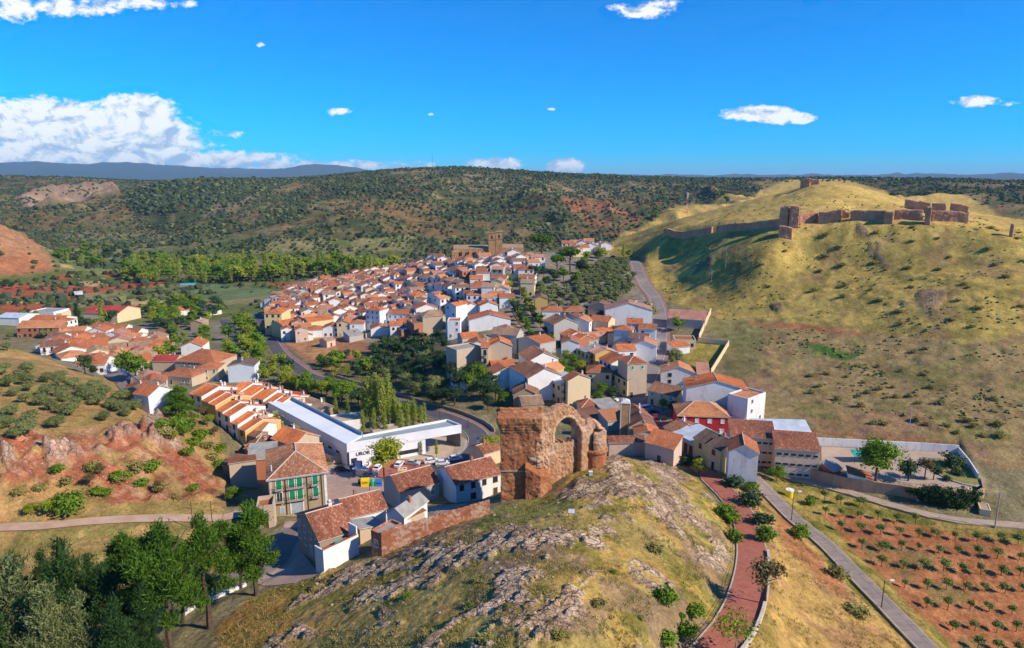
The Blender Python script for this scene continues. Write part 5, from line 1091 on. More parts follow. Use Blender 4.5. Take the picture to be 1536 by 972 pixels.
def house(a, b_, depth, h, roof='gable', ridge='x', rise=None, wall='white', tile='tile_orange', label='', cat='house', group=None, near=False, zb=None,
          win='white', sides='auto', nwin=None, chim=1, ov=.3, door=True, name='house', base=4.0, wprob=.8, wsize=(1.0,1.25), balc=0.0, fast=False, seed=None, parapet=.5, roofm2='chimney_plaster'):
    g_ = random.Random(seed if seed is not None else int(a.x * 13 + a.y * 7))
    ax = (b_ - a); ax.z = 0; w_ = ax.length; ax.normalize(); nn = Vector((-ax.y, ax.x, 0)); rz = math.atan2(ax.y, ax.x)
    c = (a + b_) / 2 + nn * depth / 2
    if zb is None: zb = min(G(c.x, c.y), G(a.x, a.y), G(b_.x, b_.y))
    e = empty(name, (c.x, c.y, zb), rz); tag(e, label, cat, group)
    HOUSES.append((c.x, c.y, w_, depth, rz)); LAST[:] = [e]
    hw, hd = w_/2, depth/2
    if rise is None: rise = (depth if ridge == 'x' else w_) * .19
    mb = MB()
    fl = [(-hw,-hd),(hw,-hd),(hw,hd),(-hw,hd)]
    if roof == 'gable' and ridge == 'x':
        mb.face([(-hw,-hd,-base),(hw,-hd,-base),(hw,-hd,h),(-hw,-hd,h)]); mb.face([(hw,hd,-base),(-hw,hd,-base),(-hw,hd,h),(hw,hd,h)])
        for s_ in (1, -1): q = [(s_*hw,-s_*hd,-base),(s_*hw,s_*hd,-base),(s_*hw,s_*hd,h),(s_*hw,0,h+rise-.03),(s_*hw,-s_*hd,h)]; mb.face(q)
    elif roof == 'gable':
        mb.face([(hw,-hd,-base),(hw,hd,-base),(hw,hd,h),(hw,-hd,h)]); mb.face([(-hw,hd,-base),(-hw,-hd,-base),(-hw,-hd,h),(-hw,hd,h)])
        for s_ in (1, -1): mb.face([(-s_*hw,-s_*hd,-base),(s_*hw,-s_*hd,-base),(s_*hw,-s_*hd,h),(0,-s_*hd,h+rise-.03),(-s_*hw,-s_*hd,h)])
    elif roof.startswith('shed'):
        k_ = {'shed_back':[0,0,1,1],'shed_left':[1,0,0,1],'shed_right':[0,1,1,0],'shed_front':[1,1,0,0]}[roof]; mb.prism(fl, -base, [h + rise*q - .03 for q in k_])
    elif roof == 'flat':
        mb.prism(fl, -base, h, top=False); i_ = .25
        inn = [(-hw+i_,-hd+i_),(hw-i_,-hd+i_),(hw-i_,hd-i_),(-hw+i_,hd-i_)]
        for i in range(4):
            j = (i+1) % 4; mb.face([(*fl[i],h),(*fl[j],h),(*inn[j],h),(*inn[i],h)]); mb.face([(*inn[i],h),(*inn[j],h),(*inn[j],h-parapet),(*inn[i],h-parapet)])
    else: mb.prism(fl, -base, h, top=False)
    wo_ = mb.build('wall', wall, e)
    rb = MB()
    if roof == 'flat': rb.face([(-hw+.25,-hd+.25,h-parapet),(hw-.25,-hd+.25,h-parapet),(hw-.25,hd-.25,h-parapet),(-hw+.25,hd-.25,h-parapet)], 0, [(0,0),(w_,0),(w_,depth),(0,depth)])
    else:
        for i, P in enumerate(roof_faces(w_, depth, rise, roof, ridge, ov)): add_plane(rb, [(q[0], q[1], q[2] + h + .06) for q in P], near, uo=i * 7.7)
        if near and roof in ('gable', 'hip'):
            fs = roof_faces(w_, depth, rise, roof, ridge, ov); seen = set()
            for P in fs:
                for i in range(len(P)):
                    q, r_ = P[i], P[(i+1) % len(P)]; key = tuple(sorted((q, r_)))
                    if key in seen: continue
                    if sum(1 for P2 in fs for k_ in range(len(P2)) if tuple(sorted((P2[k_], P2[(k_+1) % len(P2)]))) == key) == 2:
                        seen.add(key); rb.tube((q[0],q[1],q[2]+h+.1), (r_[0],r_[1],r_[2]+h+.1), .13, .13, 6, 1)
    ro = rb.build('roof', [tile, roofm2], e)
    if chim and roof != 'flat':
        for k_ in range(chim):
            cb = MB(); x_, y_ = g_.uniform(-.35, .35) * w_, g_.uniform(-.05, .35) * depth
            t_ = (1 - abs(y_) / hd) if ridge == 'x' else (1 - abs(x_) / hw)
            if roof == 'hip': t_ = min(1 - abs(y_) / hd, 1 - abs(x_) / hw)
            z0 = h + rise * max(0, t_) - .2 if not roof.startswith('shed') else h
            s_ = g_.uniform(.22, .34); cb.box(x_-s_, y_-s_, z0, x_+s_, y_+s_, z0 + g_.uniform(.9, 1.5), 0); z1 = cb.v[4][2]; cb.box(x_-s_-.08, y_-s_-.08, z1, x_+s_+.08, y_+s_+.08, z1+.1, 1); cb.box(x_-s_*.7, y_-s_*.7, z1+.1, x_+s_*.7, y_+s_*.7, z1+.35, 0)
            cb.build('chimney', [g_.choice(['chimney_plaster','white','brickred']), 'concrete_dark'], ro)
    # windows on the sides that face the view
    st = max(1, round((h - .3) / 2.9)); sh = h / st
    for (nx, ny, L, ang) in ((0,-1,w_,0),(1,0,depth,math.pi/2),(-1,0,depth,-math.pi/2),(0,1,w_,math.pi)):
        wn_ = Vector((nx, ny, 0)); wn_.rotate(Matrix.Rotation(rz, 3, 'Z')); sid = {(0,-1):'f',(1,0):'r',(-1,0):'l',(0,1):'k'}[(nx, ny)]
        if sides != 'auto' and sid not in sides: continue
        if wn_.dot(-Vector((c.x, c.y, 0)).normalized()) < .08: continue
        blank = (ridge == 'x' and sid in 'rl') or (ridge == 'y' and sid == 'f')
        if sides == 'auto' and blank and g_.random() < .35: continue
        n = nwin if nwin and sid == 'f' else max(1, int(L / 2.9)); dd = g_.randrange(n) if door else -1
        for s_ in range(st):
            for k_ in range(n):
                x_ = -L/2 + L * (k_ + .5) / n
                if s_ == 0 and k_ == dd and sid in 'frl':
                    y_ = (-hd if ny else -hw); p = Vector((x_, y_ - .02, 0)); p.rotate(Matrix.Rotation(ang, 3, 'Z')); opening('door', door_mesh(g_.choice(['brown','brown','dark','grey'])), e, p, ang, 1.1, 2.0); continue
                if g_.random() > wprob * (.6 if (blank and sides == 'auto') else 1): continue
                y_ = (-hd if ny else -hw); w1 = wsize[0] * g_.uniform(.85, 1.1); p = Vector((x_, y_ - .02, s_ * sh + sh * .34)); p.rotate(Matrix.Rotation(ang, 3, 'Z'))
                isb = s_ > 0 and g_.random() < balc
                if isb: p.z = s_ * sh + .12
                opening('window', window_mesh(win), e, p, ang, w1, 2.05 if isb else wsize[1])
                if isb: balcony(e, p, ang, w1 + .7)
    return e
def H(A, B, depth, h, label, **k):
    zb = k.pop('zb', None); a, b_, z_ = fit_rect(A, B, h, zb); k.setdefault('zb', z_); return house(a, b_, depth, h, label=label, **k)
def HB(gp, A, B, depth, label, **k):
    """base = picture position of the ground under A; the wall height follows from A"""
    P = at(*gp); h = dz_for(P, A[1]); zb = P.z; a, b_, z_ = fit_rect(A, B, h, zb); return house(a, b_, depth, h, label=label, zb=zb, **k)

# ------------------------------------------------------------------ houses that can be told apart in the photograph
# near foreground
H((384,760),(410,757),5,5.2,'low flat-roofed annex with brick terrace rail, left of green-shuttered mansion',roof='flat',wall='beige',tile='terrace_red',sides='f',chim=0,parapet=.9,near=False)
H((344,703),(384,697),7,5.5,'beige blank-walled house with red shed roof left of the green-shuttered mansion',roof='shed_front',wall='beige',tile='tile_terra',sides='',chim=0,near=True)
H((372,690),(413,686),7,6.0,'grey fibre-cement roof over a red wall, behind the green-shuttered mansion',roof='shed_back',rise=1.8,wall='brickred',tile='fibre_grey',sides='',chim=0)
H((367,672),(400,671),8,4.6,'brick shed with patchy brown roof at foot of the red cliff',roof='gable',ridge='y',wall='beige',tile='tile_brown',sides='',near=True)
H((378,683),(399,678),6,4.0,'low shed with bright orange roof slope beside the grey roof',roof='shed_back',wall='brickred',tile='tile_orange',sides='',chim=0)
H((407,657),(440,668),9,7.2,'long house with bright orange roof running behind the green-shuttered mansion',ridge='x',rise=2.2,wall='beige',tile='tile_orange',sides='',near=True)
H((345,640),(392,646),7,4.4,'white-walled house with light orange roof below the orange terrace row',ridge='x',wall='white',tile='tile_light_orange',sides='')
H((384,655),(402,648),7,5.5,'brown-roofed cottage squeezed between the cliff and the orange long house',roof='gable',ridge='y',wall='tan_dark',tile='tile_brown',sides='')
H((382,625),(402,622),6,8,'tall narrow beige block with a blue glass roof terrace beside the station',roof='flat',wall='beige',tile='blue_metal',sides='')
H((334,697),(352,699),5,3.2,'small ruined outhouse at the foot of the red cliff',roof='shed_back',wall='stone_tan',tile='tile_brown',sides='',chim=0)
HB((474,851),(479,811),(531,795),12.5,'white and beige corner house with patched orange roof by the tall pine',ridge='x',rise=2.6,wall='tan_dark',tile='tile_mixed',near=True,sides='l',win='white',chim=1,base=6)
H((521,777),(580,762),9.0,3.6,'long low white house with mossy brown roof behind the corner house',ridge='x',rise=2.1,wall='white',tile='tile_mixed',near=True,sides='f',win='brown',chim=1)
H((581,768),(606,775),7.5,4.4,'white annex under a slanting grey roof beside the long low house',roof='gable',ridge='y',rise=1.3,wall='white',tile='fibre_grey',sides='f',win='dark',chim=1)
H((600,739),(658,723),9.0,4.2,'grey-walled house with turquoise windows and a dark red gable end',ridge='x',rise=2.4,wall='greyish',tile='tile_mixed',near=True,sides='f',win='teal',chim=0)
H((684,727),(751,710),10.5,5.3,'house with broad brown roof and white balcony beside the ruined church',ridge='x',rise=2.3,wall='white',tile='tile_mixed',near=True,sides='f',win='brown',chim=1)
H((726,681),(752,673),7,4.0,'small roofed wing hidden behind the ruined church tower',ridge='x',wall='cream',tile='tile_mixed',near=True,sides='')
H((612,778),(637,766),4,2.4,'lean-to shed with brown roof against the brick garden wall',roof='shed_back',rise=.7,wall='beige',tile='tile_brown',sides='',chim=0)
H((540,800),(575,787),4,2.0,'grey slanting lean-to behind the end of the brick garden wall',roof='shed_left',rise=1.0,wall='beige',tile='fibre_grey',sides='',chim=0)
# right of the ruin
H((914,664),(968,663),2.8,4.2,'long low old building with tile roof on the hill crest, right of the ruined church',roof='shed_back',rise=.7,wall='pinkish',tile='tile_mixed',near=True,sides='',chim=0)
H((968,663),(1011,674),5,4.8,'old pinkish barn with dark doorway at the right end of crest building',roof='shed_back',rise=2.2,wall='pinkish',tile='tile_terra',near=True,sides='f',nwin=1,win='dark',wprob=.0,chim=0)
H((953,651),(990,652),6,4.6,'orange-roofed cottage directly behind the crest barn',roof='gable',ridge='y',wall='pinkish',tile='tile_orange',sides='')
H((944,640),(985,640),8,5,'beige gable cottage with brown roof, second behind the brick chimney',roof='gable',ridge='y',rise=2.2,wall='beige',tile='tile_brown',sides='')
H((945,627),(978,625),8,5.4,'white gable cottage with one small window behind the brick chimney',roof='gable',ridge='y',rise=2.0,wall='white_worn',tile='tile_terra',sides='f',nwin=1,wprob=1,door=False)
H((912,632),(944,628),7,3.6,'low orange-roofed shed left of the brick chimney',roof='shed_back',wall='greyish',tile='tile_light_orange',sides='',chim=0)
H((903,614),(930,611),8,3.8,'yard building with mossy flat roof and graffiti wall left of the brick chimney',roof='shed_back',rise=.9,wall='greyish',tile='fibre_grey',sides='',chim=0)
H((873,611),(900.5,609.5),7,3.6,'small white house with brown hipped roof right of the ruin arch',roof='hip',rise=1.7,wall='white',tile='tile_terra',near=True,sides='')
H((878,628),(905,622),6,3.0,'brown board shed right of the ruin arch',roof='shed_back',wall='tan_dark',tile='tile_brown',sides='',chim=0)
HB((944,597),(941.5,546),(971,544),9,'beige corner house with roof terrace and hipped roof facing the square',roof='hip',rise=1.8,wall='beige',tile='tile_terra',near=True,sides='f',win='green',wprob=.35,chim=0)
H((917,559),(941,571),8,6.6,'ochre street front with brown shutters beside the beige corner house',ridge='x',rise=1.5,wall='yellow',tile='tile_dark',near=True,sides='f',win='brown',wprob=1,chim=0,balc=.4)
H((899,537),(917,545),11,9.3,'white three-storey house with brown balconies on the avenue',ridge='x',rise=2.0,wall='white',tile='tile_terra',near=True,sides='f',win='brown',wprob=1,balc=.5)
H((884,526),(893,531),10,8.2,'narrow ochre house with pink tile roof left of the white three-storey house',ridge='x',rise=1.6,wall='ochre',tile='tile_pink',near=True,sides='f',win='brown',wprob=1,balc=.3)
H((866,522),(884,531),9,6.5,'white house under a dark grey roof on the avenue',roof='shed_back',rise=1.2,wall='cream',tile='fibre_grey',sides='f',win='brown',wprob=1)
H((840,500),(850,505),10,6.5,'white house with bright orange roof and corner balcony on the avenue',ridge='x',rise=1.8,wall='white',tile='tile_orange',near=True,sides='f',win='dark',wprob=1)
H((851,507),(866,511),10,6.5,'orange-brick house with orange roof on the avenue',ridge='x',rise=1.8,wall='brickred',tile='tile_orange',near=True,sides='f',win='white',wprob=1)
H((868,512),(898,508.5),9,6,'pale timbered back wing under bright orange roof edge above the avenue',ridge='x',rise=1.4,wall='greyish',tile='tile_orange',sides='f',win='white',wprob=.9)
H((816,480),(831,487),12,8,'tall house with ornate brick front and dark stained gable',ridge='x',rise=2.6,wall='greyish',tile='tile_brown',near=True,sides='f',win='white',wprob=1)
H((831,487),(863,487),7,7.5,'blank dark grey gable wall above the avenue trees',roof='gable',ridge='y',rise=3,wall='greyish',tile='tile_brown',sides='',chim=0)
H((813,466.5),(846,466.5),9,6.2,'white-walled house with orange-brown hipped roof above the avenue',roof='hip',rise=1.9,wall='white',tile='tile_terra',sides='',chim=1)
H((846,467),(877,466.5),9,6.2,'ochre house with dormer and orange-brown roof beside the white hipped one',roof='hip',rise=1.9,wall='ochre',tile='tile_terra',sides='f',win='brown')
H((882,458),(916,460),8,5,'beige cottage with dark brown roof in front of the olive grove',roof='gable',ridge='y',rise=2,wall='beige',tile='tile_brown',sides='')
HB((911,493),(908,464),(979,465),11,'very wide white stained gable house with an ochre lower wall',roof='gable',ridge='y',rise=3.4,wall='white_worn',tile='tile_pink',near=False,sides='',chim=2)
H((946.5,517),(985,519),10,7,'white house with pink-orange gable roof beside the hill road',roof='gable',ridge='y',rise=2,wall='white',tile='tile_pink',sides='l',near=False)
H((925,520),(944,521),7,4,'low shed with brown tiles left of the white road-side gable',ridge='x',wall='pinkish',tile='tile_brown',sides='',chim=1)
H((880,505),(910,503),7,3.5,'low pink-roofed outbuilding under the olive grove',ridge='x',wall='beige',tile='tile_pink',sides='',chim=0)
H((903,500),(925,497),6,3.5,'orange-roofed garden shed below the wide stained gable house',roof='shed_back',wall='ochre',tile='tile_orange',sides='',chim=0)
H((943,453),(966,457),7,4,'low white water-tank house with a red brick block on top beside the hill road',roof='flat',wall='white_worn',tile='fibre_grey',sides='',chim=0)
H((1001,477),(1057.5,480.5),12,4.6,'wide barn with pink tile roof at right of the hill road',roof='shed_back',rise=2.2,wall='pinkish',tile='tile_pink',sides='',chim=1)
H((1012,509),(1044,510),9,4.5,'low white building with pergola terrace in front of the pink-roofed barn',roof='flat',wall='cream',tile='terrace_red',sides='f',win='dark',chim=0)
H((1009,521),(1035,519),5,3.4,'small white cottage with orange lean-to roof above the walled garden',roof='shed_back',rise=1.2,wall='white',tile='tile_orange',sides='',chim=0)
HB((995,577),(992,557.5),(1045,560),9,'white gable house with weathered wall and orange roof at the hill road foot',roof='gable',ridge='y',rise=2.4,wall='white_worn',tile='tile_light_orange',sides='f',nwin=2,wprob=.5,win='dark',door=False)
H((1046,561),(1064,562),10,4.5,'low wing with salmon roof joined to the weathered gable house',roof='shed_back',rise=2.0,wall='cream',tile='tile_pink',sides='',chim=0)
H((972,585),(1014,595.5),9,5,'old cream house with turquoise shutters and mossy brown roof on the square',ridge='x',rise=2.2,wall='cream',tile='tile_brown',near=True,sides='f',win='teal',wprob=1)
H((1030,581),(1122,584.5),10,10.5,'huge blank white house wall with orange roof behind the crimson house',roof='gable',ridge='y',rise=2.6,wall='white_worn',tile='tile_orange',sides='',chim=1,near=True)
H((1122,598),(1149,588),7,9.5,'white tower-like annex with flat terrace at the right end of the big white house',roof='flat',wall='white_worn',tile='tile_light_orange',sides='f',nwin=2,wprob=.3,chim=0,door=False)
H((1017,623),(1094,625.5),11,6.4,'crimson house with white windows and a wide hipped orange-brown roof',roof='hip',rise=2.9,wall='crimson',tile='tile_light_orange',near=True,sides='f',win='blank',nwin=4,wprob=.8,door=False,chim=0)
H((1094,634),(1120,634),6,3.4,'low white lean-to right of the crimson house',roof='flat',wall='white',tile='fibre_grey',sides='',chim=0)
H((996,640),(1011,648),10,4.6,'small brown-roofed workshop at the upper end of the garage row',ridge='x',rise=1.6,wall='cream',tile='tile_brown',near=True,sides='')
H((1011,648),(1041,663.5),9,4.6,'garage row with dark gates and a grey-blue sheet roof',roof='shed_back',rise=1.0,wall='cream',tile='zinc',sides='f',win='dark',wprob=0,door=False,chim=0)
H((1041,656),(1061,666),8.5,6.3,'cream house with dark tiled roof beside the red walkway, upper half',ridge='x',rise=1.8,wall='yellow',tile='tile_dark',near=True,sides='f',win='brown',wprob=1,balc=.4)
H((1061,666),(1081,676),8.5,6.0,'cream house with dark tiled roof beside the red walkway, lower half',ridge='x',rise=1.8,wall='yellow',tile='tile_dark',near=True,sides='f',win='brown',wprob=1)
HB((1094,722),(1094,676),(1138,680),7.5,'tall white gable end with peeling plaster at the foot of the cream houses',roof='gable',ridge='y',rise=1.9,wall='white_worn',tile='tile_terra',near=True,sides='',base=7,chim=0)
H((1096.5,653),(1163,657.5),7,8.2,'long two-tier pink building with tile roof, left part',roof='shed_back',rise=2.2,wall='pinkish',tile='tile_mixed',near=True,sides='f',win='dark',wprob=1,wsize=(1.0,.42),door=False,chim=0,nwin=7)
H((1164,671.5),(1230,676.5),7,8.2,'long two-tier pink building with tile roof, right part',roof='shed_back',rise=2.2,wall='pinkish',tile='tile_mixed',near=True,sides='f',win='dark',wprob=1,wsize=(1.0,.42),door=False,chim=0,nwin=6)
H((1139,657),(1222,659.5),9,5.5,'low white hall with blue-grey sheet roof at the yard corner',roof='shed_back',rise=2.3,wall='white',tile='zinc',sides='f',win='dark',nwin=3,wprob=.7,door=False,chim=0)
H((1273,711),(1309,716),5,3.0,'small white hut with orange roof beside the largest yard tree',roof='shed_left',rise=1.0,wall='white',tile='tile_terra',sides='f',nwin=3,wprob=.6,chim=0)
H((1231,700),(1251,707),4,3.4,'brick shed with slate lean-to roof at the left end of the yard',roof='shed_left',rise=1.2,wall='brickred',tile='fibre_grey',sides='',chim=0)
HB((1473,772),(1470,763),(1487,766),4,'little cream pump hut below the rounded yard wall',roof='flat',wall='cream',tile='stone_tan',sides='',chim=0,parapet=.1)
# upper centre
HB((690,503),(704,480),(766,478.5),11,'large white gable house with wide orange roof at the town edge',roof='gable',ridge='y',rise=2.6,wall='white',tile='tile_terra',sides='l',near=True)
H((694,461),(720,459),9,8.5,'white gable house with bright orange roof, left of the pair behind the large one',roof='gable',ridge='y',rise=1.8,wall='white',tile='tile_orange',sides='',near=True)
H((720,458.5),(747,457.5),9,8.5,'white gable house with bright orange roof, right of the pair behind the large one',roof='gable',ridge='y',rise=1.8,wall='white',tile='tile_orange',sides='',near=True)
H((668,457),(684,459),9,15,'tall white apartment wall rising above the shaded slope',roof='gable',ridge='y',rise=1.2,wall='white',tile='tile_orange',sides='f',nwin=2,wprob=.3,door=False)
H((671,481),(690,481),8,9,'white terraced block stepping down to shaded slope',roof='flat',wall='white',tile='tile_orange',sides='f',nwin=2,wprob=.5,door=False)
H((685,525),(721,519),8,9.5,'wide beige blank-walled block with grey flat roof',roof='flat',wall='beige',tile='fibre_grey',sides='',chim=0)
H((722,521),(733,521),9,10,'beige apartment front with balconies and bright orange roof',ridge='x',rise=1.0,wall='cream',tile='tile_orange',sides='f',win='brown',wprob=1,balc=.9)
H((733,519),(768,518),9,10,'beige gable wall house with bright orange roof',roof='gable',ridge='y',rise=2.0,wall='beige',tile='tile_orange',sides='',near=True)
H((777,507),(810,515.5),9,8,'beige house with orange roof and yellow side above the avenue trees',roof='gable',ridge='y',rise=1.6,wall='greyish',tile='tile_orange',sides='')
H((736,500),(775,503),9,7.5,'tan-roofed house tucked behind the beige gable wall house',ridge='x',rise=2.0,wall='greyish',tile='tile_tan',sides='')
H((778,530),(794,541),12,7,'white house with mossy brown roof, upper of two brown roofs near the avenue',ridge='x',rise=2.8,wall='white',tile='tile_brown',near=True,sides='')
H((794,541),(830,543),8,6.5,'white gable wall below the upper mossy brown roof',roof='gable',ridge='y',rise=2.4,wall='white',tile='tile_brown',sides='',near=True)
H((779.5,558.5),(792,567.5),13,8,'white house with green balcony and long brown roof',ridge='x',rise=3.0,wall='white',tile='tile_brown',near=True,sides='f',win='dark',wprob=.8,balc=.5)
H((792,567),(823,557),9,8,'white blue-shaded wall with a square window and dark garage bays',roof='shed_back',rise=2.4,wall='white',tile='tile_brown',sides='f',nwin=2,win='dark',wprob=.5,near=True,door=False)
H((739.6,561),(778,557),8,6,'white gable wall house with crisp slanting shadow above the stone wall',roof='gable',ridge='y',rise=1.9,wall='white',tile='tile_terra',sides='',chim=0)
H((738,548),(772,546),7,4,'low white house with red roof terrace behind the slanting-shadow gable',ridge='x',rise=1.0,wall='paleblue',tile='tile_orange',sides='')
H((770,592),(808,592),9,5,'stone-coloured gable cottage just behind the ruined church',roof='gable',ridge='y',rise=2.3,wall='stone_tan',tile='tile_brown',sides='',near=True,chim=0)
H((783,607),(815,605),8,4.5,'tan ruined-looking roof immediately behind the ruin top',ridge='x',rise=1.6,wall='stone_tan',tile='tile_tan',sides='',near=True)
H((843,566),(852,571),9,10.5,'cream apartment tower with small balconies left of the avenue end',roof='gable',ridge='x',rise=1.8,wall='cream',tile='tile_terra',sides='f',win='brown',wprob=1,balc=.6)
H((853,577),(884,575),9,8.5,'cream blank side block joined to the cream apartment tower',roof='flat',wall='cream',tile='beige',sides='',chim=0)
H((820,566),(842,576),8,7.5,'small house with blue-grey sheet roof beside the cream tower',roof='shed_back',rise=1,wall='cream',tile='zinc',sides='f',win='dark',wprob=1)
H((826,556),(846,551),8,8,'orange-walled gable between the brown roofs and the cream tower',roof='gable',ridge='x',rise=1.6,wall='ochre',tile='tile_light_orange',sides='')
H((697,571),(745,560),9,1.6,'white terrace with a small turquoise pool and parapet',roof='flat',wall='white',tile='leaf_green',sides='',chim=0,base=9,parapet=1.0,name='pool_terrace',cat='terrace')
# town left and convent
HB((397,503),(396,470),(422,470),16,'yellow convent block with arched top windows at the lower corner of the old town',roof='hip',rise=1.8,wall='yellow',tile='tile_orange',sides='fl',win='dark',wprob=.8,name='convent',cat='building')
H((424,488),(452,483),12,7,'yellow convent wing with orange roof behind the garden palms',ridge='x',rise=1.8,wall='yellow',tile='tile_orange',sides='f',win='dark')
H((458,479),(480,474),10,8,'yellow chapel-like wing of the convent with small bell gable',ridge='x',rise=1.6,wall='yellow',tile='tile_light_orange',sides='')
H((462,483),(500,478),9,7,'long ochre wall with orange roofs right of the convent',ridge='x',rise=2.0,wall='yellow',tile='tile_orange',sides='')
H((548,464),(569,466),9,12,'pale blue-white apartment block with rows of small windows',roof='hip',rise=1.4,wall='paleblue',tile='tile_orange',sides='f',nwin=3,win='white',wprob=.9)
H((581,470),(614,471),10,7.5,'white house with long orange-brown roof and four windows mid old town',ridge='x',rise=1.8,wall='white',tile='tile_terra',sides='f',nwin=4,wprob=1)
H((566,478),(598,483),8,5,'white garage block with orange brick corner below the old town',roof='flat',wall='white',tile='fibre_grey',sides='f',win='dark')
H((634,475),(664,473),10,9,'beige blank-walled house with tan pyramid roof above shaded slope',roof='hip',rise=2.2,wall='beige',tile='tile_tan',sides='')
H((624,463),(656,461),9,7,'white gable house with orange verge above the tan pyramid roof',roof='gable',ridge='y',rise=2.2,wall='white',tile='tile_orange',sides='')
H((602,495),(620,493),7,7,'half-open brick house with blue awning at the town edge',roof='flat',wall='brickred',tile='paleblue',sides='f',win='dark',wprob=.5)
H((621,486),(634,484),7,9,'narrow orange-brick house beside the tan pyramid roof',roof='shed_back',wall='brickred',tile='tile_brown',sides='')
H((490,512),(503,509),6,3.4,'little stone farm shed in the ploughed brown field',ridge='x',wall='pinkish',tile='tile_tan',sides='f',nwin=1)
H((524,504),(545,501),8,3.4,'low grey-roofed store beside the ploughed brown field',roof='shed_back',wall='greyish',tile='fibre_grey',sides='')
HB((342,574),(341,549),(381,548),9,'pale blue-white cube house with dark roof by the valley trees',roof='gable',ridge='y',rise=1.2,wall='paleblue',tile='tile_dark',sides='l')
H((262,541),(322,545),16,5.5,'large school with brown hipped roofs in the valley town',roof='hip',rise=4.0,wall='beige',tile='tile_terra',sides='f',win='white',name='school',cat='school')
H((290,554),(327,553),10,5.5,'cream school wing on posts with brown roof',roof='hip',rise=1.6,wall='cream',tile='tile_terra',sides='f',win='white')
H((243,562),(287,566),10,4,'low brown-roofed wing at the front of the school',roof='hip',rise=2,wall='beige',tile='tile_terra',sides='f')
H((228,542),(262,542),10,4.5,'low hall with crimson roof behind the school',ridge='x',rise=1.8,wall='beige',tile='tile_red',sides='')
H((271,520),(303,519),12,6,'white gable house with bright orange roof by the valley lawn',roof='gable',ridge='y',rise=2.4,wall='white',tile='tile_orange',sides='')
H((125,469),(175,471),22,6,'broad hall with raspberry-red roof in the valley',ridge='x',rise=3.4,wall='cream',tile='tile_red',sides='',chim=0,name='sports_hall',cat='hall')
H((24,492),(88,491),14,6,'long brick hall with orange roof and arched end at the valley edge',ridge='x',rise=3.0,wall='brickred',tile='tile_light_orange',sides='f',win='dark',chim=0,name='hall',cat='hall')
H((42,481),(90,482),14,8.5,'orange-roofed residence with white three-storey end, behind the brick hall',ridge='x',rise=2.2,wall='white',tile='tile_orange',sides='fr',chim=0)
H((90,484),(116,478),12,9,'white three-storey end block with small windows behind the brick hall',roof='hip',rise=2,wall='white',tile='tile_orange',sides='f',win='brown',wprob=1)
H((-6,476),(28,477),16,5,'white warehouse with blue-grey roof at the left edge',ridge='x',rise=1.6,wall='white',tile='zinc',sides='',chim=0)
H((44,467),(80,468),14,5,'white industrial shed beyond the orange residence',roof='flat',wall='white',tile='fibre_grey',sides='',chim=0)
H((72,470),(92,470),10,4,'cream industrial shed right of the white one',roof='flat',wall='cream',tile='fibre_grey',sides='',chim=0)
H((310,463),(332,461),12,5,'villa with brown hipped roof among the valley trees',roof='hip',rise=2.4,wall='white',tile='tile_brown',sides='')
H((270,466),(290,464),10,4,'orange-roofed farmhouse hidden among valley trees',ridge='x',rise=2,wall='white',tile='tile_orange',sides='')
H((285,484),(303,484),9,5,'stone gable farmhouse among valley trees',roof='gable',ridge='y',wall='stone_tan',tile='tile_tan',sides='')
H((270,428),(297,427),10,3.5,'long turquoise-roofed farm shed on valley floor',ridge='x',rise=1,wall='brickred',tile='shutter_teal',sides='',chim=0)
H((112,440),(124,439),8,3,'tiny white farm store between the valley orchards',ridge='x',rise=1,wall='white',tile='zinc',sides='',chim=0)
H((200,590),(222,594),8,4.5,'pale blue house with orange roof just over olive slope crest',ridge='x',rise=2,wall='paleblue',tile='tile_orange',sides='')
H((190,583),(212,586),8,4,'dark-roofed shed behind the olive slope crest',roof='gable',ridge='y',wall='tan_dark',tile='tile_dark',sides='')
H((420,594),(438,600),7,5,'white end house with small red roof right of the terrace rows',ridge='x',rise=1,wall='white',tile='tile_red',sides='f')
H((440,602),(478,618),7,4,'row of old stone sheds along the road above the station',ridge='x',rise=1,wall='stone_tan',tile='tile_tan',sides='f',win='brown',wprob=1)
H((500,634),(546,628),8,3.6,'low pavilion with flat pinkish roof behind the station wings',roof='flat',wall='white',tile='forecourt_beige',sides='',chim=0,name='pavilion',cat='building')
H((560,648),(640,636),5,3.2,'long low pinkish-roofed shed between poplars and the station',roof='flat',wall='greyish',tile='forecourt_beige',sides='',chim=0,name='shed',cat='shed')
# two terraces of orange-roofed houses
def terrace(A0, A1, n, h, depth, g, walls, word):
    a, b_, z_ = fit_rect(A0, A1, h)

    for i in range(n):
        p, q = a.lerp(b_, i / n), a.lerp(b_, (i + 1) / n)
        zb = min(G(p.x, p.y), G(q.x, q.y)) + (.35 if i % 2 else 0)
        house(p, q - (q - p) * .004, depth, h + (.25 if i % 2 else 0), label=f'{word} {ordinal(i+1)} unit from the left', roof='gable', ridge='x', rise=1.9, wall=walls[i % len(walls)], tile='tile_orange', group=g, zb=zb, sides='f', win='brown', wprob=.8, chim=2, ov=.05, name='terraced_house', near=True, roofm2='white', seed=i)
terrace((284,598),(366,627), 8, 4.8, 12.0, 'front terrace of orange-roofed houses', ['white','white','ochre','ochre','white'], 'front orange-roofed terrace,')
terrace((341,587),(424,610), 9, 4.8, 12.0, 'rear terrace of orange-roofed houses', ['white','white','white','cream'], 'rear orange-roofed terrace,')
print('hand houses', time.time() - T0, len(HOUSES))
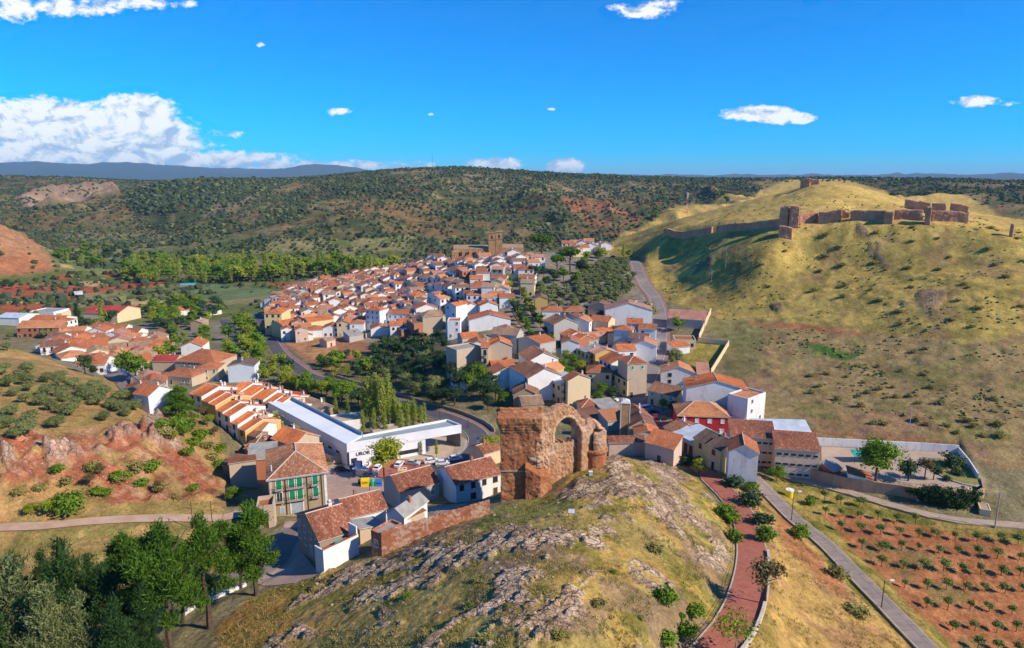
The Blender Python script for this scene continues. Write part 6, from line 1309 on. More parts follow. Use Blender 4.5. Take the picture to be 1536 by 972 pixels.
# ------------------------------------------------------------------ the crowd of town houses
WALLW = [('white',.60),('white_worn',.10),('cream',.10),('beige',.07),('ochre',.04),('pinkish',.04),('greyish',.03),('brickred',.02)]
TILEW = [('tile_orange',.15),('tile_terra',.30),('tile_light_orange',.14),('tile_brown',.17),('tile_tan',.14),('tile_pink',.10)]
def pick(g_, tab):
    r_ = g_.random() * sum(q[1] for q in tab)
    for k_, w_ in tab:
        r_ -= w_
        if r_ <= 0: return k_
    return tab[-1][0]
WORDW = {'white':'white','white_worn':'stained white','cream':'cream','beige':'beige','ochre':'ochre','pinkish':'pinkish','greyish':'grey','brickred':'brick-red'}
WORDT = {'tile_orange':'bright orange','tile_terra':'dull red','tile_light_orange':'pale orange','tile_brown':'brown','tile_tan':'tan','tile_pink':'salmon'}
TREEPOS = [(t_.location.x, t_.location.y) for t_ in TREES if t_['category'] not in ('shrub',)]
TP = np.array(TREEPOS)
def fill(poly, sp, place, seed, hr=(5, 8.5), base_yaw=.25, tw=TILEW, ww=WALLW, rmin=200, maxn=400, size=(6.4, 9.6), treegap=3.6):
    pts = scatter(poly, sp, jitter=.16, rmin=rmin, seed=seed); g_ = random.Random(seed * 7 + 1); out = []
    for P in pts:
        w_, d = g_.uniform(*size), g_.uniform(*size)
        if any(math.hypot(P.x - q[0], P.y - q[1]) < (max(q[2], q[3]) + max(w_, d)) * .44 for q in HOUSES if q[4] is not None): continue
        if len(TP) and np.min(np.hypot(TP[:, 0] - P.x, TP[:, 1] - P.y)) < treegap: continue
        if len(out) >= maxn: break
        yaw = base_yaw + (fbm(np.array([P.x]), np.array([P.y]), 45, 2, 303)[0] - .5) * 1.3
        out.append((P, w_, d, yaw)); HOUSES.append((P.x, P.y, w_ * .86, d * .86, yaw))
    out.sort(key=lambda q: float(project(q[0].x, q[0].y, q[0].z)[0])); cnt = {}
    for P, w_, d, yaw in out:
        ww_, tt = pick(g_, ww), pick(g_, tw); key = (ww_, tt); cnt[key] = cnt.get(key, 0) + 1
        ax = Vector((math.cos(yaw), math.sin(yaw), 0)); nn = Vector((-ax.y, ax.x, 0)); a = P - ax * w_/2 - nn * d/2; b_ = P + ax * w_/2 - nn * d/2
        n0 = len(HOUSES)
        lab = f"{WORDW[ww_]} house, {WORDT[tt]} roof, {ordinal(cnt[key])} such from left {place}"
        rt = g_.choices(['gable', 'gable', 'hip', 'shed_back'], [5, 3, 1.2, .6])[0]; h_ = g_.uniform(*hr)
        house(a, b_, d, h_, roof=rt, ridge=g_.choice('xyy'), wall=ww_, tile=tt, label=lab, group='houses ' + place, win=g_.choice(['white','brown','dark','brown']), chim=1 if g_.random() < .6 else 0, seed=seed * 1000 + cnt[key] * 31 + int(w_ * 10), balc=.12, wprob=.62)
        HOUSES.pop(); e_ = LAST[0]; hw_, hd_ = w_/2, d/2
        if g_.random() < .45:
            s_ = g_.choice((-1, 1)); aw, ad, ah = g_.uniform(2, 3.6), d * g_.uniform(.4, .75), h_ * g_.uniform(.45, .7); x0 = s_ * hw_; x1 = s_ * (hw_ + aw); xa, xb = min(x0, x1), max(x0, x1); y0 = -hd_ + g_.uniform(.1, d - ad - .1)
            am = MB(); zz = [ah if abs(x_ - x1) < .01 else ah + aw * .3 for x_ in (xa, xb, xb, xa)]; am.prism([(xa, y0), (xb, y0), (xb, y0 + ad), (xa, y0 + ad)], -4, zz, top=False); am.build('annex', g_.choice([ww_, 'white', 'cream']), e_)
            rm_ = MB(); o_ = .2; sx = s_; P_ = [(x1 + sx*o_, y0 - o_, ah + .02 - .06), (x1 + sx*o_, y0 + ad + o_, ah + .02 - .06), (x0, y0 + ad + o_, ah + aw*.3 + .02), (x0, y0 - o_, ah + aw*.3 + .02)]
            add_plane(rm_, P_ if sx > 0 else [P_[1], P_[0], P_[3], P_[2]], False, .12); rm_.build('annex_roof', [g_.choice([tt, 'tile_brown', 'tile_terra']), 'chimney_plaster'], e_)
        if g_.random() < .35:
            pm = MB(); pm.box(-hw_-.03, -hd_-.03, -3, hw_+.03, -hd_, .8 + g_.random()*.4); pm.build('plinth', g_.choice(['greyish', 'ochre', 'tan_dark', 'beige']), e_)
        if g_.random() < .22:
            an = MB(); x_, y_ = g_.uniform(-.3,.3)*w_, g_.uniform(-.1,.3)*d; zt_ = h_ + 4.2; an.tube((x_,y_,h_),(x_,y_,zt_),.03,n=4); an.tube((x_-.6,y_,zt_-.2),(x_+.6,y_,zt_-.2),.02,n=3); an.tube((x_-.4,y_,zt_-.5),(x_+.4,y_,zt_-.5),.02,n=3); an.build('aerial', 'zinc', e_)
    print('fill', place, len(out))
fill([(402,487),(395,470),(425,458),(470,462),(560,445),(640,440),(668,455),(665,490),(640,492),(620,515),(570,506),(500,505),(440,516),(420,510)], 8.2, 'in the lower old town', 1)
fill([(400,462),(440,440),(480,428),(545,415),(600,408),(640,398),(680,392),(700,410),(690,450),(640,440),(560,445),(470,462)], 9.2, 'in the middle old town', 2, (5, 8))
fill([(690,394),(735,392),(792,394),(806,402),(800,425),(790,450),(840,465),(815,495),(795,470),(765,468),(690,450),(700,415)], 8.4, 'in the upper old town', 3, (5, 8.5), base_yaw=.15)
fill([(690,560),(684,530),(760,510),(815,530),(850,560),(868,590),(858,606),(820,612),(775,600),(735,585)], 9, 'beside the lower avenue', 4, (5, 8.5), base_yaw=.5)
fill([(825,460),(880,480),(990,505),(982,545),(955,590),(905,590),(860,545),(830,500)], 9.2, 'by the hill road', 5, (5, 8.5), base_yaw=-.3)
fill([(70,528),(90,508),(150,500),(235,507),(262,530),(238,555),(200,562),(165,566),(130,552),(90,535)], 11, 'in the valley town', 6, (3.5, 6), base_yaw=.3, size=(8, 12), treegap=3)
fill([(205,600),(240,598),(262,600),(240,575),(200,575)], 11, 'by the blue fence in the valley', 7, (3.5, 5), size=(8, 11))
fill([(840,378),(870,370),(925,376),(900,385),(860,384)], 12, 'on the ridge beyond the pines', 8, (4, 6.5), ww=[('white',.7),('cream',.2),('brickred',.1)])
print('houses', len(HOUSES), len(bpy.data.objects), time.time() - T0)
# ------------------------------------------------------------------ keep the 300 nearest houses single, join the rest
def join_far():
    hs = [o for o in COL.objects if o.type == 'EMPTY' and o.name.split('.')[0] in ('house', 'terraced_house')]
    hs.sort(key=lambda o: math.hypot(o.location.x, o.location.y) * (1 if o.get('group') else .2)); far_ = hs[296:]
    if not far_: return
    kids = {}
    for o in COL.objects:
        if o.parent: kids.setdefault(o.parent.name, []).append(o)
    VV = []; LV = []; LT = []; MI = []; UVs = []; mats = []; mi_of = {}; off = 0; dead = []
    cache = {}
    def grab(me):
        if me.name in cache: return cache[me.name]
        v = np.empty(len(me.vertices) * 3); me.vertices.foreach_get('co', v); l = np.empty(len(me.loops), np.int32); me.loops.foreach_get('vertex_index', l)
        t_ = np.empty(len(me.polygons), np.int32); me.polygons.foreach_get('loop_total', t_); m_ = np.empty(len(me.polygons), np.int32); me.polygons.foreach_get('material_index', m_)
        uv_ = np.zeros(len(me.loops) * 2)
        if me.uv_layers: me.uv_layers[0].data.foreach_get('uv', uv_)
        cache[me.name] = (v.reshape(-1, 3), l, t_, m_, uv_); return cache[me.name]
    def walk(o, W_):
        nonlocal off
        W2 = W_ @ o.matrix_basis
        if o.type == 'MESH':
            v, l, t_, m_, uv_ = grab(o.data); A_ = np.array(W2)
            VV.append(v @ A_[:3, :3].T + A_[:3, 3]); LV.append(l + off); LT.append(t_); UVs.append(uv_); off += len(v); mp = []
            for mm in o.data.materials:
                if mm.name not in mi_of: mi_of[mm.name] = len(mats); mats.append(mm)
                mp.append(mi_of[mm.name])
            MI.append(np.array(mp, np.int32)[m_])
        for c_ in kids.get(o.name, []): walk(c_, W2)
        dead.append(o)
    for o in far_: walk(o, Matrix.Identity(4))
    V_ = np.concatenate(VV); L_ = np.concatenate(LV); T_ = np.concatenate(LT); me = bpy.data.meshes.new('distant_houses')
    me.vertices.add(len(V_)); me.vertices.foreach_set('co', V_.astype(np.float32).ravel()); me.loops.add(len(L_)); me.loops.foreach_set('vertex_index', L_.astype(np.int32))
    me.polygons.add(len(T_)); me.polygons.foreach_set('loop_start', np.concatenate([[0], np.cumsum(T_)[:-1]]).astype(np.int32)); me.polygons.foreach_set('material_index', np.concatenate(MI))
    me.update(calc_edges=True); ul = me.uv_layers.new(name='uv'); ul.data.foreach_set('uv', np.concatenate(UVs).astype(np.float32))
    for mm in mats: me.materials.append(mm)
    o = link('distant_houses', me); tag(o, 'farther rows of white houses with orange roofs climbing to the church', 'houses', kind='stuff')
    bpy.data.batch_remove(dead); print('joined', len(far_))
join_far()

# ------------------------------------------------------------------ green-shuttered mansion
def mansion():
    P = at(408.5, 775); zb = P.z; A, B = (402, 719), (490, 707)
    h = dz_for(P, A[1]); a, b_ = at_z(*A, zb + h), at_z(*B, zb + h); ax = (b_ - a); w_ = ax.length; ax.normalize(); nn = Vector((-ax.y, ax.x, 0))
    dep = (at_z(385, 696, zb + h) - a).dot(nn); dep = 18.0
    e = house(a, b_, dep, h, roof='hip', rise=3.3, wall='mansion_wall', tile='tile_mansion', label='three-storey mansion with green shutters, white window surrounds and hipped tile roof', near=True, zb=zb, sides='', chim=0, name='mansion', cat='mansion', ov=.45)
    hw, hd = w_/2, dep/2; fh = h / 3.05
    def win_(u, z0, w1, h1, st): opening('window', window_mesh(st), e, (-hw + u * w_, -hd - .03, z0), 0, w1, h1)
    for z0, row in ((fh * 2.12, [(.17,'green'),(.385,'green'),(.52,'green'),(.79,'green')]), (fh * 1.12, [(.17,'white'),(.385,'green'),(.52,'green'),(.79,'green')])):
        for u, st in row: win_(u, z0, 1.15, 2.15, st)
        for u, bw in ((.17, 1.9), (.4525, 4.2), (.79, 1.9)): balcony(e, (-hw + u * w_, -hd, z0 - .02), 0, bw, .75)
    g_ = MB(); x0, x1 = -hw + .355 * w_, -hw + .555 * w_
    g_.face([(x0,-hd-.05,0),(x1,-hd-.05,0),(x1,-hd-.05,fh*.86),(x0,-hd-.05,fh*.86)], 0)
    for i in range(1, 4): x_ = x0 + (x1 - x0) * i / 4; g_.box(x_-.02, -hd-.08, 0, x_+.02, -hd-.05, fh*.86, 1)
    for s_ in ((x0-.25, x0), (x1, x1+.25)): g_.box(s_[0], -hd-.12, 0, s_[1], -hd, fh*.98, 2)
    g_.build('garage_door', ['metal_grey', 'zinc', 'trim_white'], e)
    opening('door', door_mesh('grey'), e, (-hw + .20 * w_, -hd - .03, .3), 0, .9, 1.5)
    for u in (.035, .965):
        q = MB(); q.box(-hw + u*w_ - .28, -hd - .09, -3, -hw + u*w_ + .28, -hd, h, 0); q.build('corner_quoin', 'trim_white' if u > .5 else 'pinkish', e)
    for u in (.28, .65, .90):
        q = MB(); q.tube((-hw + u*w_, -hd - .14, 0), (-hw + u*w_, -hd - .14, h), .06, n=6); q.build('drainpipe', 'dark_metal', e)
    q = MB(); q.tube((-hw - .45, -hd - .5, h - .02), (hw + .45, -hd - .5, h - .02), .09, n=6); q.build('gutter', 'zinc', e)
    q = MB(); q.tube((-hw + .8, -hd + 3, h), (-hw + .8, -hd + 3, h + 2.0), .16, n=8); q.build('flue', 'zinc', e)
    for k_ in range(3):
        for z0 in (fh * 1.3, fh * 2.3): opening('window', window_mesh('brown'), e, (-hw - .02, -hd + dep * (.25 + .25 * k_), z0), -math.pi/2, .9, 1.3)
plaster('mansion_wall', (.40,.31,.19), (.24,.18,.11), .75)
tiles('tile_mansion', (.42,.19,.10), (.66,.42,.27), (.17,.08,.05))
mansion()
# ------------------------------------------------------------------ terrace of the corner house
def corner_terrace():
    P = at(486.5, 859); z_ = P.z; a = P; b_ = at_z(539, 833, z_); top = z_ + dz_for(P, 826)
    ax = (b_ - a).normalized(); nn = Vector((-ax.y, ax.x, 0)); L = (b_ - a).length
    e = empty('roof_terrace', (a.x, a.y, z_), math.atan2(ax.y, ax.x)); tag(e, 'tall white terrace wall with red coping on the corner house by the tall pine', 'terrace')
    h = top - z_; m = MB(); m.box(0, 0, -5, L, .25, h); m.box(0, .25, -5, .25, 2.6, h); m.box(L-.25, .25, -5, L, 2.6, h + 1.5); m.build('wall', 'white', e)
    m = MB(); m.box(-.04, -.04, h + .003, L - .26, .30, h + .12); m.build('coping', 'terrace_red', e)
    m = MB(); m.box(.25, .25, h - 1.3, L - .25, 2.6, h - 1.1); m.build('floor_slab', 'terrace_red', e)
    m = MB(); m.box(L*.45, 1.0, h - 1.1, L*.45+1.5, 1.8, h - .4); m.build('table', 'shutter_teal', e)
corner_terrace()

# gates of the garage row
for o in [o for o in COL.objects if o.get('label', '').startswith('garage row')]:
    w_ = [c for c in COL.objects if c.parent == o and c.name.startswith('wall')][0].dimensions.x
    hd_ = [c for c in COL.objects if c.parent == o and c.name.startswith('wall')][0].dimensions.y / 2
    for k_ in range(4): opening('gate', door_mesh('brown'), o, (-w_/2 + w_ * (k_ + .5) / 4, -hd_ - .03, .1), 0, w_ / 4 * .72, 3.0)
# ------------------------------------------------------------------ bus station
def station():
    zt = 26.6; g0 = 19.3
    e = empty('bus_station', at_z(530, 668, g0)); O = e.location.copy(); tag(e, 'long modern white bus station with two flat-roofed wings meeting at a corner', 'bus station')
    def loc(px, py, z): q = at_z(px, py, z); return (q.x - O.x, q.y - O.y)
    a, b_, c, d = loc(401.6,603,zt), loc(436,598,zt), loc(544,652.7,zt), loc(520,666,zt)
    def inset(poly, f):
        cx = sum(q[0] for q in poly)/len(poly); cy = sum(q[1] for q in poly)/len(poly); return [(cx + (q[0]-cx)*f, cy + (q[1]-cy)*f) for q in poly]
    H_ = zt - g0
    m = MB(); m.prism([a, d, c, b_], H_ - 2.6, H_, top=True, bottom=True); m.build('west_wing_shell', 'station_white', e)
    # parapet on the inner edge
    def rail(p, q, w_, z0, z1, nm, mt):
        p, q = Vector((*p, 0)), Vector((*q, 0)); u_ = (q - p).normalized(); n_ = Vector((-u_.y, u_.x, 0)) * w_
        m = MB(); m.prism([tuple(p.xy), tuple(q.xy), tuple((q + n_).xy), tuple((p + n_).xy)], z0, z1, bottom=True); return m.build(nm, mt, e)
    rail(b_, c, -.4, H_ + .003, H_ + 1.0, 'inner_parapet', 'blue_grey')
    m = MB(); seams = 9
    for i in range(1, seams):
        p = Vector((*a, 0)).lerp(Vector((*d, 0)), i / seams); q = Vector((*b_, 0)).lerp(Vector((*c, 0)), i / seams); u_ = (q - p).normalized() * .06; n_ = Vector((-u_.y, u_.x, 0))
        m.prism([tuple((p - n_).xy), tuple((p + n_).xy), tuple((q + n_).xy), tuple((q - n_).xy)], H_ + .002, H_ + .06)
    m.build('roof_seams', 'zinc', e)
    A2, D2 = Vector((*a, 0)), Vector((*d, 0)); B2, C2 = Vector((*b_, 0)), Vector((*c, 0))
    p0, p1 = A2.lerp(D2, .45), D2.lerp(A2, .02); q0, q1 = B2.lerp(C2, .45), C2.lerp(B2, .02)
    m = MB(); m.prism([tuple(p0.lerp(q0, .08).xy), tuple(p1.lerp(q1, .08).xy), tuple(p1.lerp(q1, .9).xy), tuple(p0.lerp(q0, .9).xy)], -1, H_ - 2.603); m.build('west_wing_wall', 'station_white', e)
    for f in (.1, .3):
        for s_ in (.15, .85): p = A2.lerp(D2, f).lerp(B2.lerp(C2, f), s_); m = MB(); m.box(p.x-.2, p.y-.2, -1, p.x+.2, p.y+.2, H_ - 2.603); m.build('column', 'concrete', e)
    for i in range(5):
        f = .52 + .09 * i; p = A2.lerp(D2, f).lerp(B2.lerp(C2, f), .078); u_ = (D2 - A2).normalized()
        m = MB(); q = [tuple((p - u_ * 1.0).xy), tuple((p + u_ * 1.0).xy)]; n_ = Vector((u_.y, -u_.x, 0)) * .08; q += [tuple((p + u_ * 1.0 + n_).xy), tuple((p - u_ * 1.0 + n_).xy)]
        m.prism(q[::-1], 2.6, 3.2, bottom=True); m.build('window', 'glass', e)
    # east wing
    e0, e1, e2 = d, loc(692,637.5,zt), loc(671,629,zt); k_ = c
    m = MB(); m.prism([e0, e1, e2, k_], H_ - 2.55, H_ - .5, top=True, bottom=True, mt=1); m.build('east_wing_shell', ['station_white', 'roof_grey'], e)
    for (p, q) in ((e0, e1), (e1, e2), (e2, k_)): rail(p, q, .35, H_ - .497, H_ + .12, 'parapet', 'station_white')
    E0, E1, E2, K0 = [Vector((*q, 0)) for q in (e0, e1, e2, k_)]
    w0, w1 = E0.lerp(E1, .012), E0.lerp(E1, .67); v0, v1 = K0, K0.lerp(E2, .62)
    m = MB(); m.prism([tuple(w0.lerp(v0, .03).xy), tuple(w1.lerp(v1, .03).xy), tuple(w1.lerp(v1, .9).xy), tuple(w0.lerp(v0, .9).xy)], -1, H_ - 2.553, mi=0); m.build('east_wing_wall', 'station_white', e)
    m = MB(); u_ = (E1 - E0).normalized(); n_ = Vector((-u_.y, u_.x, 0)) * -1
    p = E1 - u_ * .4; q = E2.lerp(K0, .02); m.prism([tuple(p.xy), tuple(E1.xy), tuple(E2.xy), tuple((E2 - u_ * .4).xy)], -1, H_ - 2.553); m.build('end_wall', 'concrete_dark', e)
    for f, w_, h0, h1, mt in ((.05, 1.6, 0, 2.6, 'dark_metal'), (.47, 3.2, 1.0, 2.2, 'glass'), (.56, 3.0, 1.0, 2.2, 'glass'), (.38, 2.4, 0, 2.4, 'glass')):
        p = E0.lerp(E1, f).lerp(K0.lerp(E2, f), .026); nn_ = Vector((u_.y, -u_.x, 0)) * .07
        m = MB(); m.prism([tuple((p - u_*w_/2 + nn_).xy), tuple((p + u_*w_/2 + nn_).xy), tuple((p + u_*w_/2).xy), tuple((p - u_*w_/2).xy)], h0, h1, bottom=True); m.build('door' if h0 == 0 else 'window', mt, e)
    # lettering on the front, set in brown
    def text(s, f, z_, size, mt, lift=.06):
        cu = bpy.data.curves.new('letters', 'FONT'); cu.body = s; cu.size = size; cu.extrude = .04; cu.align_x = 'CENTER'
        to = bpy.data.objects.new('tmp', cu); COL.objects.link(to); dg = bpy.context.evaluated_depsgraph_get(); me = bpy.data.meshes.new_from_object(to.evaluated_get(dg)); bpy.data.objects.remove(to)
        p = E0.lerp(E1, f); nn_ = Vector((u_.y, -u_.x, 0)) * lift; me.materials.clear(); me.materials.append(M[mt])
        o = link('lettering', me, e); o.location = (p.x + nn_.x, p.y + nn_.y, z_); o.rotation_euler = (math.pi/2, 0, math.atan2(u_.y, u_.x)); return o
    text('UROR', .13, H_ - 4.1, 1.5, 'wood_brown', -.35 if False else .0)
simple('station_white', (.74,.76,.79), c2=(.66,.68,.72), scale=.12, bump=.03, coord='pos', rough=.5, spec=.3); simple('roof_grey', (.30,.34,.36), c2=(.24,.28,.30), scale=.2, bump=.05, coord='pos'); simple('blue_grey', (.20,.32,.44), bump=0, rough=.5)
station()
def line_w(pts, z=None): return [at(*q) if z is None else at_z(*q, z) for q in pts]
def wall_thing(name, pts, wd, h, m, label, cat='wall', capm=None, hvar=0, below=1.5, base_z=None, step=1.5, partname='wall_body', seed=3, tops=None):
    W3 = pts; out = []
    for i in range(len(W3) - 1):
        n = max(1, int((W3[i+1] - W3[i]).length / step))
        for k_ in range(n): out.append(W3[i].lerp(W3[i+1], k_ / n))
    out.append(W3[-1])
    o = ribwall(name, out, wd, h, m, below=below, hvar=hvar, capm=capm, seed=seed); tag(o, label, cat); return o
# board-marked concrete wall along the ramp
W_ = [at_z(405,648,19.3), at_z(436,664,19.3), at_z(470,682,19.3), at_z(498,697,19.3), at_z(520,692,19.3)]
wall_thing('concrete_wall', W_, .4, 2.7, 'concrete', 'board-marked concrete ramp wall in front of the bus station')
def brick_wall():
    b0, b1 = at(573, 834), at(735, 771); t0, t1 = dz_for(b0, 799), dz_for(b1, 751)
    mb = MB(); n = 60; d = (b1 - b0).normalized(); nn = Vector((-d.y, d.x, 0)); g_ = random.Random(4); prev = None
    for i in range(n + 1):
        q = b0.lerp(b1, i / n); zt = b0.z + t0 + (b1.z + t1 - b0.z - t0) * i / n + g_.uniform(-.08, .08)
        row = [Vector((q.x, q.y, min(G(q.x, q.y), zt - 1) - 1.5)), Vector((q.x, q.y, zt)), Vector((q.x + nn.x*.5, q.y + nn.y*.5, zt + .05)), Vector((q.x + nn.x*.5, q.y + nn.y*.5, zt - 9))]
        if prev:
            for k_ in range(3): mb.face([prev[k_], row[k_], row[k_+1], prev[k_+1]], 0, [(i*.6-.6, prev[k_].z), (i*.6, row[k_].z), (i*.6, row[k_+1].z), (i*.6-.6, prev[k_+1].z)])
        else: mb.face(row)
        prev = row
    mb.face(prev[::-1]); o = mb.build('garden_wall', 'brick_patch'); tag(o, 'long sunlit brick garden wall with flaking plaster below the rocky hill', 'wall')
    a = at(558, 834); L = (b0 - a).length; e = house(a, b0, 5, t0 - .3, roof='flat', wall='brick_patch', tile='fibre_grey', label='small brick end building with a barred window at lower end of the garden wall', zb=b0.z, sides='f', nwin=1, wprob=1, win='white', chim=0, door=False, name='brick_outbuilding', cat='building')
def brickmat(name, c1, c2, mo, plast=None, amt=.5, scale=1.0):
    t, b = mat(name); p = t.new('ShaderNodeNewGeometry').outputs['Position']; s1 = t.new('ShaderNodeSeparateXYZ'); t.put(s1.inputs[0], p)
    cb = t.new('ShaderNodeCombineXYZ'); t.put(cb.inputs[0], t.math('ADD', s1.outputs[0], s1.outputs[1])); t.put(cb.inputs[1], s1.outputs[2])
    br = t.new('ShaderNodeTexBrick'); t.put(br.inputs['Vector'], cb.outputs[0]); t.put(br.inputs['Color1'], c1); t.put(br.inputs['Color2'], c2); t.put(br.inputs['Mortar'], mo)
    br.inputs['Scale'].default_value = scale; br.inputs['Brick Width'].default_value = .42; br.inputs['Row Height'].default_value = .15; br.inputs['Mortar Size'].default_value = .015
    n = t.noise(p, .35, 6, .7); n2 = t.noise(p, 1.6, 5, .65)
    c = br.outputs[0]
    c = t.mix(t.mapr(n2, .35, .70, 0, .75), c, tuple(min(1, (x + y) * .62) for x, y in zip(c1, c2)))
    c = t.mix(1.0, c, t.mix(t.mapr(n, .3, .7), (.68,.64,.62), (1.2,1.16,1.1)), 'MULTIPLY')
    if plast: c = t.mix(t.mapr(t.math('ADD', t.math('MULTIPLY', n2, .6), t.math('MULTIPLY', t.noise(p, .22, 4, .6), .5)), .55, .62, 0, amt), c, plast)
    t.put(b.inputs['Base Color'], c); t.put(b.inputs['Normal'], t.bump(t.math('ADD', t.math('MULTIPLY', br.outputs['Fac'], -.4), t.noise(p, 2.4, 5, .7)), .85, .16))
brickmat('brick_patch', (.50,.19,.09), (.38,.13,.065), (.40,.27,.18), (.62,.46,.35), .8)
brickmat('ruin_brick', (.50,.185,.075), (.36,.125,.05), (.40,.24,.13), (.62,.37,.20), .5)
brickmat('ruin_rubble', (.58,.34,.18), (.40,.17,.085), (.44,.30,.19), (.66,.50,.36), .6)
brickmat('chimney_brick', (.58,.36,.17), (.46,.26,.12), (.50,.36,.22), None)
brickmat('castle_stone', (.60,.29,.175), (.46,.20,.12), (.46,.29,.19), (.64,.42,.26), .5, .5)
brickmat('church_stone', (.46,.27,.13), (.38,.21,.10), (.38,.25,.14), (.50,.34,.19), .5, .5)
brick_wall()
patio = MB(); pp = [at_z(x, y, 27.2) for x, y in [(640,772),(704,752),(690,738),(640,746),(618,760)]]; patio.prism([tuple(q.xy) for q in pp], 20, 27.2); tag(patio.build('patio', 'yard_ochre') if simple('yard_ochre', (.52,.30,.12), scale=.5, coord='pos') else None, 'ochre walled yard between the brown-roofed houses and garden wall', 'yard')

# ------------------------------------------------------------------ the ruined church: solids fused and weathered
def remesh(bmsrc, vox, disp, seed, scale=1.2, amp2=.0):
    me = bpy.data.meshes.new('tmp'); bmsrc.to_mesh(me); o = bpy.data.objects.new('tmp', me); COL.objects.link(o)
    md = o.modifiers.new('r', 'REMESH'); md.mode = 'VOXEL'; md.voxel_size = vox; md.adaptivity = 0
    dg = bpy.context.evaluated_depsgraph_get(); m2 = bpy.data.meshes.new_from_object(o.evaluated_get(dg)); bpy.data.objects.remove(o)
    n = len(m2.vertices); co = np.empty(n * 3); m2.vertices.foreach_get('co', co); co = co.reshape(-1, 3); no = np.empty(n * 3); m2.vertices.foreach_get('normal', no); no = no.reshape(-1, 3)
    u_ = co[:, 0] + co[:, 1] * .7; v_ = co[:, 2] + co[:, 1] * .3
    d = (fbm(u_, v_, scale, 4, seed) - .5) * 2 * disp + (fbm(co[:, 0], co[:, 1] + co[:, 2], scale * .5, 3, seed + 7) - .5) * disp
    co = co + no * d[:, None]; m2.vertices.foreach_set('co', co.ravel()); m2.update(); return m2
def bm_prism(bm, poly, z0, z1):
    n = len(poly); zb = z0 if isinstance(z0, (list, tuple)) else [z0]*n; zt = z1 if isinstance(z1, (list, tuple)) else [z1]*n
    lo = [bm.verts.new((*poly[i], zb[i])) for i in range(n)]; hi = [bm.verts.new((*poly[i], zt[i])) for i in range(n)]
    bm.faces.new(lo[::-1]); bm.faces.new(hi)
    for i in range(n): j = (i+1) % n; bm.faces.new([lo[i], lo[j], hi[j], hi[i]])
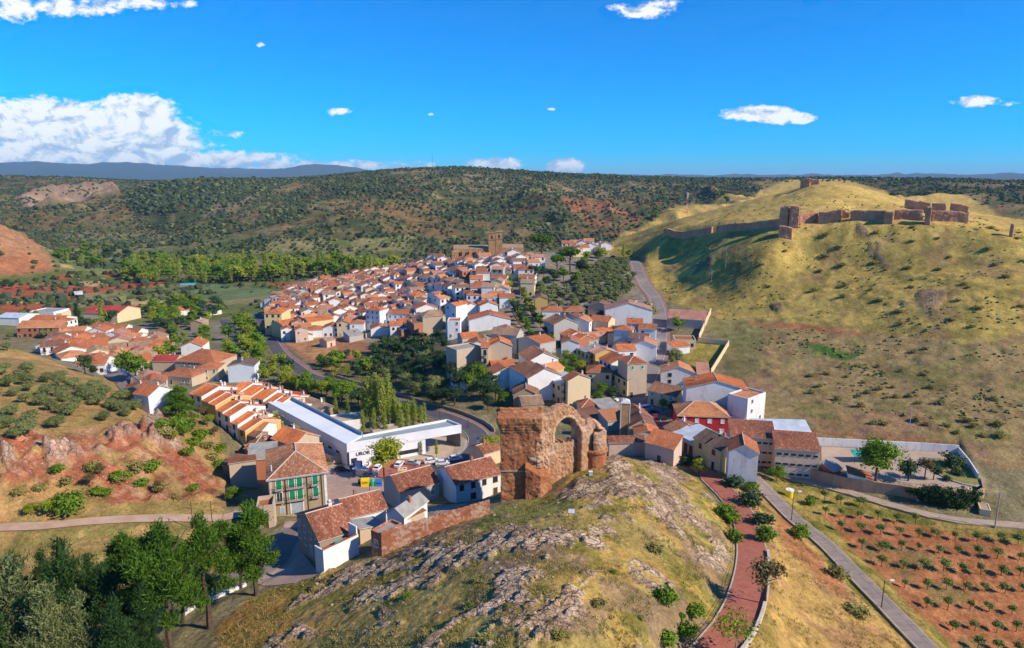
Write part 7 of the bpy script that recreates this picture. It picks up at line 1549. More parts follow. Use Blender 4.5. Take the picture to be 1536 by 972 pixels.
def ruin():
    O = Vector((6, 128, 0)); e = empty('ruined_church', (6, 128, 38)); tag(e, 'ruined red-brick church wall with one great open arch on the rocky hill', 'ruin')
    def part(nm, bm, mt, vox=.24, disp=.10, seed=1, scale=1.3):
        bmesh.ops.recalc_face_normals(bm, faces=bm.faces); me = remesh(bm, vox, disp, seed, scale); bm.free(); me.transform(Matrix.Translation((-O.x, -O.y, -38))); me.materials.append(M[mt]); return link(nm, me, e)
    # tall block
    bm = bmesh.new(); x0, x1, y0, y1 = -2.2, 5.7, 125.2, 129.4
    bm_prism(bm, [(x0,y0),(x1-.9,y0),(x1-.2,y1),(x0,y1)], 33, 50.5); 
    bm_prism(bm, [(x0-.05,y0-.05),(x1-.3,y0-.05),(x1,y1),(x0-.05,y1)], 50.3, 53.3)
    for k_ in range(4): f = .18 * (k_ + 1); bm_prism(bm, [(x0-f,y0-f),(x1+.1,y0-f),(x1+.1,y1),(x0-f,y1)], 52.2 + .6*k_, [53.5+.6*k_]*3 + [53.3+.6*k_])
    bm_prism(bm, [(x0-.3,y1-.9),(x1+.4,y1-.9),(x1+.4,y1),(x0-.3,y1)], 54, 55.9)
    part('tower_block', bm, 'ruin_brick', .2, .17, 3, 1.0)
    for z_ in (44.0, 52.3):
        m = MB(); q = .14; m.prism([(x0-q-O.x,y0-q-O.y),(x1-(2.6 if z_ < 50 else 1.6)-O.x,y0-q-O.y),(x1-(2.6 if z_ < 50 else 1.6)-O.x,y0+.1-O.y),(x0-q-O.x,y0+.1-O.y)], z_-38, z_-38+.28, bottom=True); m.build('string_course', 'stone_grey', e)
    # lower buttress, stepping forward, with sloping top
    bm = bmesh.new(); bm_prism(bm, [(2.55,124.3),(5.6,123.9),(8.0,126.1),(7.2,128.0),(2.55,128)], 33, [45.2,43.6,42.6,46.5,48.6])
    part('buttress', bm, 'ruin_brick', .2, .15, 5, 1.0)
    # rubble slope where the vault broke away
    bm = bmesh.new(); bm_prism(bm, [(3.0,125.4),(5.2,124.9),(7.3,126.0),(7.6,128.2),(4.2,128.6)], 40, [49.8,46.8,44.4,50.5,53.6])
    bm_prism(bm, [(4.3,125.6),(6.0,125.7),(7.0,127.2),(6.2,128.6),(4.2,128.6)], 44, [52.6,50.2,50.0,54.0,55.4])
    part('rubble_slope', bm, 'ruin_rubble', .24, .42, 9, .8)
    # arch wall
    P0 = Vector((5.2, 126.2)); P1 = Vector((14.8, 133.4)); L = (P1 - P0).length; u_ = (P1 - P0) / L; n_ = Vector((-u_.y, u_.x)); th = 1.9
    bm = bmesh.new(); cx, cz, r_ = .60 * L, 50.2, 3.0
    def top(s_):     # outline of the broken top along the wall
        return np.interp(s_, [0, .8, 2.5, 4.2, 6.0, 7.6, 9.0, 10.2, 11.2, L], [54.9, 55.1, 55.0, 55.7, 56.0, 55.8, 55.1, 54.0, 52.6, 51.4])
    S = np.linspace(0, L, 49)
    def seg(s0, s1, b0, b1, t0, t1, off=0, thk=th):
        q = [P0 + u_*s0 + n_*off, P0 + u_*s1 + n_*off, P0 + u_*s1 + n_*(off+thk), P0 + u_*s0 + n_*(off+thk)]
        bm_prism(bm, [tuple(k_) for k_ in q], [b0, b1, b1, b0], [t0, t1, t1, t0])
    sill = lambda s_: np.interp(s_, [0, cx - r_, cx, cx + r_], [48.9, 48.6, 48.0, 47.6])
    for s0, s1 in zip(S[:-1], S[1:]):
        s1 += .02
        if s1 <= cx - r_ or s0 >= cx + r_: seg(s0, s1, 33, 33, top(s0), top(s1))
        else:
            arc = lambda s_: cz + math.sqrt(max(0, r_*r_ - (s_ - cx)**2))
            seg(s0, s1, 33, 33, sill(s0) + .35*math.sin(s0*5), sill(s1) + .35*math.sin(s1*5)); seg(s0, s1, max(arc(s0), sill(s0)), max(arc(s1), sill(s1)), top(s0), top(s1))
    part('arch_wall', bm, 'ruin_rubble', .2, .22, 13, .8)
    bm = bmesh.new()   # voussoir ring, slightly proud
    K = 26
    for k_ in range(K):
        a0, a1 = math.pi * k_ / K, math.pi * (k_ + 1.03) / K
        pts = [(cx + r_*math.cos(a0), cz + r_*math.sin(a0)), (cx + (r_+.62)*math.cos(a0), cz + (r_+.62)*math.sin(a0)), (cx + (r_+.62)*math.cos(a1), cz + (r_+.62)*math.sin(a1)), (cx + r_*math.cos(a1), cz + r_*math.sin(a1))]
        f0 = [bm.verts.new((*(P0 + u_*s_ - n_*.05), z_)) for s_, z_ in pts]; f1 = [bm.verts.new((*(P0 + u_*s_ + n_*(th+.1)), z_)) for s_, z_ in pts]
        bm.faces.new(f0); bm.faces.new(f1[::-1])
        for i in range(4): j = (i+1) % 4; bm.faces.new([f0[i], f1[i], f1[j], f0[j]])
    for s_ in (cx - r_ - .31, cx + r_ + .31):
        q = [P0 + u_*(s_-.31) - n_*.14, P0 + u_*(s_+.31) - n_*.14, P0 + u_*(s_+.31) + n_*(th+.1), P0 + u_*(s_-.31) + n_*(th+.1)]; bm_prism(bm, [tuple(k_) for k_ in q], 47.5 if s_ > cx else 48.6, 50.1)
    part('arch_ring', bm, 'arch_stone', .2, .13, 15)
    # inside pier standing towards us at the right jamb and the turret
    bm = bmesh.new(); c = P0 + u_ * (L - 1.9); q = [c - n_*1.5, c + u_*1.3 - n_*1.5, c + u_*1.3 + n_*1.0, c + n_*1.0]; bm_prism(bm, [tuple(k_) for k_ in q], 34, [50.2, 49.5, 51.5, 52.6])
    c2 = P0 + u_ * (L - .9); q = [c2 - n_*1.4, c2 + u_*2.4 - n_*1.2, c2 + u_*2.4 + n_*1.9, c2 + n_*1.9]; bm_prism(bm, [tuple(k_) for k_ in q], 34, [49.4, 50.2, 51.4, 52.6])
    part('pier', bm, 'ruin_rubble', .24, .16, 17)
    bm = bmesh.new(); TC = (17.3, 134.6); ring = lambda r_, c=TC: [(c[0] + r_*math.cos(2*math.pi*i/20), c[1] + r_*math.sin(2*math.pi*i/20)) for i in range(20)]
    bm_prism(bm, ring(2.55), 36, 45.2); bm_prism(bm, ring(2.85), 44.7, 45.4); part('turret', bm, 'ruin_brick', .2, .07, 19)
    bm = bmesh.new()   # half dome niche, open to the left front
    for i in range(24):
        a0 = 2*math.pi*i/24; a1 = 2*math.pi*(i+1.06)/24; am = math.degrees((a0+a1)/2) % 360
        hh = 49.4 + 1.5*math.cos(math.radians(am - 135)); op = 205 < am < 262
        for (ro, ri, z0, z1) in ((2.5, 1.7, 45.2, 47.8), (2.35, 1.4, 47.6, 49.2), (2.0, .8, 49.0, hh + .4)):
            if op and z1 < 49.25: continue
            if z1 <= z0 + .1: continue
            q = [(TC[0]+ri*math.cos(a0),TC[1]+ri*math.sin(a0)),(TC[0]+ro*math.cos(a0),TC[1]+ro*math.sin(a0)),(TC[0]+ro*math.cos(a1),TC[1]+ro*math.sin(a1)),(TC[0]+ri*math.cos(a1),TC[1]+ri*math.sin(a1))]
            bm_prism(bm, q, z0, z1)
    part('broken_niche', bm, 'ruin_rubble', .2, .16, 21)
    g2 = MB()
    gp = MB(); gp.prism([(x0-.7-O.x,y0-.6-O.y),(x1-.2-O.x,y0-.6-O.y),(x1-.2-O.x,y1-1-O.y),(x0-.7-O.x,y1-1-O.y)], 18.8, 19.0)
simple('arch_stone', (.60,.39,.21), c2=(.46,.26,.13), scale=.9, bump=.5, coord='pos')
ruin()
def atd(px, dist, py=330):
    u_, _ = px_uv(px, py); y_ = dist / math.hypot(1, u_); return Vector((u_ * y_, y_, G(u_ * y_, y_)))
# left px, right px, distance left, distance right, top py left/right, thickness, roughness of the top, label
CW = [(995,1030,486,470,326,327,2,'long low castle wall, left half, at the foot of the golden hilltop'),(1030,1068,470,455,328,331,2,'long low castle wall, right half, at the foot of the golden hilltop'),
 (1075,1112,452,440,327,325,2,'castle wall stretch climbing to the twin-topped tower, lower piece'),(1112,1169,440,422,326,320,2,'castle wall stretch climbing to the twin-topped tower, upper piece'),
 (1198,1227,424,430,314,316,2,'low wall stump between the twin-topped tower and square block'),(1262,1273,430,430,312,317,2,'crumbled wall tail right of the square block'),
 (1275,1330,426,426,308,308,2,'long upper castle wall, left section'),(1341,1384,428,430,307,309,2,'long upper castle wall, middle section'),(1397,1453,430,434,309,318,2,'long upper castle wall, right section sloping down'),
 (1354,1377,490,490,294,294,2,'far ruined wall left of the round bastion on the skyline')]
def span_wall(name, q, label, cat, seed, group, hv, vox=.45):
    a, b_ = atd(q[0], q[2]), atd(q[1], q[3]); n = max(3, int((b_ - a).length / 1.5)); g_ = random.Random(seed); bm = bmesh.new(); u_ = (b_ - a).normalized(); n_ = Vector((-u_.y, u_.x, 0)) * q[6]; L = (b_ - a).length
    hz0, hz1 = a.z + dz_for(a, q[4]), b_.z + dz_for(b_, q[5]); tops = [hz0 + (hz1 - hz0) * i / n + g_.uniform(-1, .35) * hv for i in range(n + 1)]
    for i in range(n):
        p, r_ = a + u_ * L * i / n, a + u_ * L * (i + 1.02) / n; zp, zr = G(p.x, p.y), G(r_.x, r_.y); t0, t1 = min(max(tops[i], zp + 1.2), zp + q[8]), min(max(tops[i+1], zr + 1.2), zr + q[8])
        bm_prism(bm, [(p.x, p.y), (r_.x, r_.y), (r_.x + n_.x, r_.y + n_.y), (p.x + n_.x, p.y + n_.y)], [zp-3, zr-3, zr-3, zp-3], [t0, t1, t1, t0])
    bmesh.ops.recalc_face_normals(bm, faces=bm.faces); me = remesh(bm, vox, .28, seed, 2.4); bm.free(); me.materials.append(M['castle_stone']); o = link(name, me); tag(o, label, cat, group)
for i, q in enumerate(CW): q = (*q, 5.0 if i < 4 else 5.6); span_wall('castle_wall', q, q[7], 'ruined wall', i + 40, 'castle walls', 1.3)
CT = [(1169,1182,420,420,301,301,4,'left half of the twin-topped castle tower'),(1184,1198,419,419,301,304,4,'right half of the twin-topped castle tower, pierced and broken'),(1182,1185,421,421,312,312,2,'rubble web joining the twin tops of castle tower'),(1169,1190,408,408,330,331,5,'stub bastion below the twin-topped castle tower'),
 (1227,1262,426,426,304,305,4,'square battered block of castle wall right of the twin tower'),(1326,1340,422,422,307,308,4,'bulging bastion in the upper castle wall'),(1387,1396,424,424,301,302,4,'slim pointed stub rising from the upper castle wall'),
 (1376,1393,490,490,292,293,5,'round bastion on the skyline of castle hill'),(1395,1416,490,490,295,296,4,'rectangular bastion right of the round one on castle hill'),(1423,1451,490,490,300,301,4,'rightmost tall block of the castle ruins'),
 (1196,1210,540,540,267,267,5,'square keep stump on the very top of castle hill'),(1211,1224,542,542,268,269,3,'low wall beside the keep stump on castle hill top'),(1517,1523,420,420,326,326,3,'lone stone stub near right edge of castle hill')]
for i, q in enumerate(CT): q = (*q, 12.5 if i < 3 else 6.6 if i not in (6,) else 9.5); span_wall('castle_tower', q, q[7], 'castle ruin', i + 70, 'castle towers', .5)
# ------------------------------------------------------------------ brick chimney tower
def chimney_tower():
    zb = 22.5; P = at_z(936, 657, zb); h = dz_for(P, 594); e = empty('brick_chimney', (P.x, P.y, zb - 2), R(-5)); tag(e, 'tall square brick chimney tower with white rounded cap', 'chimney tower')
    m = MB(); m.prism([(-1.35,-1.35),(1.35,-1.35),(1.35,1.35),(-1.35,1.35)], 0, h); m.build('shaft', 'chimney_brick', e)
    m = MB()
    for s_ in (-1, 1):
        m.box(s_*1.35-.12, -1.42, 0, s_*1.35+.12, -1.2, h)
    m.build('white_edge', 'white_worn', e)
    m = MB()
    for k_ in range(5): f = 1.5 - .08 * k_ * k_; m.box(-f, -f, h + .24*k_ + .003, f, f, h + .24*(k_+1))
    m.build('cap', 'white_worn', e)
chimney_tower()
# ------------------------------------------------------------------ parish church and towers of the old town
def church():
    zb = 44; P = at_z(738, 384, zb + 1); e = empty('parish_church', (P.x, P.y, zb - 4), R(3)); tag(e, 'large tan stone church with two square towers above the old town roofs', 'church')
    k_ = P.y / F * 1.0
    def blk(nm, x0, x1, y0, y1, h, mt='church_stone', roofm='tile_tan'):
        m = MB(); m.box(x0*k_, y0, 0, x1*k_, y1, h, 0, ('t',)); m.face([(x0*k_,y0,h),(x1*k_,y0,h),(x1*k_,y1,h+1.5),(x0*k_,y1,h+1.5)], 1); m.build(nm, [mt, roofm], e)
    def tower(nm, x0, x1, h):
        w_ = (x1 - x0) * k_; m = MB(); m.box(x0*k_, -1, 0, x1*k_, w_-1, h, 0); m.box(x0*k_-.3, -1.3, h-5, x1*k_+.3, w_-.7, h-4.6, 0); m.box(x0*k_-.3, -1.3, h+.003, x1*k_+.3, w_-.7, h+.5, 0); t_ = m.build(nm, 'church_stone', e)
        for s_ in (0, 1):
            o = MB(); o.box(-.55, -.1, 0, .55, .05, 2.4, 0); o.build('bell_opening', 'dark_metal', t_, loc=((x0+x1)/2*k_ if s_ == 0 else x1*k_+.02, -1 if s_ == 0 else w_/2-1, h-4.2)).rotation_euler = (0, 0, s_*math.pi/2)
    tower('bell_tower', -5, 5, 22); tower('clock_tower', 5.8, 15.5, 22.5)
    blk('nave', -58, -5.2, 1, 14, 10.5); blk('aisle', 15.7, 48, 2, 14, 11); blk('apse', -60, -50, -2, 8, 8.5)
    for i in range(5): m = MB(); x_ = (-54 + i*10.5)*k_; m.box(x_-.7, -.6, 0, x_+.7, 1, 8.5); m.build('buttress', 'church_stone', e)
    for i in range(4): m = MB(); x_ = (-49 + i*10.5)*k_; m.box(x_-.5, .85, 5.5, x_+.5, 1.02, 7.8); m.build('window', 'dark_metal', e)
    P2 = at_z(794, 396, 44); e2 = empty('old_tower', (P2.x, P2.y, 38), R(5)); tag(e2, 'short stone tower with tiled cap right of the parish church', 'tower')
    m = MB(); m.box(-3, -3, 0, 3, 3, 13, 0); m.build('shaft', 'castle_stone', e2); m = MB()
    for P_ in roof_faces(6, 6, 1.2, 'hip', 'x', .3): add_plane(m, [(q[0], q[1], q[2]+13.1) for q in P_], False)
    m.build('roof', ['tile_tan', 'chimney_plaster'], e2); m = MB(); m.box(-.6, -3.1, 7, .6, -2.95, 10.5); m.build('opening', 'dark_metal', e2)
church()
# ------------------------------------------------------------------ walled yard on the right
zt = 25.0
def poly_wall(name, pts, h, wd, mt, label, capm=None, below=1.0, hvar=0, z=None):
    W3 = [at_z(*q, z) for q in pts] if z is not None else [at(*q) for q in pts]; return wall_thing(name, W3, wd, h, mt, label, capm=capm, below=below, hvar=hvar)
poly_wall('yard_wall', [(1224,668),(1300,672),(1380,676),(1437,680)], 2.4, .3, 'white_worn', 'long white wall at the back of the walled yard', z=zt)
poly_wall('yard_wall', [(1437,680),(1452,698),(1466,720)], 1.8, .3, 'white_worn', 'white side wall of the walled yard running towards the lane', z=zt)
def retaining():
    pts = [(1175,690),(1232,708),(1270,717),(1296,721),(1350,728),(1390,736),(1430,743),(1457,742),(1478,732),(1474,716)]
    W3 = [at_z(*q, zt + .7) for q in pts]; out = []
    for i in range(len(W3)-1):
        n = max(1, int((W3[i+1]-W3[i]).length / 1.2))
        for k_ in range(n): out.append(W3[i].lerp(W3[i+1], k_/n))
    out.append(W3[-1]); mb = MB()
    for i in range(len(out)-1):
        a, b_ = out[i], out[i+1]; d = (b_-a).normalized(); nn = Vector((-d.y, d.x, 0))*.5
        za, zb = min(G(a.x,a.y-1.5), zt-1)-2.5, min(G(b_.x,b_.y-1.5), zt-1)-2.5
        mb.face([(a.x,a.y,za),(b_.x,b_.y,zb),b_,a]); mb.face([a,b_,b_+nn,a+nn]); mb.face([b_+nn,a+nn,(a.x+nn.x,a.y+nn.y,za),(b_.x+nn.x,b_.y+nn.y,zb)][::-1])
    o = mb.build('retaining_wall', 'retain'); tag(o, 'curved stained stone retaining wall holding up the walled yard above the gravel lane', 'wall')
    for k_, f in enumerate((.60, .78)):
        i = int(f * (len(out)-1)); a = out[i]; m = MB(); m.box(a.x-.6, a.y-.9, zt-8, a.x+.6, a.y-.02, zt-1.6); m.build('buttress', 'greyish', o)
    return out
plaster('retain', (.42,.28,.18), (.24,.15,.10), .85)
RW = retaining()
# ivy over the wall
def ivy():
    g_ = np.random.default_rng(5); pts = []
    for f in np.linspace(.575, .80, 30):
        a = RW[int(f * (len(RW)-1))]; edge = 1 - abs((f - .69) / .115); 
        for _ in range(int(10 + 34 * max(.1, edge))):
            z_ = zt + 2.2 - g_.uniform(0, 1) ** .8 * (2.5 + 5.5 * max(0, edge) ** .6); pts.append(((a.x + g_.normal() * .7 , a.y - g_.uniform(.1, 1.1), z_), (1.0, .75, .8)))
    c = pts[0][0]; me = crown_mesh('foliage', 'leaf_dark', [((p[0]-c[0], p[1]-c[1], p[2]-c[2]), r_) for p, r_ in pts[::6]], 620, 14, .20, .5, 3, .55)
    e = empty('ivy', c); tag(e, 'great dark mass of ivy hanging over the retaining wall', 'ivy'); link('foliage', me, e)
ivy()
def canopy():
    a, b_ = at_z(1276, 678, zt+2.4), at_z(1342, 683, zt+2.4); e = empty('yard_canopy', (a.x, a.y, zt)); tag(e, 'teal canopy against back wall of the walled yard', 'canopy'); L = (b_-a).length
    m = MB(); m.face([(0,-2.6,2.2),(L,-2.6,2.2),(L,.6,2.9),(0,.6,2.9)]); m.face([(0,-2.6,2.1),(0,.6,2.8),(L,.6,2.8),(L,-2.6,2.1)]); m.build('cloth', 'teal_cloth', e)
    for i in range(5): m = MB(); m.tube((L*i/4, -2.5, 0), (L*i/4, -2.5, 2.15), .05); m.build('post', 'dark_metal', e)
canopy()
def oval_bed():
    c = at_z(1430, 708, zt); mb = MB(); n = 24; R1, R2 = (5.2, 9.0), (4.8, 8.6); 
    for i in range(n):
        a0, a1 = 2*math.pi*i/n, 2*math.pi*(i+1)/n; f = lambda a, Q: (c.x + Q[0]*math.cos(a), c.y + Q[1]*math.sin(a))
        mb.face([(*f(a0,R1),zt+.02),(*f(a1,R1),zt+.02),(*f(a1,R1),zt+.35),(*f(a0,R1),zt+.35)]); mb.face([(*f(a0,R1),zt+.35),(*f(a1,R1),zt+.35),(*f(a1,R2),zt+.35),(*f(a0,R2),zt+.35)]); mb.face([(c.x,c.y,zt+.3),(*f(a0,R2),zt+.28),(*f(a1,R2),zt+.28)], 1)
    tag(mb.build('flower_bed', ['kerb_stone', 'bed_soil']), 'oval kerbed flower bed in the right corner of the walled yard', 'flower bed')
simple('bed_soil', (.30,.25,.07), c2=(.14,.16,.04), scale=1.2, coord='pos'); oval_bed()
# walled garden up the slope
poly_wall('garden_wall', [(1047,513),(1093,518),(1066,562)], 2.2, .3, 'cream', 'low walled garden of dry grass below the pink-roofed barn')
poly_wall('garden_wall', [(1066,470),(1048,511)], 2.8, .3, 'cream', 'pale wall running down from the pink-roofed barn')
# low wall beside the walkway, kerbs, railing
L_, wd_ = ROADLINES['red_walkway']
def nearest_i(L_, px, py): 
    best = min(range(len(L_)), key=lambda i: (float(project(L_[i].x, L_[i].y, L_[i].z)[0]) - px)**2 + (float(project(L_[i].x, L_[i].y, L_[i].z)[1]) - py)**2); return best
i0, i1 = nearest_i(L_, 1128, 822), len(L_)
tag(ribwall('low_wall', L_, .45, .55, 'pale_stone' if simple('pale_stone', (.60,.50,.40), scale=.9, coord='pos', bump=.3) else None, side=wd_/2 + .35, below=1.5, t0=i0, t1=i1, hvar=.03), 'low pale stone wall along left edge of the red walkway', 'wall')
i2 = nearest_i(L_, 1067, 718)
tag(ribwall('kerb', L_, .25, .14, 'kerb_stone', side=-(wd_/2 + .15), below=.6, t0=i2), kind='structure'); tag(ribwall('kerb', L_, .25, .14, 'kerb_stone', side=(wd_/2 + .12), below=.6, t0=i2, t1=i0), kind='structure')
def railing(L_, side, t0, t1, label, h=.9, every=2):
    e = empty('railing', L_[t0]); tag(e, label, 'railing'); m = MB(); prev = None; o = L_[t0]
    for i in range(t0, t1, every):
        d = (L_[min(i+1, len(L_)-1)] - L_[i-1]); d.z = 0; d.normalize(); q = L_[i] + Vector((-d.y, d.x, 0)) * side - o
        m.tube(q, q + Vector((0,0,h)), .035, n=4)
        if prev is not None:
            for z_ in (h, h*.55): m.tube(prev + Vector((0,0,z_)), q + Vector((0,0,z_)), .025, n=4)
        prev = q
    m.build('rail', 'dark_metal', e)
railing(L_, -(wd_/2 + .35), i2 + 2, len(L_) - 1, 'black metal railing along right edge of the red walkway')
L2, w2 = ROADLINES['concrete_lane']
tag(ribwall('kerb', L2, .3, .3, 'concrete', side=-(w2/2 + .2), below=.6, hvar=.03), kind='structure'); tag(ribwall('kerb', L2, .2, .12, 'concrete', side=(w2/2 + .12), below=.6), kind='structure')
L3, w3 = ROADLINES['gravel_lane']; tag(ribwall('kerb', L3, .5, .35, 'stone_tan', side=-(w3/2 + .4), below=1.2, hvar=.12), kind='structure')
L4, w4 = ROADLINES['main_road']; tag(strip('pavement', L4, 2.2, 'asphalt_pink' if simple('asphalt_pink', (.30,.17,.145), scale=.3, coord='pos') else None, .13, side=(w4/2 + 1.2)), kind='structure')
tag(ribwall('road_wall', L4, .4, 1.3, 'stone_tan', side=(w4/2 + 2.6), below=1.5, hvar=.1, t0=nearest_i(L4, 470, 565), t1=nearest_i(L4, 715, 655)), 'low tan stone wall above the outer pavement of the main road', 'wall')
tag(ribwall('kerb', L4, .2, .14, 'kerb_stone', side=-(w4/2 + .1), below=.4), kind='structure'); tag(ribwall('kerb', L4, .2, .14, 'kerb_stone', side=(w4/2 + .02), below=.4), kind='structure')
for nm, sd in (('hill_road', 1), ('hill_road', -1), ('avenue', 1), ('avenue', -1)):
    Lq, wq = ROADLINES[nm]; tag(strip('pavement', Lq, 1.6, 'asphalt_pink', .14, side=sd * (wq/2 + .85)), kind='structure'); tag(ribwall('kerb', Lq, .2, .15, 'kerb_stone', side=sd*(wq/2 + .02), below=.4), kind='structure')
L5, w5 = ROADLINES['park_promenade']
tag(ribwall('bench_wall', L5, .5, .5, 'trim_white', side=(w5/2 + .5), below=1.0, t0=nearest_i(L5, 350, 872), t1=len(L5) - 6, hvar=.02), 'white stone bench wall on the grass side of the park promenade', 'wall')
tag(strip('road_marking', L4, .14, 'road_white', .045, side=0, t0=10, nlat=1), kind='structure')
for sd in (1, -1):
    tag(strip('road_marking', L4, .12, 'road_white', .045, side=sd * (w4/2 - .35), nlat=1), kind='structure')
# ------------------------------------------------------------------ vehicles
def car_mesh_parts(kind='car'):
    if kind == 'van': prof = [(-2.6,.35),(-2.6,1.5),(-2.5,2.05),(1.5,2.1),(2.1,1.35),(2.65,1.05),(2.7,.35)]; gl = (-2.3, 1.45, 1.35, 1.95); W_ = .95
    else: prof = [(-2.1,.32),(-2.12,.85),(-1.75,.98),(-1.25,1.42),(.35,1.45),(1.05,.98),(2.0,.82),(2.12,.32)]; gl = None; W_ = .86
    m = MB(); n = len(prof)
    def ring(w_, inz): return [(x, s_, z) for x, z in prof for s_ in (w_,)]
    tap = [W_ if z < 1.05 else W_ * .80 for x, z in prof]
    for i in range(n):
        j = (i+1) % n; (x0, z0), (x1, z1) = prof[i], prof[j]
        m.face([(x0,-tap[i],z0),(x0,tap[i],z0),(x1,tap[j],z1),(x1,-tap[j],z1)], 0)
    for s_ in (1, -1):
        q = [(x, s_*tap[i], z) for i, (x, z) in enumerate(prof)]; m.face(q if s_ == -1 else q[::-1], 0)
    body = m; g_ = MB()
    if kind == 'van':
        for s_ in (1, -1):
            for i in range(4): x0 = -2.3 + i*.95; y0, y1 = s_*(.95*.90+.012), s_*(.95*.82+.012); q = [(x0,y0,1.35),(x0+.8,y0,1.35),(x0+.8,y1,1.9),(x0,y1,1.9)]; g_.face(q if s_ == -1 else q[::-1])
        g_.face([(2.07,-.7,1.42),(2.07,.7,1.42),(1.56,.7,2.04),(1.56,-.7,2.04)])
    else:
        for s_ in (1, -1): y0, y1 = s_*(.86+.012), s_*(.688+.015); q = [(-1.60,y0*.985,1.03),(.93,y0*.985,1.03),(.30,y1,1.40),(-1.22,y1,1.38)]; g_.face(q if s_ == -1 else q[::-1])
        g_.face([(1.04,-.72,1.01),(1.04,.72,1.01),(.38,.62,1.44),(.38,-.62,1.44)]); g_.face([(-1.76,.72,1.0),(-1.76,-.72,1.0),(-1.28,-.62,1.41),(-1.28,.62,1.41)])
    return body.mesh('car_body'), g_.mesh('car_glass'), W_
CARM = {k_: car_mesh_parts(k_) for k_ in ('car', 'van')}
wm = MB(); wm.tube((0,-.11,0),(0,.11,0),.32,n=12,mi=0); wm.tube((0,-.125,0),(0,-.11,0),.18,n=8,mi=1); wm.tube((0,.11,0),(0,.125,0),.18,n=8,mi=1); WHEEL = wm.mesh('wheel'); WHEEL.materials.append(M['dark_metal']); WHEEL.materials.append(M['zinc'])
lm_ = MB(); lm_.box(-.04,-.16,-.07,.04,.16,.07); LAMP = lm_.mesh('lamp'); LAMP.materials.append(M['trim_white']); LAMR = lm_.mesh('lamp_r')
def paintm(name, c): t, b = mat(name); t.put(b.inputs['Base Color'], c); b.inputs['Roughness'].default_value = .3; b.inputs['Specular IOR Level'].default_value = .5; b.inputs['Coat Weight'].default_value = .4
for nm, c in (('paint_white',(.75,.75,.76)),('paint_silver',(.42,.45,.46)),('paint_black',(.02,.02,.025)),('paint_blue',(.03,.07,.20)),('paint_green',(.03,.06,.05)),('paint_red',(.35,.02,.03)),('paint_paleblue',(.42,.55,.66)),('bin_yellow',(.80,.55,.0)),('bin_green',(.02,.42,.12)),('bin_blue',(.03,.16,.50)),('sign_blue',(.03,.07,.45)),('sign_yellow',(.85,.70,.02)),('sign_red',(.75,.04,.05)),('lamp_red',(.5,.02,.02))): paintm(nm, c)
LAMR.materials.append(M['lamp_red'])
CB = {}
def car(px, py, yaw, m, label, kind='car', group='parked cars', s=1.0):
    P = at(px, py); e = empty('parked_van' if kind == 'van' else 'parked_car', (P.x, P.y, P.z + .03), R(yaw)); e.scale = (s, s, s); tag(e, label, 'van' if kind == 'van' else 'car', group)
    key = (kind, m)
    if key not in CB: CB[key] = CARM[kind][0].copy(); CB[key].materials.clear(); CB[key].materials.append(M[m])
    if not CARM[kind][1].materials: CARM[kind][1].materials.append(M['glass'])
    link('body', CB[key], e); link('windows', CARM[kind][1], e); W_ = CARM[kind][2]; wb = 1.65 if kind == 'van' else 1.3
    for x_ in (-wb, wb):
        for y_ in (-W_+.08, W_-.08): o = link('wheel', WHEEL, e); o.location = (x_, y_, .32)
    for y_ in (-.6, .6): o = link('headlight', LAMP, e); o.location = (2.68 if kind == 'van' else 2.07, y_, .68); o = link('tail_light', LAMR, e); o.location = (-2.6 if kind == 'van' else -2.11, y_, .75)
for a in [(515,706,-6,'paint_green','dark green off-road car at the station corner',1.08),(534,704,-8,'paint_silver','small silver car next to the dark off-road car'),(548,703,75,'paint_white','white car half hidden left of the car park tree'),(567,704,80,'paint_white','white car behind the car park tree trunk'),(599,699,80,'paint_white','white car right of the car park tree'),(620,697,-15,'paint_silver','silver-green saloon in the upper parking row'),
          (647,694,20,'paint_white','white hatchback in the upper parking row, left of the pair'),(664,697,8,'paint_white','white estate in the upper parking row, right of the pair'),(683,690,20,'paint_white','white hatchback parked apart near the road'),(556,715,8,'paint_blue','dark blue car by the bins with red tail light'),(634,676,-10,'paint_blue','dark car with red tail light in the shade of the station wing'),
          (919,601,-35,'paint_white','white car turning off the avenue'),(911,594,-40,'paint_blue','dark blue car behind white one on the avenue'),(979,620,10,'paint_black','black car behind the pale blue van in the square'),(995,630,5,'paint_black','black car parked low in the little red square'),(985,627,8,'paint_red','dark red car tucked beside the black one in the square'),(873,569,-48,'paint_blue','blue car glimpsed between the avenue trees'),
          (920,386,5,'paint_black','dark car on the hilltop park terrace'),(1003,560-30,80,'paint_blue','blue car parked on the hill road kerb')]: car(a[0], a[1], a[2], a[3], a[4], s=a[5] if len(a) > 5 else 1.0)
car(969, 616, 22, 'paint_paleblue', 'pale blue minibus with dark side windows in the square', 'van', None)
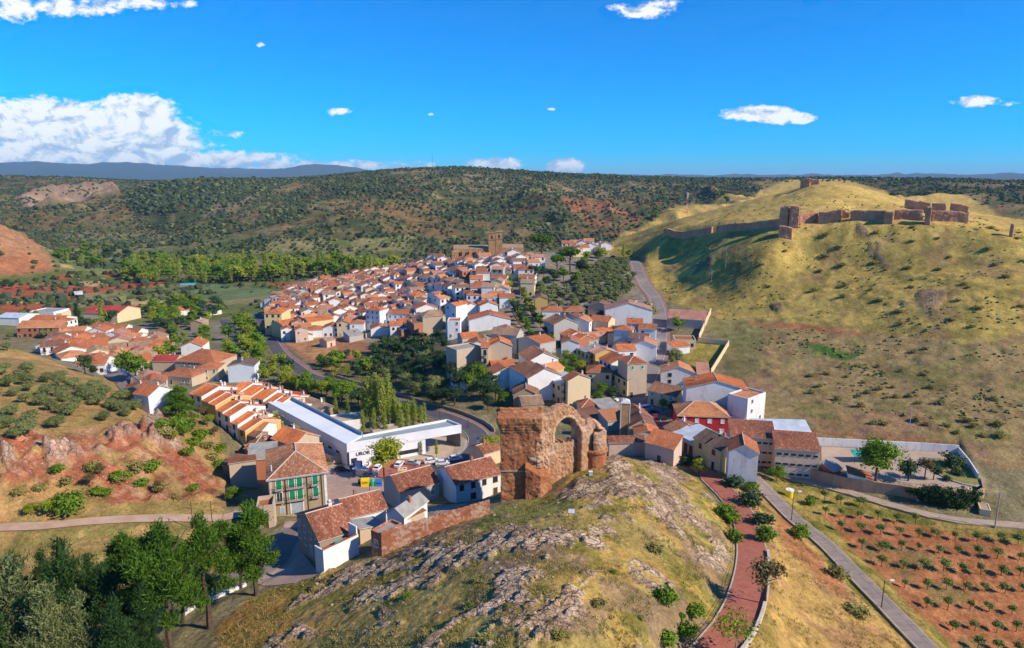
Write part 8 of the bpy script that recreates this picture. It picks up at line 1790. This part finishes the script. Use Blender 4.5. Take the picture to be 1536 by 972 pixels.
# ------------------------------------------------------------------ bins, shelter, signs, posts
def bin_(px, py, m, label, cyl=False, s=1.0):
    P = at(px, py); e = empty('recycling_bin', P, R(8)); tag(e, label, 'bin', 'recycling bins'); b_ = MB(); l = MB()
    if cyl:
        b_.tube((0,0,0),(0,0,1.3*s),.62*s,.62*s,14); l.tube((0,0,1.3*s+.003),(0,0,1.6*s),.60*s,.35*s,14); l.tube((0,0,1.6*s),(0,0,1.72*s),.35*s,.1*s,14)
    else:
        b_.prism([(-.9*s,-.6*s),(.9*s,-.6*s),(.9*s,.6*s),(-.9*s,.6*s)], 0, 1.35*s); l.prism([(-.93*s,-.63*s),(.93*s,-.63*s),(.93*s,.63*s),(-.93*s,.63*s)], 1.353*s, [1.5*s,1.5*s,1.75*s,1.75*s]); l.box(-.6*s,-.66*s,.95*s,.6*s,-.605*s,1.12*s,1)
    b_.build('body', m, e); l.build('lid', [m, 'dark_metal'], e)
bin_(548, 729, 'bin_yellow', 'big yellow recycling bin in the middle of the row', s=1.15); bin_(559, 729, 'bin_green', 'rounded green bottle bank between yellow and blue bins', True, 1.1); bin_(568, 729, 'bin_blue', 'blue paper recycling bin at the right end of the row'); bin_(541, 726, 'paint_green', 'small dark green bin left of the yellow one', s=.7)
bin_(981, 640, 'bin_blue', 'round blue bottle bank by the little red square', True, 1.2); bin_(586, 716, 'bin_blue', 'small blue-black bin beside the tree trunk', s=.5)
def shelter():
    P = at(541, 716); e = empty('bus_shelter', P, R(-15)); tag(e, 'white glazed bus shelter with a blue advert panel near the bins', 'bus shelter')
    m = MB(); m.box(-2,-.9,2.5,2,.9,2.65); m.build('roof','zinc',e); m = MB(); m.box(-1.9,.75,.1,1.9,.82,2.45); m.build('back_panel','trim_white',e); m = MB(); m.box(-1.95,-.7,.2,-1.85,.7,2.3); m.build('advert_panel','sign_blue',e)
    for x_ in (-1.85, 1.85):
        for y_ in (-.8, .8): m = MB(); m.tube((x_,y_,0),(x_,y_,2.5),.05); m.build('post','dark_metal',e)
    P = at(537, 706); e = empty('advert_stand', P, R(-5)); tag(e, 'white board with blue frame standing before the white cars', 'sign'); m = MB(); m.box(-1.3,-.08,.9,1.3,.08,3.0); m.build('frame','sign_blue',e); m = MB(); m.box(-.8,-.1,1.2,.95,-.083,2.8); m.build('panel','trim_white',e); m = MB(); m.tube((-1.1,0,0),(-1.1,0,.9),.05); m.tube((1.1,0,0),(1.1,0,.9),.05); m.build('post','dark_metal',e)
shelter()
def board():
    P = at(604, 714); e = empty('information_board', (P.x, P.y, P.z), R(4)); tag(e, 'white information board with yellow and blue bands in the red car park', 'sign'); 
    m = MB(); m.box(-1.25,-.06,.7,1.25,.06,2.55); m.build('panel','trim_white',e); m = MB(); m.box(-1.1,-.075,1.35,1.1,-.063,1.75); m.build('yellow_band','sign_yellow',e); m = MB(); m.box(-1.1,-.075,.92,1.1,-.063,1.33); m.build('blue_band','sign_blue',e)
    m = MB(); m.box(-.5,-.075,2.1,-.1,-.063,2.4); m.build('red_mark','sign_red',e); m = MB(); m.box(.35,-.075,2.1,.85,-.063,2.4); m.build('blue_mark','sign_blue',e)
    for x_ in (-1, 1): m = MB(); m.tube((x_,.03,0),(x_,.03,.75),.05); m.build('post','zinc',e)
board()
def post(px, py, top, label, m='wood_brown', r=.10, cat='pole', name='utility_pole', arm=None, group=None, lean=0):
    P = at(px, py); h = dz_for(P, top); e = empty(name, P); tag(e, label, cat, group); q = MB(); q.tube((0,0,-.5),(lean,0,h),r,r*.7,8); q.build('shaft', m, e)
    if arm == 'lamp': q = MB(); q.tube((0,0,h-.15),(1.1,-.2,h+.1),.04,n=5); q.build('arm','zinc',e); q = MB(); q.box(.8,-.4,h,1.6,0,h+.16); q.build('lamp_head','trim_white',e)
    if arm == 'cross': q = MB(); q.box(-.8,-.06,h-.5,.8,.06,h-.38); q.build('crossarm','concrete_dark',e); [ (lambda o: o)(MB()) for _ in () ]
    if arm == 'ball': q = MB(); q.tube((0,0,h),(0,0,h+.35),.2,.12,8); q.build('lamp_head','trim_white',e)
    return e
post(1187, 781, 737, 'lamp post left of the concrete lane in front of the yellow tank', arm='lamp'); post(1322, 912, 870, 'lamp post at the left kerb of the concrete lane near bottom edge', arm='lamp'); post(1492, 792, 738, 'grey concrete power pole by the cream pump hut', 'concrete', .16, arm='cross')
post(290, 792, 752, 'left dark pole beside the dirt road', 'wood_brown'); post(319, 790, 752, 'right dark pole beside the dirt road', 'wood_brown'); post(1099, 476, 457, 'dark pole at the corner of the brown field', 'wood_brown'); post(1214, 545, 524, 'thin pole standing in the brown field', 'zinc', .07); post(1364, 642, 612, 'thin dark pole above the white yard wall', 'zinc', .08)
post(653, 703, 688, 'dark bollard post beside the white estate car', 'dark_metal', .12); post(555, 750, 724, 'dark post on the plaza in front of bins', 'dark_metal', .09); post(704, 692, 684, 'rust-brown bollard by the road', 'wood_brown', .15); post(1137, 765, 748, 'dark lamp post beside the red walkway railing', 'dark_metal', .08); post(1067, 422, 404, 'thin pole on the castle slope', 'zinc', .08); post(1218, 346, 334, 'thin pole on upper castle slope', 'zinc', .08)
post(217, 564, 548, 'pale lamp post near the blue fence', 'zinc', .1, arm='ball'); post(147, 558, 543, 'tall pale lamp post by the valley street', 'zinc', .1, arm='ball'); post(660, 628, 612, 'dark lamp post on the outer pavement, left of its twin', 'dark_metal', .09); post(702, 642, 623, 'dark lamp post on the outer pavement, right of its twin', 'dark_metal', .09); post(1088, 405, 368, 'thin white pole above the castle slope path', 'zinc', .06)
for i, (a, b_, c) in enumerate([(1226,716,700),(1250,732,720),(1290,744,734),(1330,757,746),(1410,778,766)]): post(a, b_, c, f'thin fence post, {ordinal(i+1)} from the left along the gravel lane', 'zinc', .04, 'post', 'fence_post', group='fence posts along the gravel lane')
def roadsign():
    P = at(502, 704); e = empty('road_sign', P); tag(e, 'triangular red and white warning sign at the concrete wall corner', 'sign'); q = MB(); q.tube((0,0,0),(0,0,2.6),.04); q.build('post','zinc',e); q = MB(); q.face([(-.6,-.05,1.9),(.6,-.05,1.9),(0,-.05,2.9)]); q.build('rim','sign_red',e); q = MB(); q.face([(-.38,-.06,2.03),(.38,-.06,2.03),(0,-.06,2.66)]); q.build('face','trim_white',e)
    P = at(717, 668); e = empty('road_sign', P); tag(e, 'round purple-blue road sign at the bend', 'sign'); q = MB(); q.tube((0,0,0),(0,0,2.2),.05); q.build('post','zinc',e); q = MB(); q.tube((0,-.06,2.3),(0,-.02,2.3),.5,n=14); q.build('face','sign_blue',e)
    P = at(857, 776); e = empty('lectern_sign', P, R(-10)); tag(e, 'grey lectern sign on two legs at the top of rocky hill', 'sign'); q = MB(); q.prism([(-.5,-.3),(.5,-.3),(.5,.3),(-.5,.3)], [.85,.85,1.25,1.25], [.90,.90,1.30,1.30], bottom=True); q.build('panel','zinc',e)
    for x_ in (-.42, .42): q = MB(); q.box(x_-.04,-.04,-.3,x_+.04,.04,1.05); q.build('leg','dark_metal',e)
    P = at(886, 713); e = empty('electrical_box', P); tag(e, 'small pale box beside the foot of the ruined turret', 'box'); q = MB(); q.box(-.35,-.3,0,.35,.3,.8); q.build('body','zinc',e); q = MB(); q.box(-.4,-.35,.803,.4,.35,.86); q.build('lid','trim_white',e)
    P = at(1184, 745); e = empty('water_tank', P); tag(e, 'bright yellow cylindrical tank with white top beside lamp post', 'tank'); q = MB(); q.tube((0,0,0),(0,0,1.75),1.0,1.0,24); q.build('body','sign_yellow',e); q = MB(); q.tube((0,0,1.753),(0,0,1.95),1.04,1.0,24); q.tube((0,0,1.95),(0,0,2.05),.3,.3,10); q.build('lid','trim_white',e)
roadsign()
# masts
def mast(P, h, label, w_, red=True):
    e = empty('radio_mast', P); tag(e, label, 'mast'); n = max(6, int(h / (w_ * 1.6)))
    for k_ in range(n):
        z0, z1 = h * k_ / n, h * (k_+1) / n; q = MB(); f0, f1 = w_ * (1 - .6*k_/n) / 2, w_ * (1 - .6*(k_+1)/n) / 2
        for sx, sy in ((-1,-1),(1,-1),(1,1),(-1,1)):
            q.tube((sx*f0,sy*f0,z0),(sx*f1,sy*f1,z1),w_*.06,n=4); q.tube((sx*f0,sy*f0,z0),(-sy*f1*1.0,sx*f1,z1),w_*.035,n=3)
        q.build('lattice_section', ('sign_red' if (k_ // 2) % 2 == 0 else 'trim_white') if red else 'dark_metal', e)
    if w_ > 2:
        for z_ in (h*.82, h*.9, h*.97):
            for a in (0, 2.1, 4.2): q = MB(); q.box(-.25,-.25,0,.25,.25,2.2); o = q.build('antenna_panel','trim_white',e); o.location = (math.cos(a)*w_*.5, math.sin(a)*w_*.5, z_-1.5)
mast(at(1030, 320), dz_for(at(1030, 320), 288), 'red and white lattice telecom mast behind the castle hill shoulder', 2.4)
for px_, tp, wd_m, red in ((636,238,1.6,True),(651.5,230,1.5,False)):
    d_ = 1960.0; x_ = math.tan(math.atan((px_-768)/F)) * d_; P = Vector((x_, d_, G(x_, d_))); mast(P, dz_for(P, tp), 'thin dark antenna mast on skyline' if not red else 'red and white antenna mast on the skyline', wd_m, red)
# blue railings in the valley town
def bluefence():
    a, b_ = at(180, 556), at(215, 580); e = empty('blue_fence', a); tag(e, 'bright blue railing fence along the valley street', 'fence'); n = 26
    for i in range(n): p = a.lerp(b_, i/n) - a; q = MB(); q.box(p.x-.25,p.y-.1,p.z,p.x+.25,p.y+.1,p.z+1.6); q.build('panel','bin_blue',e)
bluefence()
print('objects', len(bpy.data.objects), time.time() - T0)
# ------------------------------------------------------------------ air
def haze():
    m = bpy.data.materials.new('air'); m.use_nodes = True; t = NT(m.node_tree); t.n.clear(); o = t.new('ShaderNodeOutputMaterial'); v = t.new('ShaderNodeVolumePrincipled')
    v.inputs['Color'].default_value = (.45, .72, 1.0, 1); v.inputs['Density'].default_value = HAZE; v.inputs['Anisotropy'].default_value = .0
    t.l.new(v.outputs[0], o.inputs['Volume']); mb = MB(); zt_ = max(CAMZ, float(Z.max())) + 60; mb.box(-36000, -3000, float(Z.min()) - 40, 36000, 36500, zt_)
    me = mb.mesh('haze'); me.materials.append(m); ob = link('haze', me); tag(ob, 'faint blue haze over the far hills', kind='stuff')
HAZE = 0.00004
haze()
